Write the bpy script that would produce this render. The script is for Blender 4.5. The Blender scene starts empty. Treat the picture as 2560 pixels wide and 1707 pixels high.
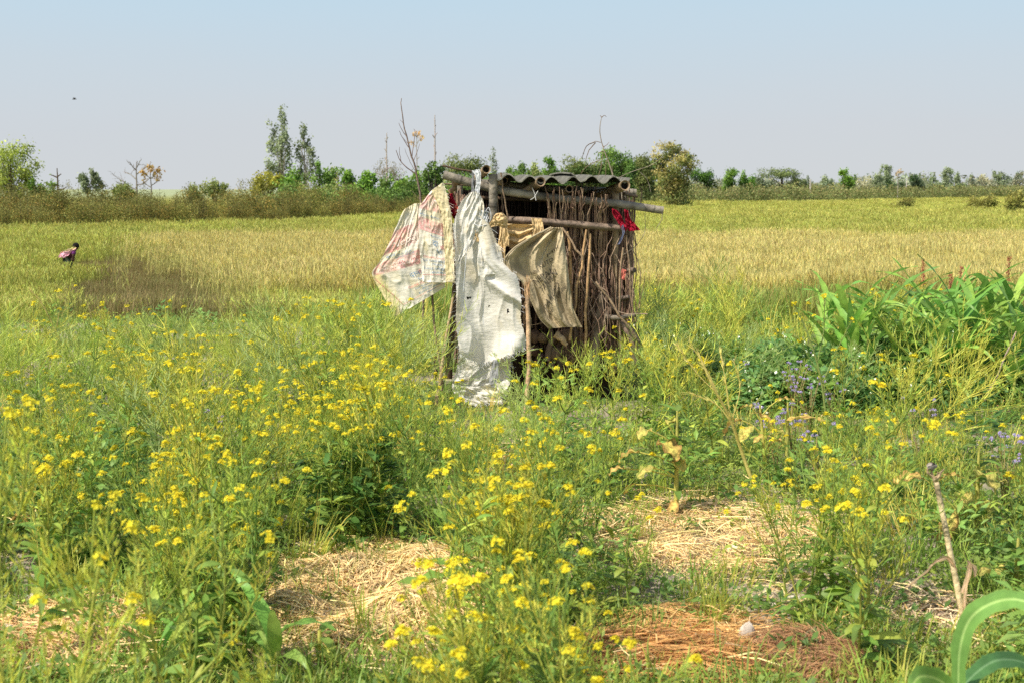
import bpy, math, random
import numpy as np
from mathutils import Vector

SEED = 11
rng = np.random.default_rng(SEED)
random.seed(SEED)
scene = bpy.context.scene
COL = scene.collection
PI = math.pi

# ------------------------------------------------------------------ camera model (measured from the photograph)
IW, IH, FPX = 2560.0, 1707.0, 3500.0
HORIZON = 472.0
EYE = np.array([0.0, 0.0, 1.5])
PITCH = math.atan((IH / 2 - HORIZON) / FPX)
CP, SP = math.cos(PITCH), math.sin(PITCH)


def smooth(a, b, x):
    t = np.clip((np.asarray(x, float) - a) / (b - a), 0, 1)
    return t * t * (3 - 2 * t)


def hash2(ix, iy, s):
    n = (ix * 374761393 + iy * 668265263 + s * 974634197) & 0xFFFFFFFF
    n = ((n ^ (n >> 13)) * 1274126177) & 0xFFFFFFFF
    return ((n ^ (n >> 16)) & 0xFFFF) / 65535.0


def vnoise(x, y, s=0):
    x = np.asarray(x, float); y = np.asarray(y, float)
    ix = np.floor(x).astype(np.int64); iy = np.floor(y).astype(np.int64)
    fx = x - ix; fy = y - iy
    fx = fx * fx * (3 - 2 * fx); fy = fy * fy * (3 - 2 * fy)
    a = hash2(ix, iy, s); b = hash2(ix + 1, iy, s); c = hash2(ix, iy + 1, s); d = hash2(ix + 1, iy + 1, s)
    return (a * (1 - fx) + b * fx) * (1 - fy) + (c * (1 - fx) + d * fx) * fy


def fbm(x, y, s=0, o=4):
    v = 0; a = 0.5; t = 0
    for k in range(o):
        v = v + a * vnoise(x * 2 ** k, y * 2 ** k, s + k * 17); t += a; a *= 0.5
    return v / t


def gz(x, y):
    """height of the ground: a garden terrace that falls gently to the crop fields behind"""
    x = np.asarray(x, float); y = np.asarray(y, float)
    z = -1.3 * smooth(13.5, 31.0, y)
    near = 1 - smooth(14, 26, y)
    z = z + near * (0.10 * (fbm(x * 0.9, y * 0.9, 3) - 0.5) + 0.04 * (fbm(x * 5, y * 5, 5) - 0.5))
    return z


def ray(px, py):
    dx = (px - IW / 2) / FPX; dy = (IH / 2 - py) / FPX
    return np.array([dx, CP + dy * SP, -SP + dy * CP])


def at(px, py, Y):
    d = ray(px, py)
    return EYE + d * (Y / d[1])


def ground(px, py, up=0.0):
    """the place on the ground (or a height above it) seen at a measured point of the photo"""
    d = ray(px, py); t = 1.5; prev = None
    while t < 900:
        p = EYE + d * t
        h = p[2] - float(gz(p[0], p[1])) - up
        if h <= 0:
            lo, hi = prev, t
            for _ in range(14):
                m = (lo + hi) / 2; q = EYE + d * m
                if q[2] - float(gz(q[0], q[1])) - up > 0: lo = m
                else: hi = m
            q = EYE + d * hi
            return np.array([q[0], q[1], float(gz(q[0], q[1]))])
        prev = t; t *= 1.03
    return None


def srgb(h, k=1.0):
    h = h.lstrip('#'); c = [int(h[i:i + 2], 16) / 255 for i in (0, 2, 4)]
    return tuple(k * (v / 12.92 if v <= 0.04045 else ((v + 0.055) / 1.055) ** 2.4) for v in c)


# ------------------------------------------------------------------ materials
MATS = {}


def nd(nt, t, **kw):
    n = nt.nodes.new(t)
    for k, v in kw.items():
        setattr(n, k, v)
    return n


def mat_col(name, rough=0.7, trans=0.0, gain=1.0, spec=0.25, bump=0.0, bscale=60.0, vary=0.25, nscale=30.0, rand=0.0, sheen=0.0, stretch=None, tint=(1, 1, 1)):
    """material that takes its base colour from the mesh's Col attribute, varied by noise"""
    if name in MATS: return MATS[name]
    m = bpy.data.materials.new(name); m.use_nodes = True
    nt = m.node_tree; nt.nodes.clear()
    out = nd(nt, 'ShaderNodeOutputMaterial')
    at_ = nd(nt, 'ShaderNodeAttribute', attribute_name='Col')
    tc = nd(nt, 'ShaderNodeTexCoord')
    mp = nd(nt, 'ShaderNodeMapping')
    nt.links.new(tc.outputs['Object'], mp.inputs['Vector'])
    if stretch: mp.inputs['Scale'].default_value = stretch
    nz = nd(nt, 'ShaderNodeTexNoise'); nz.inputs['Scale'].default_value = nscale; nz.inputs['Detail'].default_value = 4
    nt.links.new(mp.outputs['Vector'], nz.inputs['Vector'])
    mr = nd(nt, 'ShaderNodeMapRange')
    mr.inputs['From Min'].default_value = 0.3; mr.inputs['From Max'].default_value = 0.7
    mr.inputs['To Min'].default_value = gain * (1 - vary); mr.inputs['To Max'].default_value = gain * (1 + vary)
    nt.links.new(nz.outputs['Fac'], mr.inputs['Value'])
    val = mr.outputs['Result']
    if rand > 0:
        oi = nd(nt, 'ShaderNodeObjectInfo')
        r2 = nd(nt, 'ShaderNodeMapRange'); r2.inputs['To Min'].default_value = 1 - rand; r2.inputs['To Max'].default_value = 1 + rand
        nt.links.new(oi.outputs['Random'], r2.inputs['Value'])
        mm = nd(nt, 'ShaderNodeMath', operation='MULTIPLY')
        nt.links.new(val, mm.inputs[0]); nt.links.new(r2.outputs['Result'], mm.inputs[1]); val = mm.outputs[0]
    vt = nd(nt, 'ShaderNodeVectorMath', operation='MULTIPLY'); vt.inputs[1].default_value = tint
    nt.links.new(at_.outputs['Color'], vt.inputs[0])
    vm = nd(nt, 'ShaderNodeVectorMath', operation='SCALE')
    nt.links.new(vt.outputs[0], vm.inputs[0]); nt.links.new(val, vm.inputs['Scale'])
    b = nd(nt, 'ShaderNodeBsdfPrincipled')
    b.inputs['Roughness'].default_value = rough; b.inputs['Specular IOR Level'].default_value = spec
    nt.links.new(vm.outputs[0], b.inputs['Base Color'])
    if bump > 0:
        n2 = nd(nt, 'ShaderNodeTexNoise'); n2.inputs['Scale'].default_value = bscale; n2.inputs['Detail'].default_value = 5
        nt.links.new(mp.outputs['Vector'], n2.inputs['Vector'])
        bp = nd(nt, 'ShaderNodeBump'); bp.inputs['Strength'].default_value = bump; bp.inputs['Distance'].default_value = 0.02
        nt.links.new(n2.outputs['Fac'], bp.inputs['Height']); nt.links.new(bp.outputs['Normal'], b.inputs['Normal'])
    sh = b.outputs[0]
    if trans > 0:
        tr = nd(nt, 'ShaderNodeBsdfTranslucent'); mx = nd(nt, 'ShaderNodeMixShader'); mx.inputs[0].default_value = trans
        nt.links.new(vm.outputs[0], tr.inputs['Color'])
        nt.links.new(sh, mx.inputs[1]); nt.links.new(tr.outputs[0], mx.inputs[2]); sh = mx.outputs[0]
    nt.links.new(sh, out.inputs['Surface'])
    MATS[name] = m
    return m


M_LEAF = mat_col('leaf', 0.5, 0.42, 2.05, 0.35, vary=0.2, nscale=25, rand=0.18, tint=(1.3, 1.06, 0.98))
M_GREEN = mat_col('green_leaf', 0.45, 0.38, 1.85, 0.4, vary=0.2, nscale=25, rand=0.15, tint=(1.08, 1.04, 1.0))
M_WITHER = mat_col('withered_leaf', 0.7, 0.25, 1.0, 0.2, vary=0.5, nscale=55, bump=0.5, bscale=70)
M_PETAL = mat_col('petal', 0.6, 0.3, 1.0, 0.2, vary=0.12, nscale=60, rand=0.06)
M_STEM = mat_col('stem', 0.6, 0.3, 2.0, 0.3, vary=0.2, nscale=40, rand=0.12, tint=(1.3, 1.08, 0.98))
M_CROP = mat_col('crop', 0.6, 0.3, 1.42, 0.3, vary=0.15, nscale=8, rand=0.22)
M_TREE = mat_col('tree_leaf', 0.6, 0.3, 1.45, 0.2, vary=0.3, nscale=0.9, rand=0.22)
M_BARK = mat_col('bark', 0.9, 0, 1.0, 0.1, bump=0.4, bscale=30, vary=0.35, nscale=14)
M_BAMBOO = mat_col('bamboo', 0.55, 0, 1.0, 0.35, bump=0.4, bscale=45, vary=0.42, nscale=16)
M_STICK = mat_col('stick', 0.85, 0, 1.0, 0.15, bump=0.3, bscale=90, vary=0.35, nscale=26)
M_STRAW = mat_col('straw', 0.55, 0.1, 1.7, 0.3, vary=0.25, nscale=18)
M_SACK = mat_col('woven_sack', 0.55, 0.12, 1.0, 0.35, bump=0.28, bscale=22, vary=0.06, nscale=12, stretch=(1, 1, 2.2))
M_CLOTH = mat_col('cloth', 0.9, 0.06, 1.2, 0.1, bump=0.3, bscale=55, vary=0.14, nscale=20)
M_PRINT = mat_col('print', 0.7, 0.1, 1.0, 0.2, vary=0.35, nscale=120)
M_SHEET = mat_col('asbestos_sheet', 0.92, 0, 1.0, 0.1, bump=0.5, bscale=70, vary=0.35, nscale=14)
M_SOIL = mat_col('soil_clod', 0.95, 0, 1.3, 0.05, bump=0.5, bscale=45, vary=0.3, nscale=25)
M_SKIN = mat_col('skin', 0.6, 0, 1.0, 0.3, vary=0.08, nscale=20)


# ------------------------------------------------------------------ mesh building
class MB:
    """collects quads (N,4,3) with one colour per quad, or indexed patches with a colour per vertex"""
    def __init__(self):
        self.V = []; self.Q = []; self.C = []; self.n = 0

    def quads(self, q, c):
        q = np.asarray(q, float).reshape(-1, 4, 3)
        if len(q) == 0: return self
        c = np.asarray(c, float)
        c = np.broadcast_to(c, (len(q), 3)) if c.ndim == 1 else c
        self.V.append(q.reshape(-1, 3)); self.C.append(np.repeat(c, 4, axis=0))
        self.Q.append(np.arange(len(q) * 4).reshape(-1, 4) + self.n); self.n += len(q) * 4
        return self

    def patch(self, v, f, c):
        v = np.asarray(v, float).reshape(-1, 3); c = np.asarray(c, float)
        c = np.broadcast_to(c, (len(v), 3)) if c.ndim == 1 else c
        self.V.append(v); self.C.append(c); self.Q.append(np.asarray(f, np.int64).reshape(-1, 4) + self.n); self.n += len(v)
        return self

    def grid(self, P, c):
        """P: (nv,nu,3)"""
        nv, nu = P.shape[:2]
        i = np.arange(nv * nu).reshape(nv, nu)
        f = np.stack([i[:-1, :-1], i[:-1, 1:], i[1:, 1:], i[1:, :-1]], -1).reshape(-1, 4)
        c = np.asarray(c, float)
        if c.ndim == 2: c = np.broadcast_to(c, (nv, nu, 3))
        return self.patch(P.reshape(-1, 3), f, c if c.ndim == 1 else c.reshape(-1, 3))

    def tube(self, path, rad, sides=6, c=(0.2, 0.15, 0.1), cap=False):
        path = np.asarray(path, float); n = len(path)
        rad = np.broadcast_to(np.asarray(rad, float), (n,))
        t = np.gradient(path, axis=0); t /= np.linalg.norm(t, axis=1, keepdims=True) + 1e-9
        ref = np.array([0.0, 1.0, 0.0]) if abs(t[0, 1]) < 0.8 else np.array([1.0, 0, 0])
        a = np.cross(t, ref); a /= np.linalg.norm(a, axis=1, keepdims=True) + 1e-9
        b = np.cross(t, a)
        th = np.arange(sides) * 2 * PI / sides
        P = path[:, None] + rad[:, None, None] * (np.cos(th)[None, :, None] * a[:, None] + np.sin(th)[None, :, None] * b[:, None])
        i = np.arange(n * sides).reshape(n, sides); j = np.roll(i, -1, 1)
        f = np.stack([i[:-1], j[:-1], j[1:], i[1:]], -1).reshape(-1, 4)
        c = np.asarray(c, float)
        cc = c if c.ndim == 1 else np.repeat(c, sides, 0)
        self.patch(P.reshape(-1, 3), f, cc)
        if cap:
            for k in (0, n - 1):
                ring = P[k]; ce = path[k]
                q = [[ring[s], ring[(s + 1) % sides], ce, ce] for s in range(sides)]
                q = np.array(q); q[:, 3] = (q[:, 0] + q[:, 2]) / 2
                self.quads(q, c if c.ndim == 1 else c[k])
        return self

    def ribbon(self, path, width, side, c):
        path = np.asarray(path, float); w = np.broadcast_to(np.asarray(width, float), (len(path),))[:, None] / 2
        side = np.asarray(side, float)
        L = path - side * w; R = path + side * w
        self.quads(np.stack([L[:-1], R[:-1], R[1:], L[1:]], 1), c)
        return self

    def data(self):
        return np.concatenate(self.V), np.concatenate(self.Q), np.concatenate(self.C)

    def mesh(self, name, mat, smooth_=False):
        me = bpy.data.meshes.new(name)
        V, Q, C = self.data()
        me.vertices.add(len(V)); me.vertices.foreach_set('co', V.astype(np.float32).ravel())
        me.loops.add(len(Q) * 4); me.loops.foreach_set('vertex_index', Q.astype(np.int32).ravel())
        me.polygons.add(len(Q)); me.polygons.foreach_set('loop_start', np.arange(0, len(Q) * 4, 4, dtype=np.int32))
        me.polygons.foreach_set('use_smooth', np.full(len(Q), smooth_, bool))
        a = me.color_attributes.new('Col', 'FLOAT_COLOR', 'POINT')
        a.data.foreach_set('color', np.concatenate([C, np.ones((len(C), 1))], 1).astype(np.float32).ravel())
        me.materials.append(mat)
        me.update(calc_edges=True); me.validate()
        return me

    def build(self, name, mat, parent=None, smooth_=False, label=None, cat=None, group=None, kind=None, loc=None):
        if loc is not None:
            l = np.asarray(loc, float); self.V = [v - l for v in self.V]
        o = bpy.data.objects.new(name, self.mesh(name, mat, smooth_)); COL.objects.link(o)
        if loc is not None: o.location = loc
        if parent is not None:
            o.parent = parent
        tag(o, label, cat, group, kind)
        return o


def merged(mbs):
    r = MB()
    for m in mbs:
        if m.n:
            v, q, c = m.data(); r.patch(v, q, c)
    return r


def tag(o, label=None, cat=None, group=None, kind=None):
    if label: o['label'] = label
    if cat: o['category'] = cat
    if group: o['group'] = group
    if kind: o['kind'] = kind
    return o


def empty(name, loc, label=None, cat=None, group=None, rz=0.0, s=1.0):
    o = bpy.data.objects.new(name, None); COL.objects.link(o)
    o.location = loc; o.rotation_euler = (0, 0, rz); o.scale = (s, s, s); o.empty_display_size = 0.1
    return tag(o, label, cat, group)


def local(mb, loc):
    l = np.asarray(loc, float); mb.V = [v - l for v in mb.V]
    return mb


def part(name, mb, mat, root, smooth_=False, label=None, kind=None):
    """a part built in world coordinates, parented to an unrotated Empty"""
    if mb.n == 0: return None
    return local(mb, root.location).build(name, mat, root, smooth_, label=label, kind=kind)


def copy_thing(root, loc, rz=0.0, s=1.0, label=None, group=None, tilt=(0, 0)):
    r = root.copy(); COL.objects.link(r); r.location = loc; r.rotation_euler = (tilt[0], tilt[1], rz); r.scale = (s, s, s)
    if label: r['label'] = label
    if group: r['group'] = group
    for ch in root.children:
        c = ch.copy(); COL.objects.link(c); c.parent = r
        for g in ch.children:
            d = g.copy(); COL.objects.link(d); d.parent = c
    return r


# ---- stuff: one object whose points carry many small tufts
def scatter(name, pts, rot, scl, idx, protos, mat, label=None, smooth_=False):
    coll = bpy.data.collections.new(name + '_sources')
    for k, p in enumerate(protos):
        coll.objects.link(bpy.data.objects.new('%s_source_%03d' % (name, k), p.mesh('%s_source_%03d' % (name, k), mat, smooth_)))
    me = bpy.data.meshes.new(name); n = len(pts)
    me.vertices.add(n); me.vertices.foreach_set('co', np.asarray(pts, np.float32).ravel())
    a = me.attributes.new('rot', 'FLOAT_VECTOR', 'POINT'); a.data.foreach_set('vector', np.asarray(rot, np.float32).ravel())
    a = me.attributes.new('scl', 'FLOAT_VECTOR', 'POINT'); a.data.foreach_set('vector', np.asarray(scl, np.float32).ravel())
    a = me.attributes.new('idx', 'INT', 'POINT'); a.data.foreach_set('value', np.asarray(idx, np.int32).ravel())
    o = bpy.data.objects.new(name, me); COL.objects.link(o); o['kind'] = 'stuff'
    if label: o['label'] = label
    g = bpy.data.node_groups.new(name, 'GeometryNodeTree')
    g.interface.new_socket('Geometry', in_out='INPUT', socket_type='NodeSocketGeometry')
    g.interface.new_socket('Geometry', in_out='OUTPUT', socket_type='NodeSocketGeometry')
    gi = g.nodes.new('NodeGroupInput'); go = g.nodes.new('NodeGroupOutput')
    ci = g.nodes.new('GeometryNodeCollectionInfo'); ci.inputs['Collection'].default_value = coll
    ci.inputs['Separate Children'].default_value = True; ci.inputs['Reset Children'].default_value = True
    ip = g.nodes.new('GeometryNodeInstanceOnPoints'); ip.inputs['Pick Instance'].default_value = True

    def named(nm, dt):
        q = g.nodes.new('GeometryNodeInputNamedAttribute'); q.data_type = dt; q.inputs['Name'].default_value = nm
        return q.outputs['Attribute']
    er = g.nodes.new('FunctionNodeEulerToRotation')
    L = g.links.new
    L(named('rot', 'FLOAT_VECTOR'), er.inputs[0]); L(er.outputs[0], ip.inputs['Rotation'])
    L(named('scl', 'FLOAT_VECTOR'), ip.inputs['Scale']); L(named('idx', 'INT'), ip.inputs['Instance Index'])
    L(gi.outputs[0], ip.inputs['Points']); L(ci.outputs[0], ip.inputs['Instance']); L(ip.outputs[0], go.inputs[0])
    md = o.modifiers.new('tufts', 'NODES'); md.node_group = g
    return o


def scat_auto(name, xy, protos, mat, smin, smax, label=None, tilt=0.12, zoff=0.0, wide=None, zs=None, z=None, idx=None):
    n = len(xy)
    if n == 0: return None
    zz = (gz(xy[:, 0], xy[:, 1]) if z is None else z) + zoff
    pts = np.column_stack([xy, zz])
    rot = np.column_stack([rng.normal(0, tilt, n), rng.normal(0, tilt, n), rng.uniform(0, 2 * PI, n)])
    s = rng.uniform(smin, smax, n) if zs is None else rng.uniform(smin, smax, n) * zs
    w = s if wide is None else wide
    scl = np.column_stack([w, w, s])
    return scatter(name, pts, rot, scl, rng.integers(0, len(protos), n) if idx is None else idx, protos, mat, label)


def field_points(y0, y1, k, margin=0.47, smin=0.0):
    """jittered points whose spacing grows with distance from the viewpoint"""
    out = []; y = y0
    while y < y1:
        s = max(k * y, smin)
        w = y * margin + 1.0
        nx = max(2, int(2 * w / s))
        xs = np.linspace(-w, w, nx) + rng.uniform(-0.6, 0.6, nx) * s
        out.append(np.column_stack([xs, y + rng.uniform(-0.6, 0.6, nx) * s])); y += s
    return np.concatenate(out)


def jit(c, a=0.15, hue=0.08, n=None):
    c = np.asarray(c, float)
    k = 1 if n is None else n
    r = c * (1 + rng.uniform(-a, a, (k, 1))) * (1 + rng.uniform(-hue, hue, (k, 3)))
    return r[0] if n is None else r


def unit(v):
    v = np.asarray(v, float)
    return v / (np.linalg.norm(v) + 1e-9)


def leaf_mb(mb, base, az, elev, length, width, droop, c, segs=5, fold=0.25, prof='lance', twist=0.0, c_edge=None, wavy=0.0):
    """a leaf of two half blades folded on the midrib, arching from base"""
    t = np.linspace(0, 1, segs + 1)
    e = elev - droop * t
    dl = length / segs
    hx = np.concatenate([[0], np.cumsum(np.cos(e[:-1]) * dl)]); hz = np.concatenate([[0], np.cumsum(np.sin(e[:-1]) * dl)])
    d = np.array([math.cos(az), math.sin(az), 0]); sd = np.array([-math.sin(az), math.cos(az), 0])
    mid = np.asarray(base) + hx[:, None] * d + hz[:, None] * np.array([0, 0, 1.0])
    if prof == 'lance': w = np.sin(PI * np.clip(t * 0.92 + 0.06, 0, 1)) ** 0.8
    elif prof == 'maize': w = np.minimum(1, 0.55 + 3 * t) * (1 - t ** 2.2)
    elif prof == 'broad': w = np.sin(PI * np.clip(t, 0.05, 1) ** 0.75) ** 0.6 * (0.15 + 0.85 * smooth(0.0, 0.25, t))
    else: w = 1 - t
    w = (w * width / 2)[:, None]
    up = np.stack([-np.sin(e)[:, None] * d + np.cos(e)[:, None] * np.array([0, 0, 1.0])], 0)[0]
    tw = twist * t[:, None]
    s1 = sd * np.cos(tw) + up * np.sin(tw); u1 = up * np.cos(tw) - sd * np.sin(tw)
    wav = wavy * width * np.sin(t * 17 + az * 9)[:, None] * u1
    Lf = mid + s1 * w + u1 * w * fold + wav; Rt = mid - s1 * w + u1 * w * fold - wav
    P = np.stack([Lf, mid, Rt], 1)
    c = np.asarray(c, float)
    cc = np.broadcast_to(c, (segs + 1, 3, 3)).copy()
    cc[:, 1] *= 1.12
    if c_edge is not None:
        cc[:, 0] = c_edge; cc[:, 2] = c_edge; cc[-1] = c_edge
    mb.grid(P, cc)


# ------------------------------------------------------------------ world, sun, camera
SUN_EL, SUN_DIR = math.radians(52), unit([-0.66, -0.50, 0])
sun_vec = np.array([SUN_DIR[0] * math.cos(SUN_EL), SUN_DIR[1] * math.cos(SUN_EL), math.sin(SUN_EL)])
w = bpy.data.worlds.new('World'); scene.world = w; w.use_nodes = True
nt = w.node_tree; nt.nodes.clear()
sky = nd(nt, 'ShaderNodeTexSky', sky_type='NISHITA'); sky.sun_disc = False
sky.sun_elevation = SUN_EL; sky.sun_rotation = math.atan2(SUN_DIR[0], SUN_DIR[1]); sky.dust_density = 3.0; sky.air_density = 1.0
tc = nd(nt, 'ShaderNodeTexCoord'); sx = nd(nt, 'ShaderNodeSeparateXYZ'); nt.links.new(tc.outputs['Generated'], sx.inputs[0])
ramp = nd(nt, 'ShaderNodeValToRGB'); er = ramp.color_ramp
for e_, (p_, h_) in zip((er.elements[0], er.elements[1]), ((0.0, '#d2d6d9'), (1.0, '#b7d4e8'))):
    e_.position = p_; e_.color = (*srgb(h_), 1)
for p_, h_ in ((0.22, '#ced4da'), (0.42, '#c8d5df'), (0.66, '#c0d7e6')):
    e_ = er.elements.new(p_); e_.color = (*srgb(h_), 1)
mr = nd(nt, 'ShaderNodeMapRange'); mr.inputs['From Min'].default_value = 0.0; mr.inputs['From Max'].default_value = 0.2
hz = nd(nt, 'ShaderNodeTexNoise'); hz.inputs['Scale'].default_value = 3.0; hz.inputs['Detail'].default_value = 5; hm = nd(nt, 'ShaderNodeMapping'); hm.inputs['Scale'].default_value = (1, 1, 5)
nt.links.new(tc.outputs['Generated'], hm.inputs['Vector']); nt.links.new(hm.outputs['Vector'], hz.inputs['Vector'])
ha = nd(nt, 'ShaderNodeMath', operation='MULTIPLY_ADD'); ha.inputs[1].default_value = 0.03; nt.links.new(hz.outputs['Fac'], ha.inputs[0]); nt.links.new(sx.outputs['Z'], ha.inputs[2])
hs = nd(nt, 'ShaderNodeMath', operation='SUBTRACT'); hs.inputs[1].default_value = 0.015; nt.links.new(ha.outputs[0], hs.inputs[0])
nt.links.new(hs.outputs[0], mr.inputs['Value']); nt.links.new(mr.outputs['Result'], ramp.inputs['Fac'])
sc_ = nd(nt, 'ShaderNodeVectorMath', operation='SCALE'); sc_.inputs['Scale'].default_value = 6.95
nt.links.new(ramp.outputs['Color'], sc_.inputs[0])
m2 = nd(nt, 'ShaderNodeMapRange'); m2.inputs['From Min'].default_value = 0.12; m2.inputs['From Max'].default_value = 0.7
m2.inputs['To Min'].default_value = 0.06; nt.links.new(sx.outputs['Z'], m2.inputs['Value'])
mx = nd(nt, 'ShaderNodeMix', data_type='RGBA')
nt.links.new(m2.outputs['Result'], mx.inputs['Factor']); nt.links.new(sc_.outputs[0], mx.inputs['A']); nt.links.new(sky.outputs[0], mx.inputs['B'])
bg = nd(nt, 'ShaderNodeBackground'); bg.inputs['Strength'].default_value = 0.15
nt.links.new(mx.outputs['Result'], bg.inputs['Color'])
wo = nd(nt, 'ShaderNodeOutputWorld'); nt.links.new(bg.outputs[0], wo.inputs['Surface'])

sl = bpy.data.lights.new('sun', 'SUN'); sl.energy = 5.0; sl.angle = math.radians(0.55); sl.color = (1.0, 0.95, 0.86)
so = bpy.data.objects.new('sun', sl); COL.objects.link(so); so.location = (-6, -5, 12)
so.rotation_euler = Vector(-sun_vec).to_track_quat('-Z', 'Y').to_euler()

cam = bpy.data.cameras.new('camera'); co = bpy.data.objects.new('camera', cam); COL.objects.link(co)
co.location = EYE; co.rotation_euler = (PI / 2 - PITCH, 0, 0)
cam.sensor_width = 36; cam.lens = 36 * FPX / IW; cam.clip_start = 0.05; cam.clip_end = 6000
cam.dof.use_dof = True; cam.dof.focus_distance = 9.6; cam.dof.aperture_fstop = 7.0
scene.camera = co
scene.view_settings.view_transform = 'Standard'; scene.view_settings.look = 'None'
scene.view_settings.exposure = 0; scene.view_settings.gamma = 1
scene.cycles.max_bounces = 6; scene.cycles.diffuse_bounces = 3; scene.cycles.transmission_bounces = 4
scene.cycles.use_denoising = False

# ------------------------------------------------------------------ colours (linear)
C_POD = (0.17, 0.25, 0.045); C_PODY = (0.27, 0.31, 0.055); C_STEMG = (0.16, 0.22, 0.05)
C_LEAF = (0.085, 0.165, 0.035); C_LEAFD = (0.045, 0.11, 0.026); C_LEAFY = (0.17, 0.25, 0.045)
C_YEL = (0.82, 0.70, 0.035); C_STRAW = (0.57, 0.425, 0.195); C_DRY = (0.40, 0.25, 0.10); C_BROWN = (0.13, 0.085, 0.05)
C_SOIL = (0.30, 0.25, 0.19)


def project(x, y, z):
    dx = x - EYE[0]; dy = y - EYE[1]; dz = z - EYE[2]
    f = dy * CP - dz * SP; u = dy * SP + dz * CP
    return IW / 2 + FPX * dx / f, IH / 2 - FPX * u / f


# ------------------------------------------------------------------ the ground: one sheet to the horizon
ys = np.concatenate([np.linspace(-30, 2.9, 12), np.arange(3.0, 13, 0.055), np.geomspace(13.05, 4000, 130)])
us = np.linspace(-1, 1, 261)
wid = np.maximum(8.5, np.abs(ys) * 0.62 + 1.5) * np.where(ys > 60, 1.5, 1.0)
GX = us[None, :] * wid[:, None]; GY = np.repeat(ys[:, None], len(us), 1)
GZ = gz(GX, GY) + (1 - smooth(9, 13, GY)) * 0.03 * (fbm(GX * 16, GY * 16, 9, 3) - 0.5)
gpx, gpy = project(GX, np.maximum(GY, 1.0), GZ)


def blob(px, py, cx, cy, rx, ry):
    return np.exp(-(((px - cx) / rx) ** 2 + ((py - cy) / ry) ** 2) ** 2)


# bare or straw-littered places (centres and radii as measured on the photo)
BARE = [(970, 1490, 300, 130), (1780, 1350, 320, 115), (1760, 1640, 330, 75), (2150, 1480, 160, 60), (150, 1610, 190, 95), (2330, 1540, 130, 70), (1900, 1235, 70, 35),
        (560, 1075, 60, 30), (1960, 1500, 120, 50), (60, 1430, 80, 60), (1270, 1150, 70, 25), (860, 1650, 260, 40)]


def bare(px, py):
    v = 0
    for b in BARE: v = np.maximum(v, blob(px, py, *b))
    return v


soil = np.array(C_SOIL); green = np.array((0.10, 0.13, 0.035))
n1 = fbm(GX * 1.7, GY * 1.7, 21)[..., None]; n2 = fbm(GX * 9, GY * 9, 22)[..., None]
gm = np.clip(smooth(0.42, 0.58, n1 * 0.6 + n2 * 0.4 - 0.22 * bare(gpx, gpy)[..., None]), 0, 1)
gc = soil * (0.7 + 0.6 * n2) * (1 - gm) + green * gm
fieldc = np.where((GX > -5.5 - (GY - 33) * 0.37)[..., None] & (GY < 63)[..., None], np.array((0.26, 0.20, 0.06)), np.array((0.20, 0.19, 0.03)))
brownp = np.exp(-(((GX + 0.258 * GY) / (0.078 * np.maximum(GY, 1))) ** 2 + ((GY - 37) / 16) ** 2) ** 2)[..., None]
fieldc = fieldc * (1 - brownp) + np.array((0.17, 0.13, 0.05)) * brownp
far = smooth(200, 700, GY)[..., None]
fieldc = fieldc * (1 - far) + np.array((0.26, 0.29, 0.16)) * far  # distant ground fades to a hazy tone painted into its colour
tfar = smooth(15, 22, GY)[..., None]
gc = gc * (1 - tfar) + fieldc * tfar
mg = mat_col('ground', 0.95, 0, 1.25, 0.05, bump=0.8, bscale=22, vary=0.3, nscale=9)
MB().grid(np.stack([GX, GY, GZ], -1), gc).build('ground', mg, None, True, 'grey brown garden soil falling gently to flat crop fields', kind='structure')

# ------------------------------------------------------------------ small plant prototypes for what nobody could count


def proto_wheat(n, r, h, c_st, c_ear, wb=0.012, ear=0.11, wear=0.02, lean=0.12, green=0.0):
    mb = MB()
    for _ in range(n):
        a = rng.uniform(0, 2 * PI); q = r * math.sqrt(rng.uniform()); b = np.array([q * math.cos(a), q * math.sin(a), 0])
        la = rng.normal(0.6, 1.2); ln = abs(rng.normal(lean, lean)); d = np.array([math.cos(la), math.sin(la), 0])
        hh = h * rng.uniform(0.82, 1.08)
        th = rng.uniform(0, PI); sd = np.array([math.cos(th), math.sin(th), 0])
        p = [b, b + d * ln * hh * 0.35 + [0, 0, hh * 0.6], b + d * ln * hh + [0, 0, hh * 0.97]]
        mb.ribbon(p, [wb, wb, wb * 0.7], sd, jit(c_st, 0.2))
        # leaf
        la2 = rng.uniform(0, 2 * PI); d2 = np.array([math.cos(la2), math.sin(la2), 0]); z0 = hh * rng.uniform(0.2, 0.55)
        p2 = [b + [0, 0, z0], b + d2 * 0.09 + [0, 0, z0 + 0.13], b + d2 * 0.2 + [0, 0, z0 + 0.08]]
        mb.ribbon(p2, [wb, wb, 0.002], np.array([-d2[1], d2[0], 0]), jit(c_st, 0.2))
        if ear > 0:
            e = p[2]; dd = unit(d * ln * 2.2 + [0, 0, 1])
            cc = jit(c_ear, 0.18)
            mb.ribbon([e, e + dd * ear * 0.35, e + dd * ear, e + dd * (ear + 0.07)], [wear * 0.6, wear, wear * 0.7, 0.002], sd, cc)
            mb.ribbon([e, e + dd * ear * 0.35, e + dd * ear], [wear * 0.6, wear, wear * 0.5], np.array([-sd[1], sd[0], 0]), cc)
    return mb


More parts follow.
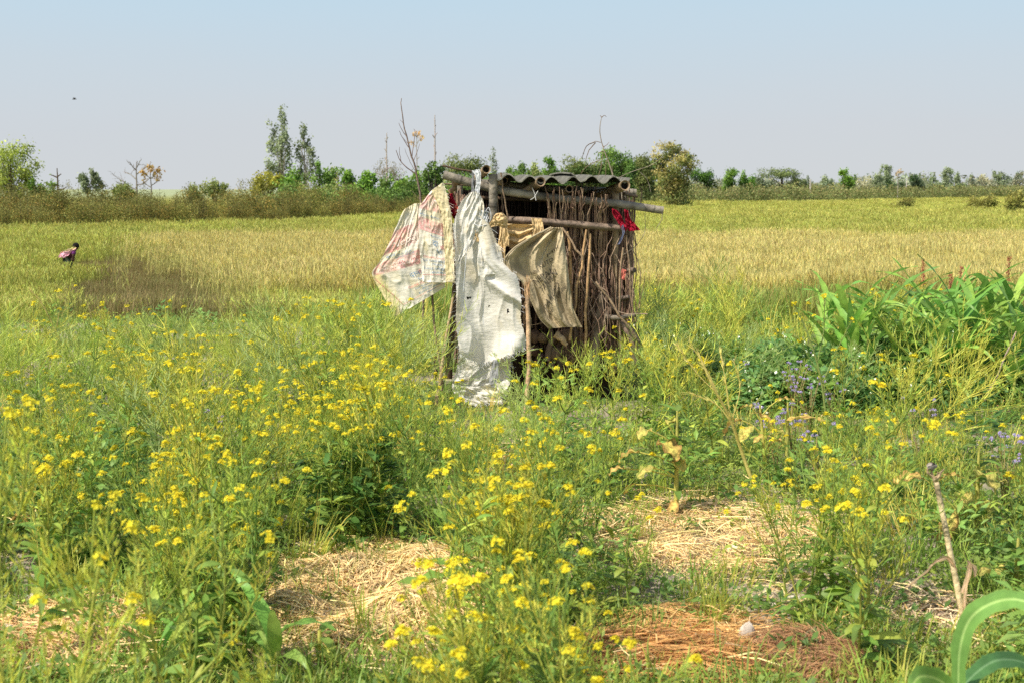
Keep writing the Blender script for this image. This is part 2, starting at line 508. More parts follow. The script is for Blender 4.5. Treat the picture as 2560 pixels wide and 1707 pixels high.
def proto_grass(n, r, h, c, wb=0.006, lean=0.45, var=0.2, curl=0.5):
    mb = MB()
    for _ in range(n):
        a = rng.uniform(0, 2 * PI); q = r * math.sqrt(rng.uniform()); b = np.array([q * math.cos(a), q * math.sin(a), -0.01])
        la = a + rng.normal(0, 0.9); d = np.array([math.cos(la), math.sin(la), 0]); hh = h * rng.uniform(0.5, 1.1); ln = abs(rng.normal(lean, 0.25))
        t = np.array([0, 0.35, 0.7, 1.0])
        p = b + d * (ln * hh * t ** 1.6)[:, None] + np.array([0, 0, 1.0]) * (hh * (t - curl * 0.35 * t ** 3))[:, None]
        mb.ribbon(p, [wb, wb, wb * 0.75, 0.0008], np.array([-d[1], d[0], 0]), jit(c, var))
    return mb


def proto_cover(n, r, h, c, ls=0.02, var=0.25):
    """low weed: small oval leaves on short stalks"""
    mb = MB()
    for _ in range(n):
        a = rng.uniform(0, 2 * PI); q = r * math.sqrt(rng.uniform()); z = h * rng.uniform(0.15, 1) * (1 - 0.5 * (q / r) ** 2)
        ce = np.array([q * math.cos(a), q * math.sin(a), z])
        az = rng.uniform(0, 2 * PI); el = rng.uniform(-0.3, 0.9)
        d = np.array([math.cos(az) * math.cos(el), math.sin(az) * math.cos(el), math.sin(el)]); sd = np.array([-math.sin(az), math.cos(az), 0])
        L = ls * rng.uniform(0.6, 1.4); Wd = L * rng.uniform(0.45, 0.8)
        mb.quads([[ce, ce + d * L * 0.5 + sd * Wd / 2, ce + d * L, ce + d * L * 0.5 - sd * Wd / 2]], jit(c, var))
        if rng.uniform() < 0.25:
            mb.ribbon([[ce[0] * 0.7, ce[1] * 0.7, 0], ce], 0.0025, sd, jit(C_STEMG, var))
    return mb


def proto_feather(h, n, c, pods=14, podl=0.045, spread=0.5):
    """mustard gone to pods: slender stems set with thin upward pods"""
    mb = MB(); stems = []
    main = np.array([[0, 0, 0], [rng.normal(0, .02), rng.normal(0, .02), h * .5], [rng.normal(0, .05), rng.normal(0, .05), h]])
    stems.append(main)
    for k in range(n):
        t = rng.uniform(0.15, 0.75); b = main[0] * (1 - t) + main[2] * t; a = rng.uniform(0, 2 * PI); d = np.array([math.cos(a), math.sin(a), 0])
        L = h * (1.02 - t) * rng.uniform(0.7, 1.15); s = spread * rng.uniform(0.5, 1.3)
        stems.append(np.array([b, b + d * L * s * 0.5 + [0, 0, L * 0.42], b + d * L * s * 0.85 + [0, 0, L * 0.95]]))
    for st in stems:
        tt = np.linspace(0, 1, 5)
        P = np.array([(1 - t) ** 2 * st[0] + 2 * t * (1 - t) * st[1] + t * t * st[2] for t in tt])
        th = rng.uniform(0, PI); cc = jit(c, 0.15)
        mb.ribbon(P, np.linspace(0.005, 0.0018, 5), [math.cos(th), math.sin(th), 0], cc)
        mb.ribbon(P, np.linspace(0.005, 0.0018, 5), [-math.sin(th), math.cos(th), 0], cc)
        for k in range(pods):
            t = rng.uniform(0.3, 1.0); b = (1 - t) ** 2 * st[0] + 2 * t * (1 - t) * st[1] + t * t * st[2]
            ax = unit(st[2] - st[0]); a = rng.uniform(0, 2 * PI)
            d = unit(ax * rng.uniform(0.4, 1.1) + np.array([math.cos(a), math.sin(a), 0]) * 0.9)
            L = podl * rng.uniform(0.6, 1.4); s1 = unit(np.cross(d, [0.3, 0.2, 1]))
            mb.ribbon([b, b + d * L * 0.35, b + d * L + [0, 0, L * 0.25]], [0.0012, 0.0034, 0.0010], s1, jit(c, 0.2))
    return mb


def proto_leafy(h, n, c, lw=0.022, ll=0.05):
    """bushy weed of small leaves on branching stems"""
    mb = MB()
    for k in range(n):
        a = rng.uniform(0, 2 * PI); q = rng.uniform(0, 1) ** 0.5; z = h * rng.uniform(0.1, 1.0)
        rr = 0.16 * q * (1.1 - 0.4 * z / h); b = np.array([rr * math.cos(a), rr * math.sin(a), z])
        leaf_mb(mb, b, a + rng.normal(0, 0.8), rng.uniform(-0.2, 0.8), ll * rng.uniform(0.6, 1.3), lw * rng.uniform(0.7, 1.3), rng.uniform(0, 0.8), jit(c, 0.25), segs=2, fold=0.15)
    for k in range(6):
        a = rng.uniform(0, 2 * PI); e = np.array([0.13 * math.cos(a), 0.13 * math.sin(a), h * rng.uniform(0.6, 1)])
        mb.ribbon([[0, 0, 0], e * [0.4, 0.4, 0.55], e], [0.005, 0.004, 0.002], [-math.sin(a), math.cos(a), 0], jit(C_STEMG, 0.2))
    return mb


def covers_straw(px, py, top):
    """true where a plant (foot at px,py, tip at top) would hide the bare straw places"""
    a = (px > 620) & (px < 1175) & (py > 1385) & (top < 1640)
    b = (px > 1500) & (px < 1960) & (py > 1285) & (py < 1560) & (top < 1400)
    c = (px > 1450) & (px < 2120) & (py > 1560) & (py < 1800)
    d = (px > 2230) & (px < 2480) & (py > 1420) & (py < 1760) & (top < 1540)
    e = (px < 370) & (py > 1480) & (py < 1790) & (top < 1660)
    return a | b | c | d | e


def hut_mask(x, y):
    return (x > -0.47) & (x < 0.93) & (y > 9.72) & (y < 11.3)


def inview(xy, m=480):
    px, py = project(xy[:, 0], xy[:, 1], gz(xy[:, 0], xy[:, 1]) + 0.3)
    return (px > -m) & (px < IW + m) & (py < IH + 480)


# -- low ground cover over the terrace
near = field_points(3.3, 24, 0.017, 0.5)
near = near[inview(near)]
npx, npy = project(near[:, 0], near[:, 1], gz(near[:, 0], near[:, 1]))
nb = bare(npx, npy); nf = fbm(near[:, 0] * 1.3, near[:, 1] * 1.3, 31)
keep = (rng.uniform(size=len(near)) < (1 - 0.86 * nb) * smooth(0.30, 0.50, nf + 0.1)) & ~hut_mask(near[:, 0], near[:, 1])
cv = near[keep]
covers = [proto_cover(60, 0.11, 0.055, c, ls) for c, ls in ((C_LEAF, 0.022), (C_LEAFY, 0.018), ((0.06, 0.13, 0.03), 0.026), ((0.12, 0.19, 0.04), 0.016), ((0.10, 0.17, 0.04), 0.02))]
covers += [proto_grass(34, 0.09, 0.11, c, 0.004) for c in ((0.11, 0.19, 0.035), (0.19, 0.24, 0.05), (0.08, 0.15, 0.03))]
scat_auto('ground_cover', cv, covers, M_LEAF, 0.8, 1.5, 'low green clover and small weeds covering the garden soil')

# -- grass tufts
gp = field_points(3.4, 32, 0.030, 0.5); gp = gp[inview(gp)]
qx, qy = project(gp[:, 0], gp[:, 1], gz(gp[:, 0], gp[:, 1]))
gn = fbm(gp[:, 0] * 0.8, gp[:, 1] * 0.8, 41)
dens = (0.30 + 0.5 * smooth(0.45, 0.6, gn)) * (1 - 0.92 * bare(qx, qy)) * smooth(3.5, 8, gp[:, 1])
dens = np.maximum(dens, 0.95 * smooth(11.5, 14, gp[:, 1]))
dens = dens * np.where((gp[:, 1] > 13.2) & (gp[:, 0] < -1.2 - 0.12 * (gp[:, 1] - 13)), 0.12, 1) * np.where((gp[:, 1] > 6.5) & (gp[:, 1] < 12), 0.75, 1)
dens = dens * np.where((gp[:, 0] > 1.9) & (gp[:, 1] > 8.6) & (gp[:, 1] < 11.6), .15, 1)
dens = dens * np.where((qx > 1380) & (qx < 1640) & (gp[:, 1] > 8.9) & (gp[:, 1] < 9.95), .2, 1)
dens = dens * np.where((np.abs(qx - 1225) < 120) & (gp[:, 1] > 8.4) & (gp[:, 1] < 9.75), .25, 1)
keep = (rng.uniform(size=len(gp)) < dens) & ~hut_mask(gp[:, 0], gp[:, 1]) & ~((gp[:, 1] > 25) & (gp[:, 0] < -3))
gp = gp[keep]
grasses = [proto_grass(26, 0.10, hh, c, ww, ln) for hh, c, ww, ln in ((0.34, (0.17, 0.25, 0.045), 0.007, 0.35), (0.42, (0.24, 0.29, 0.06), 0.007, 0.3), (0.28, (0.10, 0.19, 0.03), 0.006, 0.5),
           (0.38, (0.30, 0.30, 0.08), 0.006, 0.35), (0.3, (0.14, 0.22, 0.04), 0.008, 0.55))]
scat_auto('grass', gp, grasses, M_LEAF, 0.7, 1.25, 'tufts of mixed green and yellowing grass between the weeds', zs=0.65 + 0.55 * smooth(8, 14, gp[:, 1]) * np.where(gp[:, 0] < -1.3, -0.35, 1))

# -- dry litter: loose straw and dead stems lying on the soil


def proto_litter(n, r, c, L=0.12, wd=0.0035):
    mb = MB()
    for _ in range(n):
        b = np.array([rng.uniform(-r, r), rng.uniform(-r, r), rng.uniform(0.004, 0.03)]); a = rng.uniform(0, 2 * PI)
        d = np.array([math.cos(a), math.sin(a), rng.normal(0, 0.08)]) * L * rng.uniform(0.4, 1.3); m = b + d * 0.5 + [rng.normal(0, .01), rng.normal(0, .01), rng.uniform(0, .012)]
        s = np.array([-math.sin(a), math.cos(a), rng.normal(0, 0.5)])
        mb.ribbon([b, m, b + d], wd * rng.uniform(0.6, 1.4), unit(s), jit(c, 0.3))
    return mb


lp = field_points(3.4, 12, 0.028, 0.5); lp = lp[inview(lp)]
lx, ly = project(lp[:, 0], lp[:, 1], gz(lp[:, 0], lp[:, 1]))
keep = (rng.uniform(size=len(lp)) < 0.10 + 0.7 * bare(lx, ly)) & ~hut_mask(lp[:, 0], lp[:, 1])
scat_auto('plant_litter', lp[keep], [proto_litter(26, 0.14, C_STRAW), proto_litter(22, 0.14, C_DRY), proto_litter(18, 0.15, (0.24, 0.17, 0.1), 0.08)], M_STRAW, 0.8, 1.3,
          'loose straw and dead stems littering the bare soil')

# -- podded mustard mass around and behind the hut
mp_ = field_points(5.2, 14.5, 0.027, 0.5); mp_ = mp_[inview(mp_)]
ax_, ay_ = project(mp_[:, 0], mp_[:, 1], gz(mp_[:, 0], mp_[:, 1]))
mn = fbm(mp_[:, 0] * 0.9, mp_[:, 1] * 0.9, 51)
dl = np.maximum.reduce([blob(ax_, ay_, 300, 1020, 640, 170), blob(ax_, ay_, 880, 950, 300, 170), blob(ax_, ay_, 1500, 1050, 280, 110), blob(ax_, ay_, 1150, 1190, 180, 70) * 0.8,
                        blob(ax_, ay_, 1800, 950, 280, 110) * 0.8, blob(ax_, ay_, 2400, 1080, 300, 90) * 0.45, blob(ax_, ay_, 320, 1250, 420, 120) * 0.35])
keep = (rng.uniform(size=len(mp_)) < dl * (0.35 + 0.65 * smooth(0.40, 0.56, mn))) & ~hut_mask(mp_[:, 0], mp_[:, 1]) & ~((np.abs(ax_ - 1300) < 190) & (ay_ > 1000) & (ay_ < 1075))
keep &= ~covers_straw(ax_, ay_, ay_ - .4 * FPX / mp_[:, 1])
keep &= ~((np.abs(ax_ - 1225) < 130) & (mp_[:, 1] > 8) & (mp_[:, 1] < 9.75)) & ~((np.abs(ax_ - 2350) < 190) & (mp_[:, 1] < 5.5))
keep &= ~((ax_ > 1400) & (ax_ < 1640) & (mp_[:, 1] > 9.0) & (mp_[:, 1] < 9.95) & (rng.uniform(size=len(ax_)) < .6))
keep &= (mp_[:, 1] > 7) | (rng.uniform(size=len(ax_)) < .55)
keep &= ~((ax_ > 1900) & (ay_ < 1040) & (rng.uniform(size=len(ax_)) < .8))
keep &= ~((ax_ > 1330) & (ax_ < 1600) & (ay_ > 960) & (ay_ < 1090) & (rng.uniform(size=len(ax_)) < .25))
mp_ = mp_[keep]
feath = [proto_feather(hh, k, c, pods, sp, sd_) for hh, k, c, pods, sp, sd_ in ((0.58, 10, C_POD, 22, 0.055, 1.0), (0.52, 11, C_PODY, 24, 0.05, 1.1), (0.66, 9, (0.15, 0.22, 0.065), 22, 0.06, 0.8),
         (0.5, 11, (0.20, 0.27, 0.05), 24, 0.055, 1.2), (0.55, 10, (0.14, 0.21, 0.075), 24, 0.055, 1.1), (0.45, 10, (0.25, 0.30, 0.05), 22, 0.05, 1.3))]
mn2 = fbm(mp_[:, 0] * 0.55, mp_[:, 1] * 0.55, 57)
scat_auto('podded_weeds', mp_, feath, M_STEM, 0.65, 1.1, 'feathery green mass of mustard gone to thin pods', tilt=0.3, zs=(0.7 + 0.6 * smooth(0.38, 0.6, mn2)) * np.where((mp_[:, 0] < -1.6) & (mp_[:, 1] > 9.5), 0.72, 1))

# -- leafy weeds
lw_ = field_points(4.2, 16, 0.036, 0.5); lw_ = lw_[inview(lw_)]
bx_, by_ = project(lw_[:, 0], lw_[:, 1], gz(lw_[:, 0], lw_[:, 1]))
ln_ = fbm(lw_[:, 0] * 1.2, lw_[:, 1] * 1.2, 61)
keep = (rng.uniform(size=len(lw_)) < 0.85 * smooth(0.42, 0.54, ln_) * (1 - bare(bx_, by_)) + 0.06) & ~hut_mask(lw_[:, 0], lw_[:, 1])
keep &= ~covers_straw(bx_, by_, by_ - .2 * FPX / lw_[:, 1])
lws = [proto_leafy(0.22, 60, C_LEAF), proto_leafy(0.28, 55, C_LEAFD, 0.028, 0.06), proto_leafy(0.2, 60, C_LEAFY, 0.018, 0.045), proto_leafy(0.26, 50, (0.10, 0.19, 0.05), 0.03, 0.07)]
scat_auto('leafy_weeds', lw_[keep], lws, M_LEAF, 0.6, 1.2, 'dark and mid green leafy weeds between the mustard')

# -- pea vines, a rounded dark mass before the maize
pv = []
for cx, cy, rx, ry, hh in ((2060, 985, 200, 0.75, 0.40), (2330, 960, 240, 0.8, 0.45), (2540, 950, 190, 0.8, 0.42), (1960, 930, 150, 0.8, 0.30), (1690, 850, 150, 0.9, 0.16)):
    c0 = ground(cx, cy + 60); rxw = rx / FPX * c0[1]
    n = int(620 * rxw * ry / 0.5)
    a = rng.uniform(0, 2 * PI, n); q = np.sqrt(rng.uniform(0, 1, n))
    x = c0[0] + rxw * q * np.cos(a); y = c0[1] + ry + ry * q * np.sin(a)
    z = gz(x, y) + hh * np.sqrt(np.clip(1 - q ** 2, 0, 1)) * (0.6 + 0.5 * fbm(x * 3, y * 3, 71)) * rng.uniform(0.25, 1, n) ** 0.4
    pv.append(np.column_stack([x, y, z]))
pv = np.concatenate(pv)
peas = [proto_leafy(0.16, 46, c, 0.03, 0.045) for c in ((0.11, 0.19, 0.045), (0.085, 0.155, 0.035), (0.14, 0.215, 0.05))]
for k in range(2):
    p_ = proto_leafy(0.16, 40, (0.08, 0.165, 0.05), 0.03, 0.045)
    for q in range(1):
        b = np.array([rng.uniform(-.1, .1), rng.uniform(-.1, .1), rng.uniform(0.12, 0.17)])
        p_.quads([[b + [-.011, 0, 0], b + [0, -.004, .012], b + [.011, 0, 0], b + [0, .004, -.012]], [b + [0, -.011, 0], b + [.002, 0, .012], b + [0, .011, 0], b + [-.002, 0, -.012]]], (0.8, 0.82, 0.75))
    peas.append(p_)
scat_auto('pea_vines', pv[:, :2], peas, M_GREEN, 0.7, 1.15, 'tangled blue green pea vines with tiny white flowers below the maize', z=pv[:, 2] - 0.08, tilt=0.5)

# ------------------------------------------------------------------ crops
W_GOLD = [proto_wheat(15, 0.26, 0.85, (0.35, 0.33, 0.10), (0.50, 0.44, 0.16)), proto_wheat(15, 0.26, 0.82, (0.33, 0.325, 0.095), (0.475, 0.425, 0.15)), proto_wheat(14, 0.26, 0.88, (0.365, 0.335, 0.105), (0.52, 0.455, 0.17))]
W_GREEN = [proto_wheat(15, 0.28, 0.85, (0.27, 0.295, 0.055), (0.37, 0.365, 0.085)), proto_wheat(15, 0.28, 0.8, (0.24, 0.28, 0.05), (0.335, 0.35, 0.08)), proto_wheat(15, 0.28, 0.86, (0.30, 0.305, 0.06), (0.40, 0.38, 0.095))]


def hedge_y(x, px=None):
    """front line of the far bushes: near on the west, receding eastward"""
    xs = np.array([-60, -28, -18.5, -11.5, -6, 4, 20, 46, 90, 300.0]); yy = np.array([66, 75, 84, 106, 122, 160, 215, 232, 300, 560.0])
    return np.interp(x, xs, yy)


wp = field_points(24.5, 72, 0.0068, 0.46)
bnd = -5.5 - (wp[:, 1] - 33) * 0.37 + 2.5 * (fbm(wp[:, 1] * 0.35, wp[:, 0] * 0.3, 81) - 0.5)
mixr = rng.normal(0, 1, len(wp))
gold = (wp[:, 0] > bnd + mixr * 1.0) & (wp[:, 1] < 60 + 5 * fbm(wp[:, 0] * 0.12, wp[:, 1] * 0.0, 82) + mixr * 1.6) & (wp[:, 1] > 29 - 2 * smooth(1.5, 5, wp[:, 0]) + 1.0 * fbm(wp[:, 0] * .6, wp[:, 1] * .1, 83))
g = wp[gold]
wv = np.where(g[:, 1] < 40, 1.0, 1.0)
scat_auto('ripe_wheat', g, W_GOLD, M_CROP, 0.85, 1.12, 'ripening golden wheat with bearded ears behind the hut', tilt=0.06, wide=np.full(len(g), 1.0) * (0.75 + g[:, 1] * 0.009), zs=0.80 + 0.34 * fbm(g[:, 0] * .45, g[:, 1] * .22, 84), idx=np.clip((fbm(g[:, 0] * .35, g[:, 1] * .15, 88) * 9 - 3 + rng.normal(0, .6, len(g))).astype(int), 0, 2))
wp2 = field_points(17, 520, 0.0082, 0.44)
brn = np.exp(-(((wp2[:, 0] + 0.258 * wp2[:, 1]) / (0.080 * wp2[:, 1])) ** 2 + ((wp2[:, 1] - 37) / 17) ** 2) ** 2) * (.65 + fbm(wp2[:, 0] * .4, wp2[:, 1] * .2, 87))
bnd2 = -5.5 - (wp2[:, 1] - 33) * 0.37 + 2.5 * (fbm(wp2[:, 1] * 0.35, wp2[:, 0] * 0.3, 81) - 0.5)
mixr = rng.normal(0, 1, len(wp2))
yel = ((wp2[:, 0] < bnd2 + mixr * 1.0) | (wp2[:, 1] > 60 + 5 * fbm(wp2[:, 0] * 0.12, wp2[:, 1] * 0.0, 82) + mixr * 1.6)) & (wp2[:, 1] < hedge_y(wp2[:, 0]) + 3)
nearp = (np.abs(wp2[:, 0] + 12.9) < 1.1) & (wp2[:, 1] > 36) & (wp2[:, 1] < 40.8)
yel &= (rng.uniform(size=len(wp2)) > brn * 1.35) | nearp
yel &= rng.uniform(size=len(wp2)) < smooth(16, 27, wp2[:, 1])
yel &= ~((wp2[:, 1] < 40) & (wp2[:, 0] > -0.09 * wp2[:, 1] - 0.6))
g = wp2[yel]
scat_auto('green_wheat', g, W_GREEN, M_CROP, 0.85, 1.12, 'yellow green unripe wheat stretching to the far bushes', tilt=0.06, wide=0.7 + g[:, 1] * 0.013,
          zs=np.where((np.abs(g[:, 0] + 12.9) < 1.1) & (g[:, 1] > 36) & (g[:, 1] < 41), 0.62, np.where(g[:, 1] < 50, 0.30 + 0.5 * smooth(17, 36, g[:, 1]), 0.95)) * (0.8 + 0.36 * fbm(g[:, 0] * .22, g[:, 1] * .12, 85)), idx=np.clip((fbm(g[:, 0] * .12, g[:, 1] * .06, 89) * 9 - 3 + rng.normal(0, .6, len(g))).astype(int), 0, 2))
bp_ = field_points(17, 60, 0.0085, 0.46)
bb = np.exp(-(((bp_[:, 0] + 0.258 * bp_[:, 1]) / (0.086 * bp_[:, 1])) ** 2 + ((bp_[:, 1] - 37) / 18) ** 2) ** 2) * (0.6 + 0.9 * fbm(bp_[:, 0] * .5, bp_[:, 1] * .25, 86))
g = bp_[rng.uniform(size=len(bp_)) < bb * 1.6]
FLAX = [proto_grass(46, 0.26, 0.5, (0.175, 0.14, 0.05), 0.008, 0.25), proto_grass(46, 0.26, 0.48, (0.20, 0.15, 0.06), 0.008, 0.25), proto_grass(42, 0.26, 0.5, (0.17, 0.17, 0.05), 0.008, 0.3)]
scat_auto('brown_grass', g, FLAX, M_CROP, 0.7, 1.0, 'patch of fine olive brown seed grass beside the green wheat', tilt=0.1, wide=0.8 + g[:, 1] * 0.008)
# green rough grass at the foot of the wheat
fg = field_points(15, 30, 0.011, 0.46)
fgn = fbm(fg[:, 0] * 0.7, fg[:, 1] * 0.4, 91)
keep = (rng.uniform(size=len(fg)) < 0.4 + 0.6 * smooth(0.42, 0.55, fgn)) & ~(fg[:, 0] < -1.6 - 0.1 * (fg[:, 1] - 15))
ROUGH = [proto_grass(40, 0.2, 0.6, (0.15, 0.23, 0.04), 0.009, 0.3), proto_grass(40, 0.2, 0.55, (0.22, 0.27, 0.05), 0.009, 0.35), proto_grass(36, 0.2, 0.62, (0.28, 0.25, 0.07), 0.008, 0.3), proto_grass(36, 0.2, 0.5, (0.19, 0.26, 0.04), 0.009, 0.3)]
g = fg[keep]
scat_auto('rough_grass', g, ROUGH, M_CROP, 0.7, 1.15, 'rough green grass along the near edge of the wheat', tilt=0.12)

# ------------------------------------------------------------------ far bushes in one mass


def proto_bush(r, h, n, cols, ls=0.16):
    mb = MB()
    lob = [(rng.uniform(-r * .5, r * .5), rng.uniform(-r * .5, r * .5), h * rng.uniform(.45, .72), r * rng.uniform(.5, .75)) for _ in range(7)]
    for _ in range(n):
        lx_, ly_, lz, lr = lob[rng.integers(len(lob))]
        d = unit(rng.normal(size=3)); rad = lr * rng.uniform(0.45, 1.05) ** 0.6
        ce = np.array([lx_, ly_, lz]) + d * rad * [1, 1, 0.8]
        if ce[2] < 0.05: ce[2] = rng.uniform(0.05, 0.5)
        tt = ce[2] / h
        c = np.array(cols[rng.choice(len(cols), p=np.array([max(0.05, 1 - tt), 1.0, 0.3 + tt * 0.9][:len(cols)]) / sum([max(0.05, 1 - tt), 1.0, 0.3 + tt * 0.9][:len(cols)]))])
        a = unit(rng.normal(size=3)); b = unit(np.cross(a, rng.normal(size=3))); s = ls * rng.uniform(0.5, 1.3)
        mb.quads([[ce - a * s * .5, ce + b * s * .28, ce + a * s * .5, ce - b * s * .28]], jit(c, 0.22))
    return mb


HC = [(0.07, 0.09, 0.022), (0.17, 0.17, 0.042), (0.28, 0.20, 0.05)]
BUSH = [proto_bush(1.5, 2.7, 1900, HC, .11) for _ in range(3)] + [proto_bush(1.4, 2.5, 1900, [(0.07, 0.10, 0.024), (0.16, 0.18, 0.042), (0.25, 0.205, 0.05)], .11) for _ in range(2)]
hb = []
x = -62.0
while x < 9:
    for row in range(6):
        y = hedge_y(x) + 1.6 + row * 2.4 + rng.normal(0, 0.6)
        hb.append((x + rng.normal(0, 0.6) + (0.45 if row % 2 else 0), y, rng.uniform(0.85, 1.3) * (0.80 + 0.06 * min(row, 4)) * (0.62 + 0.30 * float(vnoise(x * .23, row * .8, 77)))))
    x += 1.5
hb = np.array(hb)
z = gz(hb[:, 0], hb[:, 1])
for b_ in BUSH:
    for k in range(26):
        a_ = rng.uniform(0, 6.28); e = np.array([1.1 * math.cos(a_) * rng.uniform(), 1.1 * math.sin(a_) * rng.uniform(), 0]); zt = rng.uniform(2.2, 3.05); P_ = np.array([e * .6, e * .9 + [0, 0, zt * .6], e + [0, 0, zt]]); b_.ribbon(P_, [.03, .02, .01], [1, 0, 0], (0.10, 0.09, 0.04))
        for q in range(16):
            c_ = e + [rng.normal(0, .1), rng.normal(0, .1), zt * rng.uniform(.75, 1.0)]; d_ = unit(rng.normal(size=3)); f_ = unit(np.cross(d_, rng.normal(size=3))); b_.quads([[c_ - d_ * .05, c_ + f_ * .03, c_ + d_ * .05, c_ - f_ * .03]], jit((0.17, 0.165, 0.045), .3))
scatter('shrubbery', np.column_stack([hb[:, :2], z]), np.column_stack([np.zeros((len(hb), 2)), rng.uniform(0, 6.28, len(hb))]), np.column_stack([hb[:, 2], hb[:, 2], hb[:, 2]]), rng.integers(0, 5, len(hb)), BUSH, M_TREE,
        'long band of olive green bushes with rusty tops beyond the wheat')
hb = []
x = 6.0
while x < 150:
    for row in range(4):
        y = hedge_y(x) + 2 + row * 7 + rng.normal(0, 2)
        hb.append((x + rng.normal(0, 1), y, rng.uniform(0.85, 1.4)))
    x += 1.9 + 0.005 * x
hb = np.array(hb)
HCF = [(0.10, 0.13, 0.045), (0.165, 0.195, 0.065), (0.23, 0.215, 0.085)]  # far scrub colours with some haze mixed in
BUSHF = [proto_bush(2.2, 2.5, 420, HCF, 0.3) for _ in range(4)]
scatter('shrubbery', np.column_stack([hb[:, :2], gz(hb[:, 0], hb[:, 1])]), np.column_stack([np.zeros((len(hb), 2)), rng.uniform(0, 6.28, len(hb))]), np.column_stack([hb[:, 2], hb[:, 2], hb[:, 2]]), rng.integers(0, 4, len(hb)), BUSHF, M_TREE,
        'low hazy band of olive scrub along the far field edge')
hb = []
for x in np.arange(-36, 24, 1.15):
    y = float(hedge_y(x)) + 17 + rng.normal(0, 3)
    if not 630 < IW / 2 + FPX * x / y < 1720: continue
    hb.append((x, y, rng.uniform(.85, 1.25) + .012 * (y - 100) * .9))
hb = np.array(hb)
BUSHG = [proto_bush(1.4, 2.9, 900, G_, .2) for G_ in ([(0.045, 0.085, 0.025), (0.09, 0.16, 0.035), (0.15, 0.23, 0.05)], [(0.05, 0.11, 0.02), (0.10, 0.19, 0.03), (0.16, 0.26, 0.04)], [(0.08, 0.11, 0.035), (0.15, 0.185, 0.055), (0.22, 0.25, 0.08)])]
scatter('thicket', np.column_stack([hb[:, :2], gz(hb[:, 0], hb[:, 1])]), np.column_stack([np.zeros((len(hb), 2)), rng.uniform(0, 6.28, len(hb))]), np.column_stack([hb[:, 2], hb[:, 2], hb[:, 2]]), rng.integers(0, 3, len(hb)), BUSHG, M_TREE,
        'continuous low green thicket at the feet of the trees behind the hut')
# hazy wood on the skyline
hb = []
for x in np.arange(60, 420, 4.2):
    y = 560 + 0.25 * abs(x) + rng.normal(0, 25)
    hb.append((x + rng.normal(0, 2.5), y, rng.uniform(1.2, 2.3) + 0.7 * (rng.uniform() < .2)))
for x in np.arange(40, 210, 2.6):
    hb.append((x + rng.normal(0, 1.5), 330 + .5 * x + rng.normal(0, 20), rng.uniform(.75, 1.5) + .8 * (rng.uniform() < .18)))
hb = np.array(hb)
HCH = [(0.17, 0.20, 0.14), (0.22, 0.25, 0.16), (0.27, 0.27, 0.17)]  # skyline haze painted into these greyed leaf colours
BUSHH = [proto_bush(2.6, 2.9, 380, HCH, 0.5) for _ in range(4)]
scatter('woods', np.column_stack([hb[:, :2], gz(hb[:, 0], hb[:, 1])]), np.column_stack([np.zeros((len(hb), 2)), rng.uniform(0, 6.28, len(hb))]), np.column_stack([hb[:, 2] * 1.2, hb[:, 2], hb[:, 2]]), rng.integers(0, 4, len(hb)), BUSHH, M_TREE,
        'pale hazy wood low on the skyline')

# ------------------------------------------------------------------ trees beyond the fields, each with its own trunk and crown


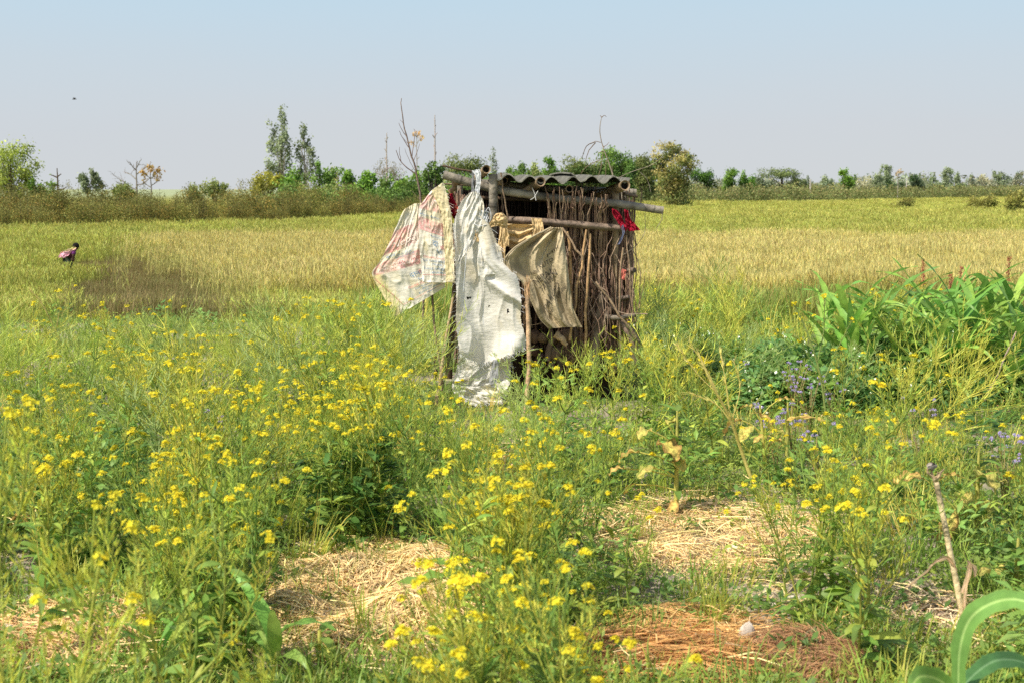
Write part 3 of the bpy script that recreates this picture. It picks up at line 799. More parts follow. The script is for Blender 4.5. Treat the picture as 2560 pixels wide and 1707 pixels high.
def tree(label, name, cat, px, ytop, wpx, Y, blobs, cols, n=1500, ls=0.3, trunk=(0.09, 0.07, 0.05), trad=0.12, limbs=6, ybase=None, bare_=False, group='trees beyond the fields', droop=0.0, tcol=None):
    """blobs: crown lobes (u,v,ru,rv) in crown units, u -1..1 across, v 0 (ground) .. 1 (top)"""
    if px > 1700 and group.startswith('trees'): Y = max(Y, float(hedge_y((px - IW / 2) / FPX * Y * 1.08)) + 16)
    top = at(px, ytop, Y); gx = top[0]; g0 = float(gz(gx, Y)); Ht = top[2] - g0; Wd = wpx / FPX * Y / 2
    r = empty(name, (gx, Y, g0), label, cat, group)
    tb = MB(); cb = MB()
    ends = []
    tops = max(b[1] for b in blobs) if blobs else 1.0
    main = [np.array([0, 0, -0.2])]
    hx = blobs[0][0] * Wd * 0.5 if blobs else 0
    for t in (0.25, 0.5, 0.75, 0.95):
        main.append(np.array([hx * t + rng.normal(0, 0.015) * Ht, rng.normal(0, 0.015) * Ht, Ht * t * tops]))
    tb.tube(main, np.linspace(trad, trad * 0.25, 5), 6, jit(trunk, 0.1))
    for (u, v, ru, rv) in blobs:
        ce = np.array([u * Wd, rng.normal(0, 0.25) * Wd, v * Ht])
        for k in range(max(1, limbs)):
            e = ce + np.clip(rng.normal(size=3), -1.2, 1.2) * [ru * Wd * .5, ru * Wd * .5, rv * Ht * .5]
            t0 = np.clip(e[2] / Ht * rng.uniform(0.3, 0.75), 0.08, 0.9); i = min(3, int(t0 * 4)); b = main[i] * (1 - (t0 * 4 - i)) + main[min(4, i + 1)] * (t0 * 4 - i)
            m = (b + e) / 2 + [0, 0, -0.06 * Ht * rng.uniform()]
            tb.tube([b, m, e], [trad * 0.42, trad * 0.28, trad * 0.08], 4, jit(trunk, 0.15))
            ends.append(e)
        k = int((1.7 if Y < 195 and 'eucalyptus' not in name else 1.35 if Y < 195 else 2.2) * n * ru * rv / sum(b[2] * b[3] for b in blobs)) if blobs else 0
        # sub clumps so that gaps open in the crown
        nc = max(4, int(14 * (ru * rv / max(b[2] * b[3] for b in blobs)) ** 0.5))
        cl = rng.normal(size=(nc, 3)); cl /= np.linalg.norm(cl, axis=1, keepdims=True); cl *= rng.uniform(0.25, 1.0, (nc, 1))
        ci = rng.integers(0, nc, k)
        p = cl[ci] * (1.0 if Y < 195 else 1.12) + rng.normal(0, 0.22, (k, 3))
        kx = 1.06 if 'eucalyptus' in name else 1.22
        P = ce + p * [ru * Wd * kx, ru * Wd * kx, rv * Ht * 1.08]
        P[:, 2] = np.maximum(P[:, 2], 0.1)
        a = rng.normal(size=(k, 3)); a /= np.linalg.norm(a, axis=1, keepdims=True)
        if droop: a = a * [1, 1, 0.3] + [0, 0, -droop]; a /= np.linalg.norm(a, axis=1, keepdims=True)
        q = rng.normal(size=(k, 3)); b_ = np.cross(a, q); b_ /= np.linalg.norm(b_, axis=1, keepdims=True)
        s = ls * rng.uniform(0.5, 1.3, (k, 1))
        quad = np.stack([P - a * s * .5, P + b_ * s * .25, P + a * s * .5, P - b_ * s * .25], 1)
        hi = np.clip(0.5 + 0.5 * (p[:, 2] - p[:, 0] * 0.6), 0, 1)  # lighter tones for upper and left leaves, sunlight put into the colour
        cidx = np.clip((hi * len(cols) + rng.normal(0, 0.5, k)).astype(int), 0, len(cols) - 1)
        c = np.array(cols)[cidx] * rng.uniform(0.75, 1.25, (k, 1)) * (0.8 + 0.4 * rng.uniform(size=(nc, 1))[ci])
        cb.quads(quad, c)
    tb.build('trunk', M_BARK, r, True)
    if cb.n: cb.build('crown', M_TREE, r)
    return r


def bare_tree(label, px, ytop, wpx, Y, trunk, trad, forks, group='bare trees beyond the fields', tuft=None, upright=0.7, n=5):
    top = at(px, ytop, Y); g0 = float(gz(top[0], Y)); Ht = top[2] - g0; Wd = wpx / FPX * Y / 2
    r = empty('bare_tree', (top[0], Y, g0), label, 'tree', group); tb = MB()
    main = np.array([[rng.normal(0, 0.03) * Wd, 0, Ht * t] for t in (0, 0.3, 0.55, 0.8, 1.0)])
    tb.tube(main, np.linspace(trad, trad * 0.3, 5), 5, trunk)
    tips = []

    def grow(b, d, L, rad, lev):
        e = b + d * L; m = (b + e) / 2 + rng.normal(0, 0.06, 3) * L
        tb.tube([b, m, e], [rad, rad * 0.75, rad * 0.45], 4, jit(trunk, 0.15)); tips.append(e)
        if lev > 0:
            for _ in range(n if lev == 1 else 3):
                d2 = unit(d + rng.normal(0, 0.55, 3) + [0, 0, 0.2]); grow(m + (e - m) * rng.uniform(-.3, 1), d2, L * rng.uniform(.4, .7), rad * 0.5, lev - 1)
    for f in forks:
        t, ux, L = f[:3]; i = min(3, int(t * 4)); b = main[i] + (main[i + 1] - main[i]) * (t * 4 - i)
        grow(b, unit([ux * (1 - upright) * 2, rng.normal(0, .3), upright]), L * Wd, trad * 0.5, f[3] if len(f) > 3 else 1)
    tb.build('trunk', M_BARK, r, True)
    if tuft:
        cb = MB()
        for e in tips:
            if e[2] < Ht * tuft[1]: continue
            for _ in range(tuft[2]):
                ce = e + rng.normal(0, 0.16 * Wd, 3); a = unit(rng.normal(size=3)); b = unit(np.cross(a, rng.normal(size=3))); s = tuft[3] * rng.uniform(.5, 1.2)
                cb.quads([[ce - a * s * .5, ce + b * s * .3, ce + a * s * .5, ce - b * s * .3]], jit(tuft[0], 0.25))
        if cb.n: cb.build('crown', M_TREE, r)
    return r


G_OLIVE = [(0.08, 0.11, 0.035), (0.15, 0.185, 0.055), (0.22, 0.25, 0.08)]
G_MID = [(0.045, 0.085, 0.025), (0.09, 0.16, 0.035), (0.15, 0.23, 0.05)]
G_BRIGHT = [(0.05, 0.11, 0.02), (0.11, 0.21, 0.03), (0.17, 0.28, 0.04)]
G_EUC = [(0.14, 0.17, 0.10), (0.19, 0.235, 0.13), (0.25, 0.29, 0.15)]
G_YEL = [(0.16, 0.18, 0.03), (0.28, 0.28, 0.04), (0.36, 0.34, 0.05)]
G_LIME = [(0.14, 0.18, 0.04), (0.25, 0.30, 0.06), (0.33, 0.37, 0.08)]
G_TAN = [(0.17, 0.165, 0.055), (0.31, 0.28, 0.09), (0.38, 0.32, 0.12)]
G_HAZE = [(0.15, 0.19, 0.12), (0.20, 0.25, 0.14), (0.25, 0.29, 0.16)]  # greyed, paler leaf colours with distance haze put into them
G_HAZED = [(0.13, 0.165, 0.10), (0.17, 0.21, 0.12), (0.22, 0.26, 0.14)]  # darker set, distance haze likewise in the colour
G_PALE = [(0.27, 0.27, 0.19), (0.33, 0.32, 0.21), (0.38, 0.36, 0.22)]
G_RUST = [(0.30, 0.19, 0.08), (0.40, 0.26, 0.09), (0.45, 0.30, 0.12)]
R1 = [(0, .62, 1.0, .36)]
TB = (0.13, 0.11, 0.09)

tree('tall lime green open tree at the left edge of the photo', 'tree', 'tree', 18, 335, 150, 150, [(0, .72, .62, .26), (.45, .5, .5, .2), (-.5, .55, .5, .25), (.6, .34, .35, .14), (-.2, .4, .5, .16)], G_LIME, 3000, 0.32, trad=0.2, limbs=7)
tree('small green bush poking over the hedge beside the lime green tree', 'shrub', 'shrub', 88, 446, 40, 120, [(-.3, .75, .5, .25), (.5, .7, .4, .2)], G_BRIGHT, 500, 0.3)
bare_tree('lopped bare trunk with one crooked limb above the left hedge', 143, 421, 46, 120, (0.12, 0.09, 0.06), 0.13, [(.62, -1.6, 1.6, 0), (.78, -1.0, 0.9, 0), (.8, .5, .5, 0), (.55, 1.6, 1.2, 0)], upright=0.45)
tree('low green sprout at the foot of the lopped bare trunk', 'shrub', 'shrub', 131, 455, 30, 118, R1, G_MID, 260, 0.3)
tree('grey green two lobed tree between the lopped trunk and the dry tree', 'tree', 'tree', 222, 427, 56, 190, [(-.5, .8, .45, .2), (.3, .86, .4, .14), (.55, .68, .5, .22), (-.3, .6, .4, .2)], G_HAZE, 1300, 0.35, limbs=5)
tree('low rounded green tree just left of the dry bare tree', 'tree', 'tree', 300, 453, 76, 150, [(0, .7, .7, .28), (.6, .62, .5, .2)], G_OLIVE, 900, 0.35)
bare_tree('spreading grey bare tree above the left hedge', 340, 405, 80, 160, (0.26, 0.23, 0.2), 0.14, [(.4, -1.3, 1.2, 2), (.5, 1.2, 1.0, 2), (.6, -1.1, .9, 2), (.7, .9, .8, 2), (.8, -.5, .6, 2), (.85, .4, .5, 2)], upright=0.6, n=4)
bare_tree('thin rust leaved tree touching the grey bare tree', 376, 418, 52, 160, (0.24, 0.2, 0.17), 0.1, [(.5, -1.2, .9, 2), (.55, 1.2, .9, 2), (.7, -.8, .7, 2), (.7, .8, .7, 2), (.8, .1, .5, 2)], tuft=((0.42, 0.28, 0.10), .72, 5, 0.35), upright=0.62, n=3)
tree('brownish green wispy bush on the hedge left of the yellow tree', 'shrub', 'shrub', 538, 444, 56, 135, [(-.2, .72, .7, .25), (.5, .66, .5, .2)], G_TAN[:1] + G_OLIVE, 700, 0.3)
tree('thin wispy shrub rising from the hedge, farther left than the brownish one', 'shrub', 'shrub', 478, 460, 60, 125, [(0, .75, .5, .2), (.6, .7, .5, .2)], G_OLIVE, 420, 0.3)
tree('tallest eucalyptus with two pointed tops', 'eucalyptus_tree', 'tree', 699, 270, 90, 165, [(.15, .88, .3, .12), (-.35, .8, .3, .12), (.3, .72, .4, .12), (-.5, .62, .38, .12), (0, .62, .5, .14), (-.6, .46, .38, .11), (.35, .5, .45, .13), (-.2, .4, .55, .12), (.55, .34, .4, .09), (-.5, .28, .4, .08), (.1, .26, .4, .08)], G_EUC, 2300, 0.34, trunk=(0.34, 0.3, 0.26), trad=0.16, limbs=2, droop=0.6)
tree('slimmer eucalyptus with a pale trunk to the right of the tallest one', 'eucalyptus_tree', 'tree', 761, 300, 60, 165, [(-.1, .88, .34, .11), (.2, .74, .5, .1), (.55, .62, .42, .11), (-.55, .64, .38, .12), (.6, .46, .36, .1), (-.3, .48, .3, .12), (.2, .36, .35, .1), (-.6, .36, .4, .1)], G_EUC, 1150, 0.34, trunk=(0.42, 0.37, 0.32), trad=0.15, limbs=2, droop=0.6)
tree('yellow leaved spreading tree below the tallest eucalyptus', 'tree', 'tree', 672, 424, 92, 135, [(-.3, .72, .6, .24), (.4, .74, .5, .2), (-.6, .5, .4, .2)], G_YEL, 1500, 0.3)
tree('round green tree between the yellow tree and the slimmer eucalyptus', 'tree', 'tree', 728, 421, 66, 132, [(0, .68, .8, .3), (.3, .45, .7, .25)], G_BRIGHT, 1500, 0.28)
tree('dark green two part tree right of the slimmer eucalyptus', 'tree', 'tree', 806, 408, 66, 130, [(-.35, .88, .3, .12), (.1, .66, .75, .24), (.1, .4, .85, .26)], G_MID, 1900, 0.27)
tree('thin tawny tree behind the dark green two part tree', 'tree', 'tree', 830, 413, 40, 160, [(0, .75, .7, .22), (.3, .5, .6, .2)], G_TAN[:2] + G_OLIVE[2:], 500, 0.3)
tree('block shaped green tree, second past the slimmer eucalyptus', 'tree', 'tree', 868, 419, 50, 130, [(0, .8, .8, .18), (0, .5, .85, .28)], G_BRIGHT, 1500, 0.27)
tree('green tree with a flat bright top right of the block shaped tree', 'tree', 'tree', 916, 421, 56, 132, [(-.2, .76, .6, .16), (.5, .82, .4, .12), (0, .5, .85, .28)], G_BRIGHT, 1400, 0.27)
tree('low green tree at the foot of the bare mast trunk', 'tree', 'tree', 968, 436, 50, 135, [(0, .6, .9, .32)], G_MID, 900, 0.28)
tree('grey brown leafless crown behind the bare mast trunk', 'tree', 'tree', 975, 398, 76, 185, [(-.45, .74, .5, .2), (.45, .68, .5, .24)], [(0.22, 0.2, 0.16), (0.24, 0.2, 0.14), (0.18, 0.17, 0.1)], 800, 0.2, trad=0.1, limbs=12)
bare_tree('bare mast like trunk with short stubs over the grey brown crown', 966, 333, 30, 150, (0.40, 0.34, 0.29), 0.13, [(.5, -1, .8, 0), (.5, 1, .8, 0), (.62, -.8, .6, 0), (.72, -.6, .7, 0), (.85, -.5, .5, 0), (.9, .3, .4, 0), (.4, 1.2, .8, 0)], tuft=((0.28, 0.25, 0.14), .93, 5, 0.3), upright=0.62)
tree('rounded green tree right of the bare mast trunk', 'tree', 'tree', 1010, 432, 52, 134, [(0, .64, .85, .3), (.5, .5, .6, .28)], G_BRIGHT, 1000, 0.28)
tree('bright green tree just left of the forked pollard tree', 'tree', 'tree', 1050, 428, 46, 132, [(0, .66, .85, .3), (-.4, .45, .7, .28)], G_BRIGHT, 1000, 0.28)
bare_tree('slender tree with an amber tuft of leaves at its top', 1042, 328, 36, 165, (0.32, 0.28, 0.24), 0.09, [(.75, -1.1, 1.0, 1), (.8, .8, .8, 1), (.9, -.5, .6, 1), (.92, .6, .6, 1), (.6, .9, .5, 0), (.5, -.8, .4, 0)], tuft=((0.46, 0.31, 0.13), .82, 7, 0.3), upright=0.65, n=3)
bare_tree('tallest bare trunk, knobbly, behind the sack end of the hut', 1087, 288, 30, 150, (0.42, 0.36, 0.32), 0.14, [(.72, -.9, .7, 0), (.74, .9, .7, 0), (.55, .5, .6, 0), (.85, .5, .4, 0), (.45, -1.4, 1.2, 0), (.92, -.3, .35, 0), (.62, -.5, .6, 0)], upright=0.7)
tree('forked pollard tree with two leafy heads on dark limbs', 'tree', 'tree', 1084, 402, 48, 125, [(-.5, .74, .5, .16), (.5, .86, .42, .12), (.45, .66, .35, .1)], G_MID, 1100, 0.26, trunk=(0.07, 0.06, 0.05), trad=0.22, limbs=4)
tree('broad olive dome shaped tree above the left roof corner', 'tree', 'tree', 1160, 373, 106, 175, [(0, .76, .75, .2), (-.5, .6, .5, .2), (.5, .62, .5, .2)], G_OLIVE, 2600, 0.27, limbs=8)
tree('sparse grey twiggy tree right of the olive dome', 'tree', 'tree', 1236, 372, 34, 190, [(0, .75, .6, .2), (.2, .45, .7, .2), (-.3, .55, .5, .16)], G_HAZE, 420, 0.28, limbs=9)
tree('loose green tree behind the left part of the roof', 'tree', 'tree', 1292, 398, 62, 170, [(.4, .8, .5, .15), (-.5, .72, .4, .14), (0, .5, .8, .24)], G_MID, 1300, 0.3)
tree('dark narrow tree behind the middle of the roof', 'tree', 'tree', 1338, 402, 34, 165, [(0, .7, .7, .2), (0, .45, .8, .22)], G_OLIVE, 800, 0.28)
tree('bright green pointed tree behind the middle of the roof', 'tree', 'tree', 1374, 382, 50, 165, [(-.1, .86, .35, .12), (.1, .68, .7, .16), (.1, .45, .9, .22)], G_BRIGHT, 1500, 0.28)
tree('low pale green tree behind the roof, left of the wide one', 'tree', 'tree', 1424, 418, 44, 175, [(0, .66, .8, .28)], G_HAZE[1:] + G_BRIGHT[1:2], 700, 0.3)
tree('wide mid green tree behind the dry twig on the roof', 'tree', 'tree', 1455, 384, 120, 170, [(0, .72, .7, .22), (-.5, .55, .5, .24), (.5, .6, .6, .24)], G_MID[:2] + G_OLIVE[2:], 4200, 0.3, limbs=8)
tree('taller domed green tree right of the dry twig', 'tree', 'tree', 1542, 366, 84, 172, [(0, .78, .7, .18), (.5, .62, .5, .2), (-.4, .55, .6, .22)], G_MID, 3800, 0.3, limbs=8)
tree('dark slim tree at the right corner of the roof', 'tree', 'tree', 1576, 400, 28, 160, [(0, .72, .7, .2), (.2, .45, .6, .16)], G_MID[:2], 600, 0.27, trunk=(0.06, 0.05, 0.04))
tree('soft green tree beside the bamboo clump', 'tree', 'tree', 1606, 380, 72, 178, [(0, .74, .8, .2), (.3, .5, .7, .22)], G_OLIVE, 3000, 0.3)
tree('large tan and green bamboo clump', 'bamboo_clump', 'bamboo', 1682, 338, 116, 165, [(.1, .84, .5, .14), (.65, .74, .32, .1), (-.5, .7, .4, .16), (.3, .62, .55, .16), (-.25, .45, .55, .2), (.4, .4, .5, .2), (.8, .55, .25, .08), (0, .22, .7, .18)], G_OLIVE[:1] + G_TAN[:1] + G_OLIVE[1:2] + G_TAN[1:] , 4600, 0.32, trunk=(0.24, 0.2, 0.08), trad=0.1, limbs=5)
tree('dark dense green tree just right of the bamboo clump', 'tree', 'tree', 1752, 422, 72, 200, [(-.5, .8, .45, .16), (.1, .7, .6, .24), (.55, .66, .4, .24)], G_MID[:1] + G_BRIGHT[:2], 1500, 0.32)
tree('upright green tree with banana like stems, second right of the bamboo', 'tree', 'tree', 1826, 420, 42, 205, [(.4, .85, .5, .14), (-.2, .66, .7, .22), (-.7, .4, .3, .2)], G_BRIGHT, 1000, 0.33)
tree('narrow green tree between the upright tree and the grey green row', 'tree', 'tree', 1858, 428, 28, 205, [(0, .74, .7, .22), (.1, .4, .6, .16)], G_BRIGHT, 600, 0.33)
tree('round green tree left of the grey green spreading tree', 'tree', 'tree', 1880, 436, 30, 205, [(0, .66, .8, .28)], G_BRIGHT[:2], 600, 0.33)
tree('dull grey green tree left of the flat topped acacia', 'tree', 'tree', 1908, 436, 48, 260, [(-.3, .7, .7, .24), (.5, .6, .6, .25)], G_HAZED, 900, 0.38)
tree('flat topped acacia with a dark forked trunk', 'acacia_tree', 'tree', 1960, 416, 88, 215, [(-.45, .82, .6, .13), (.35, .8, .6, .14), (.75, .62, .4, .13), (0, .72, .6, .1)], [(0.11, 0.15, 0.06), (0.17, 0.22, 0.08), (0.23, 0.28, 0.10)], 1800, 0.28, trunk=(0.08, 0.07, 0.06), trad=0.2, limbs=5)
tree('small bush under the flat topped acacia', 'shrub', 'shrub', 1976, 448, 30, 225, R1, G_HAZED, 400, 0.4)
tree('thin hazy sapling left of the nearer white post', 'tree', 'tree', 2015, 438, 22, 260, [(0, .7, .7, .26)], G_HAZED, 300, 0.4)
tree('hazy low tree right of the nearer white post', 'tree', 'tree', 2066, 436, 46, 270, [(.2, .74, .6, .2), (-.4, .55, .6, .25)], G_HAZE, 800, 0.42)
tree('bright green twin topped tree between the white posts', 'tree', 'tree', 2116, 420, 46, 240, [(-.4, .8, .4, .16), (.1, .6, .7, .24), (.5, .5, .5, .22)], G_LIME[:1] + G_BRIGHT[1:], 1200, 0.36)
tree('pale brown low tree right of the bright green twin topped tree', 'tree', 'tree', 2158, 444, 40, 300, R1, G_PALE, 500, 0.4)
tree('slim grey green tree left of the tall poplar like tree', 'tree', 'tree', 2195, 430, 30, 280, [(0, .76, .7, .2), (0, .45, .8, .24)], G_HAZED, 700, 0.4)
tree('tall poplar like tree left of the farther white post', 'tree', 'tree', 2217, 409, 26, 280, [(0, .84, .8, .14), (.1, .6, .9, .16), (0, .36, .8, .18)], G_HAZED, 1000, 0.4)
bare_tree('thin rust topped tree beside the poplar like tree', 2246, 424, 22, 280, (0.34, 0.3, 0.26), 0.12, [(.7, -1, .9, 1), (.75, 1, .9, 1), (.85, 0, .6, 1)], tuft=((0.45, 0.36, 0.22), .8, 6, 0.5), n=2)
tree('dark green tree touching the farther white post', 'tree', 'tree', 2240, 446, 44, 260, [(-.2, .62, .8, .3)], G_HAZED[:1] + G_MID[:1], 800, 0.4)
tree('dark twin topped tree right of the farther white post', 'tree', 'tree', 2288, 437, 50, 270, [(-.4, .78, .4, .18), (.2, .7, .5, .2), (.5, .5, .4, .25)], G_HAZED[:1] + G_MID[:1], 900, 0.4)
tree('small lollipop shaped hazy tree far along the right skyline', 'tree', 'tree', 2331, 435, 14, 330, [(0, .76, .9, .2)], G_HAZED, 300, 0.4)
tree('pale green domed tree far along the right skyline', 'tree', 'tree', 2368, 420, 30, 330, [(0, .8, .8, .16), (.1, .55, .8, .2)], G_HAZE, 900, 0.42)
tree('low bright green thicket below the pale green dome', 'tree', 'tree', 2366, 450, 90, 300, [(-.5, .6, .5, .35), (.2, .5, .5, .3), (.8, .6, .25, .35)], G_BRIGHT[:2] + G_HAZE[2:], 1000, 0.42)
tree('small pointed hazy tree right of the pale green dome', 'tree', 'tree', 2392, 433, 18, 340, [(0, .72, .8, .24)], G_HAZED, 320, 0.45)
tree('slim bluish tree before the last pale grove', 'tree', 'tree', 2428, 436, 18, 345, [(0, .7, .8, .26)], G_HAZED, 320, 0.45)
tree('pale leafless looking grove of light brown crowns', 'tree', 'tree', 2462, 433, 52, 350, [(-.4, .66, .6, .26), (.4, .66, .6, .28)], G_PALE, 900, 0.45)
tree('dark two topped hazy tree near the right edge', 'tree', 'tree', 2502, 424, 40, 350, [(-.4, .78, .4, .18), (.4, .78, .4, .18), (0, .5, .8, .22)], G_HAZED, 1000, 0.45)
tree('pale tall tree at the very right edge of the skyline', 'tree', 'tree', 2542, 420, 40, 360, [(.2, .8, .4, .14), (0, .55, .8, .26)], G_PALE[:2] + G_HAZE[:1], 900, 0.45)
# shrubs standing out in the wheat
for px, yt, wp_, Y, lb in ((2462, 489, 78, 150, 'low olive shrub standing alone in the far wheat'), (2545, 482, 70, 130, 'taller olive shrub in the wheat at the right edge of the photo'),
                           (2262, 497, 60, 160, 'faint pale shrub in the wheat left of the low olive shrub')):
    tree(lb, 'shrub', 'shrub', px, yt, wp_, Y, [(-.4, .6, .55, .4), (.4, .6, .5, .42), (0, .4, .8, .4)], [(0.10, 0.12, 0.03), (0.17, 0.18, 0.04), (0.24, 0.22, 0.06)], 900, 0.26, group='shrubs out in the wheat', trad=0.04)
# white posts and the low wall
for px, yt, Y, lb in ((2026, 450, 250, 'white post before the scrub, nearer to the acacia'), (2267, 447, 305, 'white post before the scrub, farther right beside dark trees')):
    t = at(px, yt, Y); g0 = float(gz(t[0], Y)); hh = t[2] - g0
    mb = MB(); mb.tube([[0, 0, -.2], [0.02, 0, hh * .5], [0, 0, hh]], [0.15, 0.13, 0.12], 8, (0.55, 0.51, 0.45), cap=True)
    mb.build('post', M_BARK, None, True, lb, 'post', 'white posts at the field edge').location = (t[0], Y, g0)
t = at(1597, 465, 245); g0 = float(gz(t[0], 245)); mb = MB(); hh = t[2] - g0
for k in range(4):
    x0, x1 = -1.6 + k * 0.85, -1.6 + (k + 1) * 0.85
    for z0, z1, dd in ((0, hh, 0.0), (hh, hh + 0.1, 0.06)):
        P = np.array([[x0, -dd, z0], [x1, -dd, z0], [x1, -dd, z1], [x0, -dd, z1], [x0, .3 + dd, z0], [x1, .3 + dd, z0], [x1, .3 + dd, z1], [x0, .3 + dd, z1]])
        mb.patch(P, [[0, 1, 2, 3], [5, 4, 7, 6], [3, 2, 6, 7], [1, 5, 6, 2], [4, 0, 3, 7]], jit((0.42, 0.41, 0.40), 0.08))
mb.build('boundary_wall', M_SHEET, None, False, 'low grey wall half hidden between the roof corner and the bamboo', 'wall').location = (t[0], 245, g0)
# a bird, hardly more than a dot
mb = MB(); p = at(186, 249, 130)
mb.tube([[-.2, 0, 0], [0, 0, .03], [.22, 0, 0]], [.02, .06, .01], 6, (0.05, 0.05, 0.05))
for s in (-1, 1): mb.ribbon([[0, 0, .03], [.02, s * .2, .14], [-.06, s * .42, .10]], [.16, .14, .02], [1, 0, 0], (0.05, 0.05, 0.05))
mb.build('bird', M_BARK, None, False, 'tiny dark bird in the pale sky at the upper left', 'bird').location = p

# ------------------------------------------------------------------ the hut
HB = ground(1340, 1000); HUT_G = None
hut = empty('field_hut', (0.2, 10.3, float(gz(0.2, 10.3))), 'small ramshackle hut of bamboo poles and dry sticks under a corrugated grey sheet roof', 'hut')


def wpath(pts, n=None):
    """poly path through measured points (px,py,Y)"""
    P = np.array([at(*p) for p in pts])
    if n and len(P) >= 2:
        t = np.linspace(0, 1, len(P)); tt = np.linspace(0, 1, n)
        if len(P) > 2:
            Q = np.empty((n, 3))
            for k in range(3):
                m = np.gradient(P[:, k], t); i = np.clip(np.searchsorted(t, tt) - 1, 0, len(t) - 2); h = t[i + 1] - t[i]; s = (tt - t[i]) / h
                Q[:, k] = (2 * s ** 3 - 3 * s ** 2 + 1) * P[i, k] + (s ** 3 - 2 * s ** 2 + s) * h * m[i] + (-2 * s ** 3 + 3 * s ** 2) * P[i + 1, k] + (s ** 3 - s ** 2) * h * m[i + 1]
            return Q
        return P[0] + (P[1] - P[0]) * tt[:, None]
    return P


def bamboo(pts, rad, col, node=0.26, off=0.1, hollow=True, sides=14, taper=0.9):
    mb = MB(); P0 = wpath(pts, 40); P0 = P0 + .35 * rad * np.stack([fbm(np.linspace(0, 7, 40), np.full(40, rad * 900 + k), 3) - .5 for k in range(3)], 1); seg = np.concatenate([[0], np.cumsum(np.linalg.norm(np.diff(P0, axis=0), axis=1))]); L = seg[-1]
    s = np.sort(np.concatenate([np.linspace(0, L, 36)] + [[q - .012, q - .004, q, q + .006, q + .02] for q in np.arange(off, L, node)])); s = np.clip(s, 0, L)
    P = np.stack([np.interp(s, seg, P0[:, k]) for k in range(3)], 1)
    d = np.min(np.abs((s[:, None] - np.arange(off, L, node)[None])), 1)
    r = rad * (1 + (taper - 1) * s / L) * (1 + 0.12 * np.exp(-(d / 0.008) ** 2) - 0.03 * np.exp(-(d / .03) ** 2))
    c = np.array(col)[None] * (0.85 + 0.3 * fbm(s * 6, s * 0 + rad * 99, 7))[:, None]
    c = c * (1 - 0.45 * np.exp(-((d - .008) / 0.006) ** 2))[:, None] * (1 - .35 * smooth(.5, .66, fbm(s * 11, s * 0 + rad * 55, 8)))[:, None]
    mb.tube(P, r, sides, c)
    if hollow:
        for e, q in ((0, 1), (-1, -1)):
            dirv = unit(P[q * 3 if e == 0 else -4] - P[e])
            mb.tube([P[e], P[e] + dirv * 0.005, P[e] + dirv * 0.06, P[e] + dirv * 0.061], [r[e], r[e] * .78, r[e] * .72, 0.001], sides, np.array([col, np.array(col) * .7, (0.03, 0.022, 0.015), (0.02, 0.015, 0.01)]))  # inner tube coloured near black, the hollow's shade put into it
    return mb


def stick_mb(pts, r0, r1, col, sides=5, wob=0.006, n=7, mb=None):
    mb = mb or MB(); P = wpath(pts, n).copy(); P[1:-1] += rng.normal(0, wob, (n - 2, 3)) * [1, .5, .5]
    k = np.linspace(0, 1, n)
    mb.tube(P, r0 + (r1 - r0) * k, sides, np.array(col) * (0.8 + 0.4 * rng.uniform(size=(n, 1))), cap=True); return mb


GREYB = (0.29, 0.25, 0.185); TANB = (0.36, 0.25, 0.14); DKB = (0.10, 0.065, 0.04); LTB = (0.46, 0.32, 0.17)
px2m = lambda v, Y=9.9: v / FPX * Y
# roof: two overlapping corrugated sheets
PITCHM = px2m(52)


def sheet(px0, px1, y0, y1, ph, lift, sag):
    mb = MB(); n = 110; m = 12; u = np.linspace(0, 1, n)
    front = np.array([at(px0 + (px1 - px0) * t, y0 + (y1 - y0) * t + sag * math.sin(PI * t), 9.62) for t in u]) + [0, 0, .004]
    wave = 0.023 * np.cos(2 * PI * (front[:, 0] / PITCHM + ph)); wave = np.sign(wave) * np.abs(wave) ** 0.9 * 0.023 ** 0.1
    rows = []
    for k in range(m):
        t = k / (m - 1); off = np.array([-0.10 * t, 1.45 * t, 0.012 * t + 0.01 * math.sin(t * 3)])
        rows.append(front + off + np.stack([0 * u, 0 * u + 0.006 * vnoise(u * 30, u * 0, 4) * (k == 0), wave + lift - .01 * t], 1))
    T = np.array(rows); B = T - [0, 0, 0.010]
    c = np.array((0.15, 0.145, 0.12)) * (0.65 + 0.7 * fbm(T[..., 0] * 7, T[..., 1] * 4, 12))[..., None]
    c[0] *= 1.3
    mb.grid(T, c)
    mb.grid(B[:, ::-1], np.broadcast_to((0.06, 0.06, 0.042), c.shape))  # underside coloured darker than the top, its shade painted in
    for a, b in ((T[0], B[0]), (B[-1], T[-1]), (T[:, -1], B[:, -1]), (B[:, 0], T[:, 0])):
        mb.grid(np.stack([b, a]), (0.24, 0.23, 0.18))
    return mb


part('roof_sheet', sheet(1243, 1452, 441, 450, 0.15, 0.0, 4), M_SHEET, hut, True)
part('roof_sheet', sheet(1424, 1576, 446, 452, 0.27, 0.012, 5), M_SHEET, hut, True)
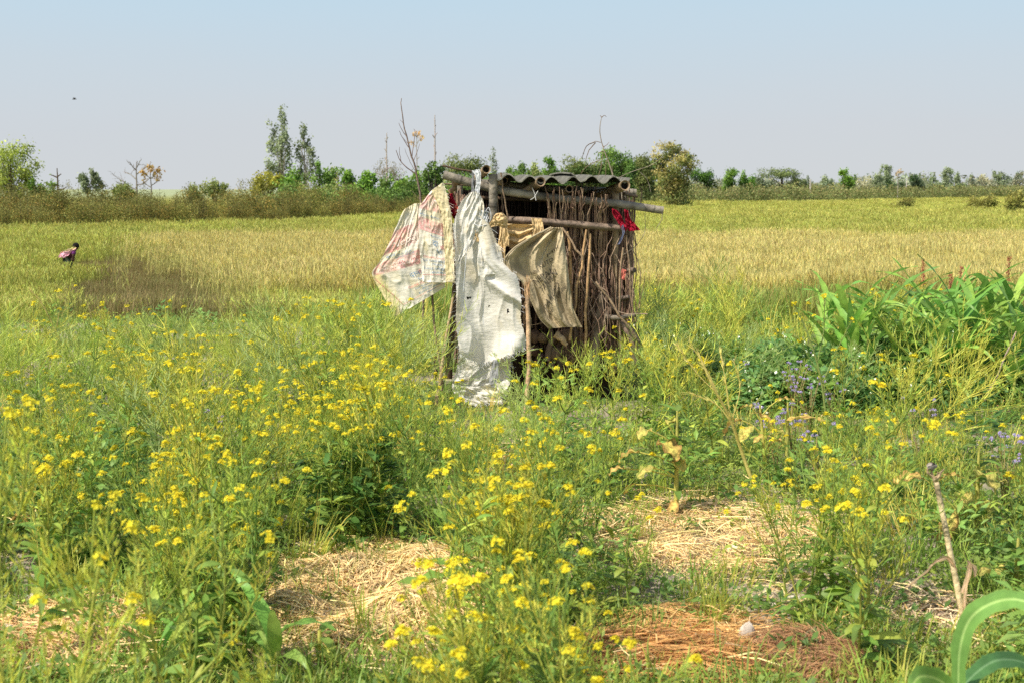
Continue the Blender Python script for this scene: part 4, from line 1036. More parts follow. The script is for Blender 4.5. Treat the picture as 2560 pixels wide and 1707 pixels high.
# beams, rafters, posts
part('roof_beam', bamboo([(1108, 438, 9.72), (1245, 474, 9.74), (1380, 494, 9.76), (1520, 507, 9.78), (1658, 526, 9.8)], px2m(10.5), GREYB, 0.34, 0.12), M_BAMBOO, hut, True)
part('roof_beam', bamboo([(1130, 452, 10.9), (1360, 470, 10.9), (1590, 482, 10.9)], px2m(10), GREYB, 0.3, 0.2), M_BAMBOO, hut, True)
for pts, r in (([(1352, 454, 9.60), (1318, 478, 10.2), (1290, 484, 11.0)], 11.5), ([(1424, 473, 9.66), (1410, 483, 10.3), (1402, 486, 11.0)], 9), ([(1563, 463, 9.60), (1515, 482, 10.2), (1490, 484, 11.0)], 12.5),
               ([(1216, 424, 9.62), (1204, 436, 9.9), (1190, 446, 10.9)], 10.5), ([(1262, 452, 9.9), (1250, 458, 10.4), (1240, 466, 11)], 8)):
    part('rafter', bamboo(pts, px2m(r), TANB, 0.3, 0.16), M_BAMBOO, hut, True)
part('post', bamboo([(1232, 434, 9.68), (1233, 520, 9.69), (1230, 700, 9.75), (1226, 985, 9.85)], px2m(11), GREYB, 0.29, 0.215), M_BAMBOO, hut, True)
part('post', bamboo([(1539, 478, 9.84), (1538, 620, 9.86), (1536, 930, 9.92)], px2m(9), TANB, 0.3, 0.2), M_BAMBOO, hut, True)
part('post', bamboo([(1150, 462, 10.85), (1150, 900, 10.85)], px2m(8), GREYB, 0.3, 0.2), M_BAMBOO, hut, True)
part('post', bamboo([(1560, 470, 10.85), (1558, 880, 10.85)], px2m(8), GREYB, 0.3, 0.2), M_BAMBOO, hut, True)
part('post', stick_mb([(1146, 535, 9.86), (1139, 700, 9.88), (1128, 820, 9.9), (1122, 945, 9.92)], .022, .026, (0.13, 0.085, 0.055), 8, .004), M_STICK, hut, True, 'dark weathered post behind the sack')
part('knotted_stub', stick_mb([(1152, 448, 9.76), (1140, 462, 9.77), (1131, 478, 9.78), (1127, 500, 9.80)], .026, .014, (0.24, 0.15, 0.07), 8, .008), M_BAMBOO, hut, True)
# flat split bamboo rail
mb = MB(); P = wpath([(1255, 550, 9.70), (1330, 553, 9.69), (1420, 560, 9.70), (1555, 572, 9.72)], 30)
ww = px2m(8.5); c = np.array((0.23, 0.165, 0.115)) * (0.8 + 0.4 * fbm(P[:, 0] * 12, P[:, 0] * 0, 3))[:, None]
nodes = np.exp(-((np.mod(P[:, 0], 0.31) - .15) / .012) ** 2)[:, None]
arc = [np.array([0, 0.012 + 0.02 * (a * a), a * ww]) for a in np.linspace(-1, 1, 7)]
mb.grid(np.stack([P + q - [0, .012, 0] for q in arc]), np.stack([c * (1 - .3 * nodes)] * 7))
mb.grid(np.stack([P + q * [1, 1, 1] + [0, .012, 0] for q in arc[::-1]]), np.stack([c * .7] * 7))
mb.grid(np.stack([P + arc[-1] - [0, .012, 0], P + arc[-1] + [0, .012, 0]]), c * 1.1)
mb.grid(np.stack([P + arc[0] + [0, .012, 0], P + arc[0] - [0, .012, 0]]), c * .8)
part('rail', mb, M_BAMBOO, hut, True)
part('rail', stick_mb([(1146, 523, 9.70), (1190, 560, 9.66), (1238, 592, 9.64)], .011, .009, (0.26, 0.18, 0.11), 7, .002), M_STICK, hut, True)
part('rail', stick_mb([(1130, 494, 10.85), (1350, 500, 10.85), (1585, 506, 10.85)], .016, .014, DKB, 6), M_STICK, hut, True)
part('rail', stick_mb([(1560, 485, 9.85), (1592, 492, 9.95)], .013, .011, (0.16, 0.11, 0.07), 6, .002), M_STICK, hut, True)

# walls: dense dry sticks
SC = [(0.26, 0.165, 0.11), (0.33, 0.215, 0.145), (0.18, 0.11, 0.075), (0.42, 0.29, 0.19), (0.13, 0.08, 0.055)]
wall = MB()


def wall_sticks(mb, pa, pb, n, ytop, ybot, jt, rad=(.003, .0065), cols=SC, dep=.05):
    for k in range(n):
        t = (k + rng.uniform(-.4, .4)) / n; px = pa[0] + (pb[0] - pa[0]) * t; Y = pa[1] + (pb[1] - pa[1]) * t + rng.uniform(-dep, dep)
        yt = ytop + rng.normal(0, jt); ln = rng.normal(0, 9)
        stick_mb([(px + ln, yt, Y), (px + ln * .3 + rng.normal(0, 4), (yt + ybot) / 2, Y - rng.uniform(0, .03)), (px + rng.normal(0, 7), ybot + rng.normal(0, 14), Y)], rng.uniform(*rad) * .7, rng.uniform(*rad), jit(cols[rng.integers(len(cols))], .2), 4, .005, 5, mb)


wall_sticks(wall, (1408, 9.90), (1572, 9.90), 190, 520, 900, 16)
wall_sticks(wall, (1405, 9.97), (1572, 9.97), 120, 505, 900, 20, cols=SC[2:3] + SC[4:])
wall_sticks(wall, (1556, 9.90), (1572, 10.6), 60, 520, 860, 26)
part('stick_wall', wall, M_STICK, hut, label='dense front wall of dark dry sticks', kind='stuff')
back = MB()
SHADE_SC = [(0.045, 0.028, 0.02), (0.03, 0.02, 0.015)]  # interior shade put into the back wall's stick colours
wall_sticks(back, (1140, 10.9), (1562, 10.9), 260, 478, 885, 4, (.005, .009), SHADE_SC, .04)
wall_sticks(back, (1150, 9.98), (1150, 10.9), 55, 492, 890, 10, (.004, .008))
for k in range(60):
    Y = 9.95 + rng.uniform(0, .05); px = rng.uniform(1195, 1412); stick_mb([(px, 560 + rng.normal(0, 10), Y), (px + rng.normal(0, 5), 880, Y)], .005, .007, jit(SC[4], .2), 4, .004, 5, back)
part('back_wall', back, M_STICK, hut, label='stick walls at the back and left side, the back tinted for interior shade', kind='stuff')
# lining: near-black sheets added behind the sticks, interior shade put into their colour
backing = MB(); U, Vv = np.meshgrid(np.linspace(0, 1, 60), np.linspace(0, 1, 40))


def shade_backing(pa, pb, yt, yb, n=60):
    G = np.zeros((40, n, 3))
    for i, v in enumerate(np.linspace(0, 1, 40)):
        for j, u in enumerate(np.linspace(0, 1, n)):
            G[i, j] = at(pa[0] + (pb[0] - pa[0]) * u, yt + (yb - yt) * v, pa[1] + (pb[1] - pa[1]) * u)
    G[..., 1] += 0.03 * (fbm(G[..., 0] * 14, G[..., 2] * 9, 6) - .5)
    return G


backing.grid(shade_backing((1406, 10.03), (1562, 10.03), 538, 1000), (0.035, 0.023, 0.016))
part('shade_backing', backing, M_SOIL, hut, True); backing = MB()
backing.grid(shade_backing((1200, 10.04), (1410, 10.04), 575, 1002), (0.03, 0.02, 0.015))
part('shade_backing', backing, M_SOIL, hut, True); backing = MB()
backing.grid(shade_backing((1140, 10.97), (1560, 10.97), 476, 890), (0.012, 0.009, 0.007))
part('shade_backing', backing, M_SOIL, hut, True)
# earth and rotten wood at the foot
mb = MB()
for k in range(46):
    px = rng.uniform(1335, 1500); py = rng.uniform(835, 925); p = at(px, py, 9.86 + rng.uniform(-.06, .08)); s = rng.uniform(.018, .05)
    th = np.linspace(0, PI, 6); ph = np.linspace(0, 2 * PI, 9); q = p + np.stack([np.sin(th)[:, None] * np.cos(ph), np.sin(th)[:, None] * np.sin(ph), np.cos(th)[:, None] + 0 * ph], -1) * s * rng.uniform(.6, 1.3, 3) * (0.8 + .4 * rng.uniform(size=(6, 9, 1)))
    mb.grid(q, jit((0.16, 0.10, 0.07), .3))
part('mud_footing', mb, M_SOIL, hut, True)
# tree fork trunk holding up the wall
mb = stick_mb([(1503, 730, 9.80), (1497, 790, 9.79), (1488, 850, 9.78), (1482, 920, 9.80)], .018, .045, (0.24, 0.18, 0.12), 10, .005, 9)
stick_mb([(1492, 830, 9.78), (1520, 780, 9.79), (1530, 745, 9.80)], .03, .012, (0.22, 0.16, 0.11), 8, .004, 6, mb)
part('forked_trunk', mb, M_BARK, hut, True)
part('forked_trunk', stick_mb([(1340, 770, 9.78), (1365, 800, 9.76), (1378, 845, 9.76), (1368, 900, 9.78)], .012, .022, (0.20, 0.14, 0.10), 8, .006), M_BARK, hut, True, 'dark branch stub under the khaki cloth')
part('split_wood', stick_mb([(1388, 835, 9.70), (1403, 848, 9.69), (1416, 862, 9.70)], .028, .016, (0.62, 0.42, 0.24), 8, .006), M_STICK, hut, True, 'freshly split pale wood end')
part('cross_log', stick_mb([(1510, 792, 9.76), (1545, 795, 9.74), (1585, 788, 9.78)], .020, .016, (0.24, 0.2, 0.15), 8, .004), M_BARK, hut, True)
part('cross_log', stick_mb([(1540, 680, 9.92), (1565, 676, 9.86), (1586, 676, 9.80)], .016, .019, (0.20, 0.15, 0.11), 8, .003), M_BARK, hut, True)
part('cross_log', stick_mb([(1540, 748, 9.86), (1562, 745, 9.82), (1572, 742, 9.80)], .02, .014, (0.17, 0.13, 0.1), 8, .003), M_BARK, hut, True)
# separately visible sticks of the front wall
vis = []
for k in range(48):   # tuft standing above the rail
    px = rng.choice([rng.uniform(1362, 1405), rng.uniform(1405, 1475), rng.uniform(1490, 1530)]); vis.append(([(px + rng.normal(0, 7), rng.uniform(464, 522), 9.655), (px + rng.normal(0, 3), 540, 9.715), (px, 640, 9.84)], .0035, .005, SC[rng.integers(0, 4)]))
for pts, r in (([(1466, 575, 9.68), (1452, 670, 9.66), (1437, 760, 9.66), (1424, 850, 9.70)], .010), ([(1475, 585, 9.70), (1470, 680, 9.68), (1466, 780, 9.68), (1462, 885, 9.72)], .011), ([(1418, 580, 9.70), (1424, 640, 9.70), (1427, 700, 9.72), (1430, 760, 9.73)], .012),
               ([(1405, 570, 9.68), (1440, 622, 9.66), (1456, 650, 9.66)], .009), ([(1490, 705, 9.66), (1530, 765, 9.66), (1590, 845, 9.68)], .009), ([(1558, 620, 9.72), (1551, 700, 9.72), (1548, 800, 9.74), (1552, 910, 9.78)], .009), ([(1566, 590, 9.74), (1574, 690, 9.74), (1582, 820, 9.78)], .006)):
    vis.append((pts, r * .85, r, (0.50, 0.31, 0.15) if r > .0095 else (0.36, 0.25, 0.15)))
for k in range(36):
    x0 = rng.uniform(1415, 1555); y0 = rng.uniform(575, 760); a = rng.normal(0, .38); L = rng.uniform(80, 210)
    vis.append(([(x0, y0, 9.76), (x0 - math.sin(a) * L * .5 + rng.normal(0, 5), y0 + L * .5, 9.72), (x0 - math.sin(a) * L, min(900, y0 + L * math.cos(a)), 9.74)], rng.uniform(.002, .0035), rng.uniform(.0025, .0045), SC[rng.integers(0, 4)] if k % 3 else (0.36, 0.26, 0.18)))
for k in range(18):
    y0 = rng.uniform(500, 760); L = rng.uniform(90, 260); b_ = rng.uniform(4, 38) * rng.choice([-.4, 1, 1]); vis.append(([(1566 + rng.normal(0, 6), y0, 9.86), (1572 + b_ * .4 + rng.normal(0, 5), y0 + L * .5, 9.82), (1570 + b_ + rng.normal(0, 5), min(905, y0 + L), 9.86)], .0025, .0045, SC[rng.integers(0, 4)]))
for pts, r0, r1, c in vis:
    part('stick', stick_mb(pts, r0, r1, c, 5, .006), M_STICK, hut, True)
for pts in ([(1252, 432, 9.66), (1262, 500, 9.66), (1270, 548, 9.67)], [(1243, 487, 9.70), (1247, 540, 9.70), (1250, 552, 9.70)], [(1255, 470, 9.72), (1256, 545, 9.72)]):
    part('stick', stick_mb(pts, .006 if pts[0][0] == 1252 else .003, .006 if pts[0][0] == 1252 else .003, (0.26, 0.18, 0.11), 5, .002), M_STICK, hut, True)

# -- pieces lying on or leaning at the hut, each a thing
stick_mb([(1106, 415, 9.75), (1150, 424, 9.76), (1188, 432, 9.8)], .008, .007, (0.15, 0.10, 0.06), 7, .002).build('pole', M_STICK, None, True, 'thin dark pole poking out above the beam at the roof\'s left end', 'pole')
stick_mb([(1105, 460, 9.9), (1140, 462, 9.92), (1180, 466, 9.95)], .006, .006, (0.22, 0.16, 0.1), 6, .002).build('pole', M_STICK, None, True, 'short thin pole under the beam behind the printed sack', 'pole')


def leaning(pts, r0, r1, col, label, name='stake', mat=None, sides=7, wob=.004, n=9, base_in=True):
    mb = stick_mb(pts, r0, r1, col, sides, wob, n); p = at(*pts[-1])
    return mb.build(name, mat or M_STICK, None, True, label, 'stake', loc=p)


leaning([(1078, 720, 9.78), (1086, 800, 9.78), (1096, 880, 9.76), (1103, 935, 9.74), (1104, 975, 9.74)], .008, .010, (0.30, 0.21, 0.13), 'thin upright stake below the hanging printed sack')
leaning([(1134, 735, 9.70), (1124, 800, 9.66), (1112, 880, 9.62), (1098, 960, 9.58), (1090, 1012, 9.55)], .009, .014, (0.50, 0.36, 0.20), 'pale stake leaning outward against the dark corner post')
leaning([(1089, 890, 9.9), (1090, 950, 9.9)], .013, .013, (0.26, 0.17, 0.11), 'short dark stump of a stake left of the hut')
# the broken bamboo stake before the hut
mb = stick_mb([(1318, 705, 9.35), (1319, 780, 9.33), (1322, 860, 9.31), (1321, 930, 9.28), (1315, 1010, 9.24), (1306, 1062, 9.22)], .016, .0145, (0.52, 0.34, 0.19), 10, .003, 14)
stk = empty('split_stake', at(1306, 1062, 9.22), 'upright bamboo stake with a shredded top standing in front of the khaki cloth', 'stake')
part('shaft', mb, M_BAMBOO, stk, True)
mb = MB()
for k in range(12):
    x = 1312 + rng.uniform(0, 13); stick_mb([(x, 745, 9.33), (x + rng.normal(0, 2), 715, 9.33), (x + rng.normal(0, 5), 690 + rng.uniform(-4, 14), 9.34)], .004, .001, jit((0.5, 0.31, 0.16), .2), 4, .003, 4, mb)
for k in range(10):
    y = rng.uniform(720, 800); s = rng.choice([-1, 1]); stick_mb([(1319 + s * 5, y, 9.32), (1319 + s * rng.uniform(8, 14), y + rng.uniform(5, 40), 9.32)], .002, .001, jit((0.4, 0.27, 0.16), .2), 3, .002, 4, mb)
part('splinters', mb, M_STICK, stk)
# fallen log at the right foot
lg = empty('log', at(1592, 890, 9.8), 'thick bark covered log leaning at the right foot of the hut', 'log')
part('bark', stick_mb([(1546, 805, 9.80), (1572, 828, 9.78), (1590, 858, 9.76), (1592, 905, 9.80)], .030, .045, (0.21, 0.15, 0.11), 12, .004, 12), M_BARK, lg, True)
part('twig', stick_mb([(1570, 822, 9.74), (1600, 760, 9.74), (1612, 690, 9.74)], .004, .002, (0.2, 0.14, 0.09), 5, .004), M_STICK, lg, True)
# dry twig sticking out above the roof
tw = empty('dry_twig', at(1520, 470, 9.95), 'thin leafless twig with drooping pods rising above the corrugated roof', 'twig')
part('stem', stick_mb([(1535, 452, 9.95), (1524, 412, 9.95), (1507, 368, 9.95), (1500, 330, 9.95), (1502, 305, 9.95), (1505, 291, 9.95)], .005, .0018, (0.30, 0.24, 0.17), 5, .001, 16), M_STICK, tw, True)
for pts in ([(1505, 294, 9.95), (1511, 289, 9.95), (1516, 293, 9.95)], [(1504, 294, 9.95), (1500, 289, 9.95)], [(1502, 357, 9.95), (1490, 354, 9.95), (1487, 355, 9.95)], [(1507, 368, 9.95), (1516, 364, 9.95), (1523, 356, 9.95)], [(1507, 378, 9.95), (1494, 384, 9.95)], [(1508, 378, 9.95), (1502, 420, 9.95), (1492, 450, 9.95)], [(1516, 400, 9.95), (1514, 430, 9.95), (1510, 455, 9.95)], [(1530, 415, 9.95), (1532, 440, 9.95)], [(1500, 400, 9.95), (1470, 415, 9.95), (1452, 435, 9.95)]):
    part('side_twig', stick_mb(pts, .0025, .0014, (0.22, 0.15, 0.1), 4, .001), M_STICK, tw, True)
for pts in ([(1488, 355, 9.95), (1466, 366, 9.95), (1455, 396, 9.95)], [(1489, 357, 9.95), (1472, 376, 9.95), (1464, 402, 9.95)]):
    part('pod', stick_mb(pts, .004, .002, (0.16, 0.11, 0.07), 5, .001), M_STICK, tw, True)
# wires and loose threads at the right
for pts, lb in (([(1555, 640, 9.8), (1590, 615, 9.78), (1612, 580, 9.76), (1612, 533, 9.76)], 'pale wire looping down from the beam at the right of the hut'), ([(1540, 448, 9.9), (1580, 430, 9.9), (1625, 415, 9.9), (1652, 396, 9.9), (1660, 384, 9.9)], 'long thin dry tendril reaching right from the roof corner'),
                ([(1655, 530, 9.78), (1654, 550, 9.78), (1641, 572, 9.78)], 'short thread hanging from the beam\'s right tip'), ([(1600, 431, 9.9), (1618, 450, 9.9), (1627, 480, 9.9)], 'dark curved tendril right of the roof corner')):
    stick_mb(pts, .0022, .0018, (0.30, 0.25, 0.18), 4, .0005, 14).build('wire' if 'wire' in lb or 'thread' in lb else 'tendril', M_STICK, None, True, lb, 'wire' if 'wire' in lb or 'thread' in lb else 'tendril')
# tall bare sapling behind the printed sack
sp = empty('bare_sapling', ground(1056, 900), 'tall bare sapling with fine forked twigs rising behind the printed sack', 'sapling')
part('stem', stick_mb([(1060, 880, 10.6), (1057, 620, 10.6), (1052, 500, 10.6), (1040, 430, 10.6), (1024, 370, 10.6), (1010, 310, 10.6), (1003, 262, 10.6), (1004, 246, 10.6)], .010, .002, (0.24, 0.17, 0.13), 6, .002, 26), M_STICK, sp, True)
for pts, r in (([(1024, 372, 10.6), (1012, 355, 10.6), (1003, 338, 10.6), (998, 328, 10.6)], .003), ([(1018, 345, 10.6), (1005, 325, 10.6), (997, 308, 10.6)], .003), ([(1042, 437, 10.6), (1015, 418, 10.6), (1000, 400, 10.6), (990, 376, 10.6)], .0045), ([(1003, 405, 10.6), (999, 385, 10.6), (999, 368, 10.6)], .0025),
               ([(1030, 395, 10.6), (1034, 360, 10.6), (1037, 330, 10.6), (1034, 323, 10.6)], .003), ([(1034, 403, 10.6), (1043, 380, 10.6), (1049, 360, 10.6)], .0025), ([(1020, 360, 10.6), (1008, 345, 10.6)], .002), ([(1050, 500, 10.6), (1040, 490, 10.6), (1030, 478, 10.6)], .002), ([(1010, 310, 10.6), (1000, 300, 10.6)], .002),
               ([(1045, 445, 10.6), (1052, 440, 10.6), (1056, 434, 10.6)], .002), ([(1035, 425, 10.6), (1020, 395, 10.6), (1012, 372, 10.6)], .002)):
    part('side_twig', stick_mb(pts, r, r * .5, (0.22, 0.15, 0.12), 4, .0015, 8), M_STICK, sp, True)


# ------------------------------------------------------------------ cloth and sacking
class Cloth:
    def __init__(self, rows, Y, nu=60, nv=90, fold=0.012, seed=1, su=5, sv=3, angle=0.0, big=0.02, rag=0.0, off=None):
        R = []
        for r in rows:
            r = np.array(r, float)
            if r.shape[1] == 2: r = np.column_stack([r, np.zeros(len(r))])
            t = np.linspace(0, 1, len(r)); R.append(np.stack([np.interp(np.linspace(0, 1, nu), t, r[:, k]) for k in range(3)], 1))
        R = np.array(R)
        mid = R.mean(1); s = np.concatenate([[0], np.cumsum(np.linalg.norm(np.diff(mid, axis=0), axis=1))]); s /= s[-1]
        vv = np.linspace(0, 1, nv); G = np.empty((nv, nu, 3))
        i = np.clip(np.searchsorted(s, vv) - 1, 0, len(s) - 2); f = ((vv - s[i]) / (s[i + 1] - s[i]))[:, None, None]
        im = np.clip(i - 1, 0, len(s) - 1); ip = np.clip(i + 2, 0, len(s) - 1)
        m0 = (R[i + 1] - R[im]) / 2; m1 = (R[ip] - R[i]) / 2
        G = (2 * f ** 3 - 3 * f ** 2 + 1) * R[i] + (f ** 3 - 2 * f ** 2 + f) * m0 * .8 + (-2 * f ** 3 + 3 * f ** 2) * R[i + 1] + (f ** 3 - f ** 2) * m1 * .8
        U, Vv = np.meshgrid(np.linspace(0, 1, nu), vv); self.U, self.Vv = U, Vv
        X = U * math.cos(angle) + Vv * math.sin(angle); Z = -U * math.sin(angle) + Vv * math.cos(angle)
        n1 = fbm(X * su + seed, Z * sv, seed, 3); n2 = fbm(X * su * 2.7, Z * sv * 2.2 + seed, seed + 5, 3); n3 = 1 - np.abs(2 * fbm(X * su * 1.6, Z * sv * 1.1, seed + 9, 2) - 1)
        d = big * (n1 - .5) * 2 + fold * (n2 - .5) * 2 + fold * 1.6 * (n3 ** 6)
        if off is not None: d = d + off(U, Vv)
        if rag:
            G[-1, :, 1] += rng.uniform(-rag, rag * 1.5, nu); G[:, 0, 0] += rng.uniform(-rag, rag, nv) * .5; G[:, -1, 0] += rng.uniform(-rag, rag, nv) * .5
        Yg = Y + G[..., 2] - d
        dx = (G[..., 0] - IW / 2) / FPX; dy = (IH / 2 - G[..., 1]) / FPX
        D = np.stack([dx, CP + dy * SP, -SP + dy * CP], -1)
        self.P = EYE + D * (Yg / D[..., 1])[..., None]; self.px = G

    def mb(self, col, thick=0.0):
        m = MB(); m.grid(self.P, col if not callable(col) else col(self.U, self.Vv, self.px)); return m

    def at(self, u, v, lift=0.004):
        u = np.clip(u, 0, 1) * (self.P.shape[1] - 1.001); v = np.clip(v, 0, 1) * (self.P.shape[0] - 1.001); i = v.astype(int); j = u.astype(int); a = (v - i)[:, None]; b = (u - j)[:, None]; P = self.P
        q = P[i, j] * (1 - a) * (1 - b) + P[i, j + 1] * (1 - a) * b + P[i + 1, j] * a * (1 - b) + P[i + 1, j + 1] * a * b
        return q + unit(EYE - P.mean((0, 1))) * lift

    def fringe(self, m, n, L, col, edge='bottom'):
        for _ in range(n):
            t = rng.uniform(); p = self.at(np.array([t if edge == 'bottom' else (0.0 if edge == 'left' else 1.0)]), np.array([1.0 if edge == 'bottom' else t]))[0]
            e = p + np.array([rng.normal(0, .5) + (0 if edge == 'bottom' else (-.8 if edge == 'left' else .8)), rng.normal(0, .3), -rng.uniform(.3, 1)]) * L * rng.uniform(.4, 1.3); mdl = (p + e) / 2 + rng.normal(0, .1, 3) * L
            m.ribbon([p, mdl, e], .0018, [.8, 0, .6], col)


def text_on(cloth, body, u0, v0, du, dv, mat_c, rot=0.0, aspect=None):
    """printed lettering laid on the cloth surface; u0,v0 is the start, du the length along u, dv the height along v"""
    cu = bpy.data.curves.new('lettering', 'FONT'); cu.body = body; cu.resolution_u = 2
    o = bpy.data.objects.new('lettering', cu); COL.objects.link(o)
    dg = bpy.context.evaluated_depsgraph_get(); me = o.evaluated_get(dg).to_mesh()
    v = np.array([x.co[:] for x in me.vertices]); f = [list(p.vertices) for p in me.polygons]
    o.evaluated_get(dg).to_mesh_clear(); bpy.data.objects.remove(o); bpy.data.curves.remove(cu)
    if len(v) == 0: return None
    w_ = v[:, 0].max() - v[:, 0].min(); x = (v[:, 0] - v[:, 0].min()) / w_; y = v[:, 1] / 0.72
    cr, sr = math.cos(rot), math.sin(rot)
    uu = u0 + x * du * cr + y * dv * sr; vv = v0 + x * du * sr - y * dv * cr
    P = cloth.at(uu, vv, 0.006)
    return P, f, mat_c


def lettering(items, root, name='lettering'):
    V = []; F = []; C = []; n = 0
    for it in items:
        if it is None: continue
        P, f, c = it; V += [tuple(p) for p in (P - np.array(root.location))]; F += [[i + n for i in q] for q in f]; C += [c] * len(P); n += len(P)
    me = bpy.data.meshes.new(name); me.from_pydata(V, [], F); a = me.color_attributes.new('Col', 'FLOAT_COLOR', 'POINT')
    for i, c in enumerate(C): a.data[i].color = (*c, 1)
    me.materials.append(M_PRINT); me.update()
    o = bpy.data.objects.new(name, me); COL.objects.link(o); o.parent = root
    return o


CREAM = np.array((0.86, 0.76, 0.52)); CWHITE = np.array((0.86, 0.80, 0.66)); RED = np.array((0.80, 0.27, 0.27)); YEL = np.array((0.86, 0.70, 0.33)); BLUE = (0.16, 0.30, 0.48)
sack = empty('printed_sack', at(1080, 600, 9.65), 'cream woven sack with faded red bands and lettering hung at the hut\'s left corner', 'sack')


def bandcol(bands, yel, seed):
    def f(U, Vv, px):
        w_ = fbm(U * 3, Vv * 3, seed)[..., None]
        c = CREAM * (0.9 + .16 * w_) + (CWHITE - CREAM) * smooth(.45, .65, w_)
        for a, b, u0, u1 in bands:
            k = smooth(a - .006, a + .006, Vv) * (1 - smooth(b - .006, b + .006, Vv)) * smooth(u0 - .01, u0 + .01, U) * (1 - smooth(u1 - .01, u1 + .01, U))
            k = k * (0.28 + .42 * smooth(.34, .62, fbm(U * 26, Vv * 30, seed + 3))) * (.35 + .65 * smooth(.3, .55, fbm(U * 4, Vv * 5, seed + 6)))
            c = c * (1 - k[..., None]) + RED * k[..., None]
        y = yel(U, Vv)[..., None] * (.6 + .4 * fbm(U * 5, Vv * 6, seed + 8)[..., None])
        return c * (1 - y) + YEL * y
    return f


back_rows = [[(1012, 523), (1035, 510), (1062, 507)], [(1003, 538), (1064, 520)], [(975, 603), (1068, 562)], [(951, 652), (1074, 606)], [(930, 686), (1090, 642)], [(958, 740), (1104, 682)], [(987, 793), (1114, 718)]]
cb_ = Cloth(back_rows, 9.70, 70, 110, .006, 4, 5, 4, .3, .015)
part('back_panel', cb_.mb(bandcol([(.20, .42, 0, 1), (.50, .64, .02, 1)], lambda U, V: np.maximum(smooth(.62, .64, V) * (1 - smooth(.08, .2, U)), (1 - smooth(0, .12, V)) * .6), 3)), M_SACK, sack, True)
front_rows = [[(1104, 460), (1108, 457)], [(1079, 477), (1116, 482)], [(1058, 504), (1122, 520)], [(1047, 522), (1128, 542)], [(1046, 562), (1131, 592)], [(1050, 640), (1134, 650)], [(1057, 706), (1136, 707)]]
cf_ = Cloth(front_rows, 9.64, 60, 110, .006, 14, 4, 5, .0, .012)
part('front_panel', cf_.mb(bandcol([(.14, .30, 0, .8), (.40, .52, 0, .8)], lambda U, V: smooth(.74, .78, U) * .7, 5)), M_SACK, sack, True)
hem_rows = [[(1079, 477), (1108, 456)], [(1089, 500), (1115, 480)], [(1101, 527), (1124, 515)], [(1107, 553), (1129, 546)], [(1111, 620), (1133, 620)], [(1115, 705), (1137, 707)]]
ch_ = Cloth(hem_rows, 9.615, 20, 90, .004, 24, 3, 12, 0, .006)
mb = ch_.mb(lambda U, V, p: YEL * .6 + CREAM * .4 + (CWHITE * .2 - YEL * .2) * (U[..., None])); ch_.fringe(mb, 60, .02, CWHITE, 'right')
part('hem', mb, M_SACK, sack, True)
LR = tuple(RED * .9); WH = (0.86, 0.76, 0.66)
lettering([text_on(cb_, 'Nepal', .14, .385, .62, .07, WH, -.02), text_on(cb_, 'Purak Aahar', .10, .60, .66, .028, WH), text_on(cb_, 'Sarbottam', .10, .565, .6, .03, WH), text_on(cb_, 'बाल', .10, .475, .2, .035, BLUE), text_on(cb_, 'Dhulo Tech', .32, .49, .30, .016, BLUE), text_on(cb_, 'Sunwal Nawal', .32, .515, .36, .016, BLUE),
           text_on(cb_, 'दाना', .52, .74, .2, .04, BLUE), text_on(cb_, '५०', .62, .80, .14, .04, BLUE), text_on(cb_, 'के.जी.', .66, .73, .16, .03, LR), text_on(cb_, 'Gandaki Dana Udhyog', .42, .84, .5, .024, LR), text_on(cb_, 'Tech Sunwal & Nepal', .50, .87, .45, .018, BLUE), text_on(cb_, 'Phone:', .62, .895, .2, .015, BLUE), text_on(cb_, 'E-mail: info@', .54, .915, .4, .016, BLUE), text_on(cb_, 'www.', .66, .94, .2, .016, BLUE),
           text_on(cf_, 'Ne', .36, .245, .42, .07, WH, -.2), text_on(cf_, 'Phulo Aahar', .05, .375, .6, .02, BLUE), text_on(cf_, 'Purak Aahar', .10, .475, .6, .03, WH), text_on(cf_, 'Manufactured', .34, .565, .4, .018, BLUE), text_on(cf_, 'दा', .40, .64, .16, .05, BLUE), text_on(cf_, '५०', .52, .71, .16, .05, BLUE), text_on(cf_, 'के', .62, .66, .12, .035, LR),
           text_on(cf_, 'Gandaki Dana', .10, .765, .62, .022, LR), text_on(cf_, 'Tech Sunwal Nepal', .06, .80, .66, .02, BLUE), text_on(cf_, 'Phone:', .36, .83, .3, .02, BLUE), text_on(cf_, 'E-mail: info@', .10, .865, .6, .02, BLUE), text_on(cf_, 'www.', .30, .895, .4, .02, BLUE)], sack)
mb = MB()
for (cl, pts) in ((cb_, [(.02, .66, .22, .93), (.22, .93, .95, .93)]), (cf_, [(.02, .91, .76, .905), (.02, .525, .76, .52)])):
    for (a, b, c_, d) in pts:
        t = np.linspace(0, 1, 14); mb.ribbon(cl.at(a + (c_ - a) * t, b + (d - b) * t, .005), .003, [.3, 0, .95], LR)
part('print_line', mb, M_PRINT, sack)

# white sack curtain
ws = empty('white_sack', at(1220, 900, 9.6), 'torn dirty white woven sack hanging as a door curtain', 'sack')


def whitecol(U, V, p):
    n = fbm(U * 3, V * 5, 33)[..., None]; s = fbm(U * 40, V * 3, 34)[..., None]
    c = np.array((0.82, 0.78, 0.68)) * (.86 + .22 * n) * (0.96 + .08 * s)
    c = c * (1 - .35 * smooth(.55, .7, fbm(U * 4, V * 4, 36))[..., None] * np.array((.2, .35, .7)))
    ln = np.exp(-((np.mod(U * 6.0, 1) - .5) / .02) ** 2)[..., None] * smooth(.45, .55, n)
    return c * (1 - .25 * ln * np.array((1, .7, .3)))


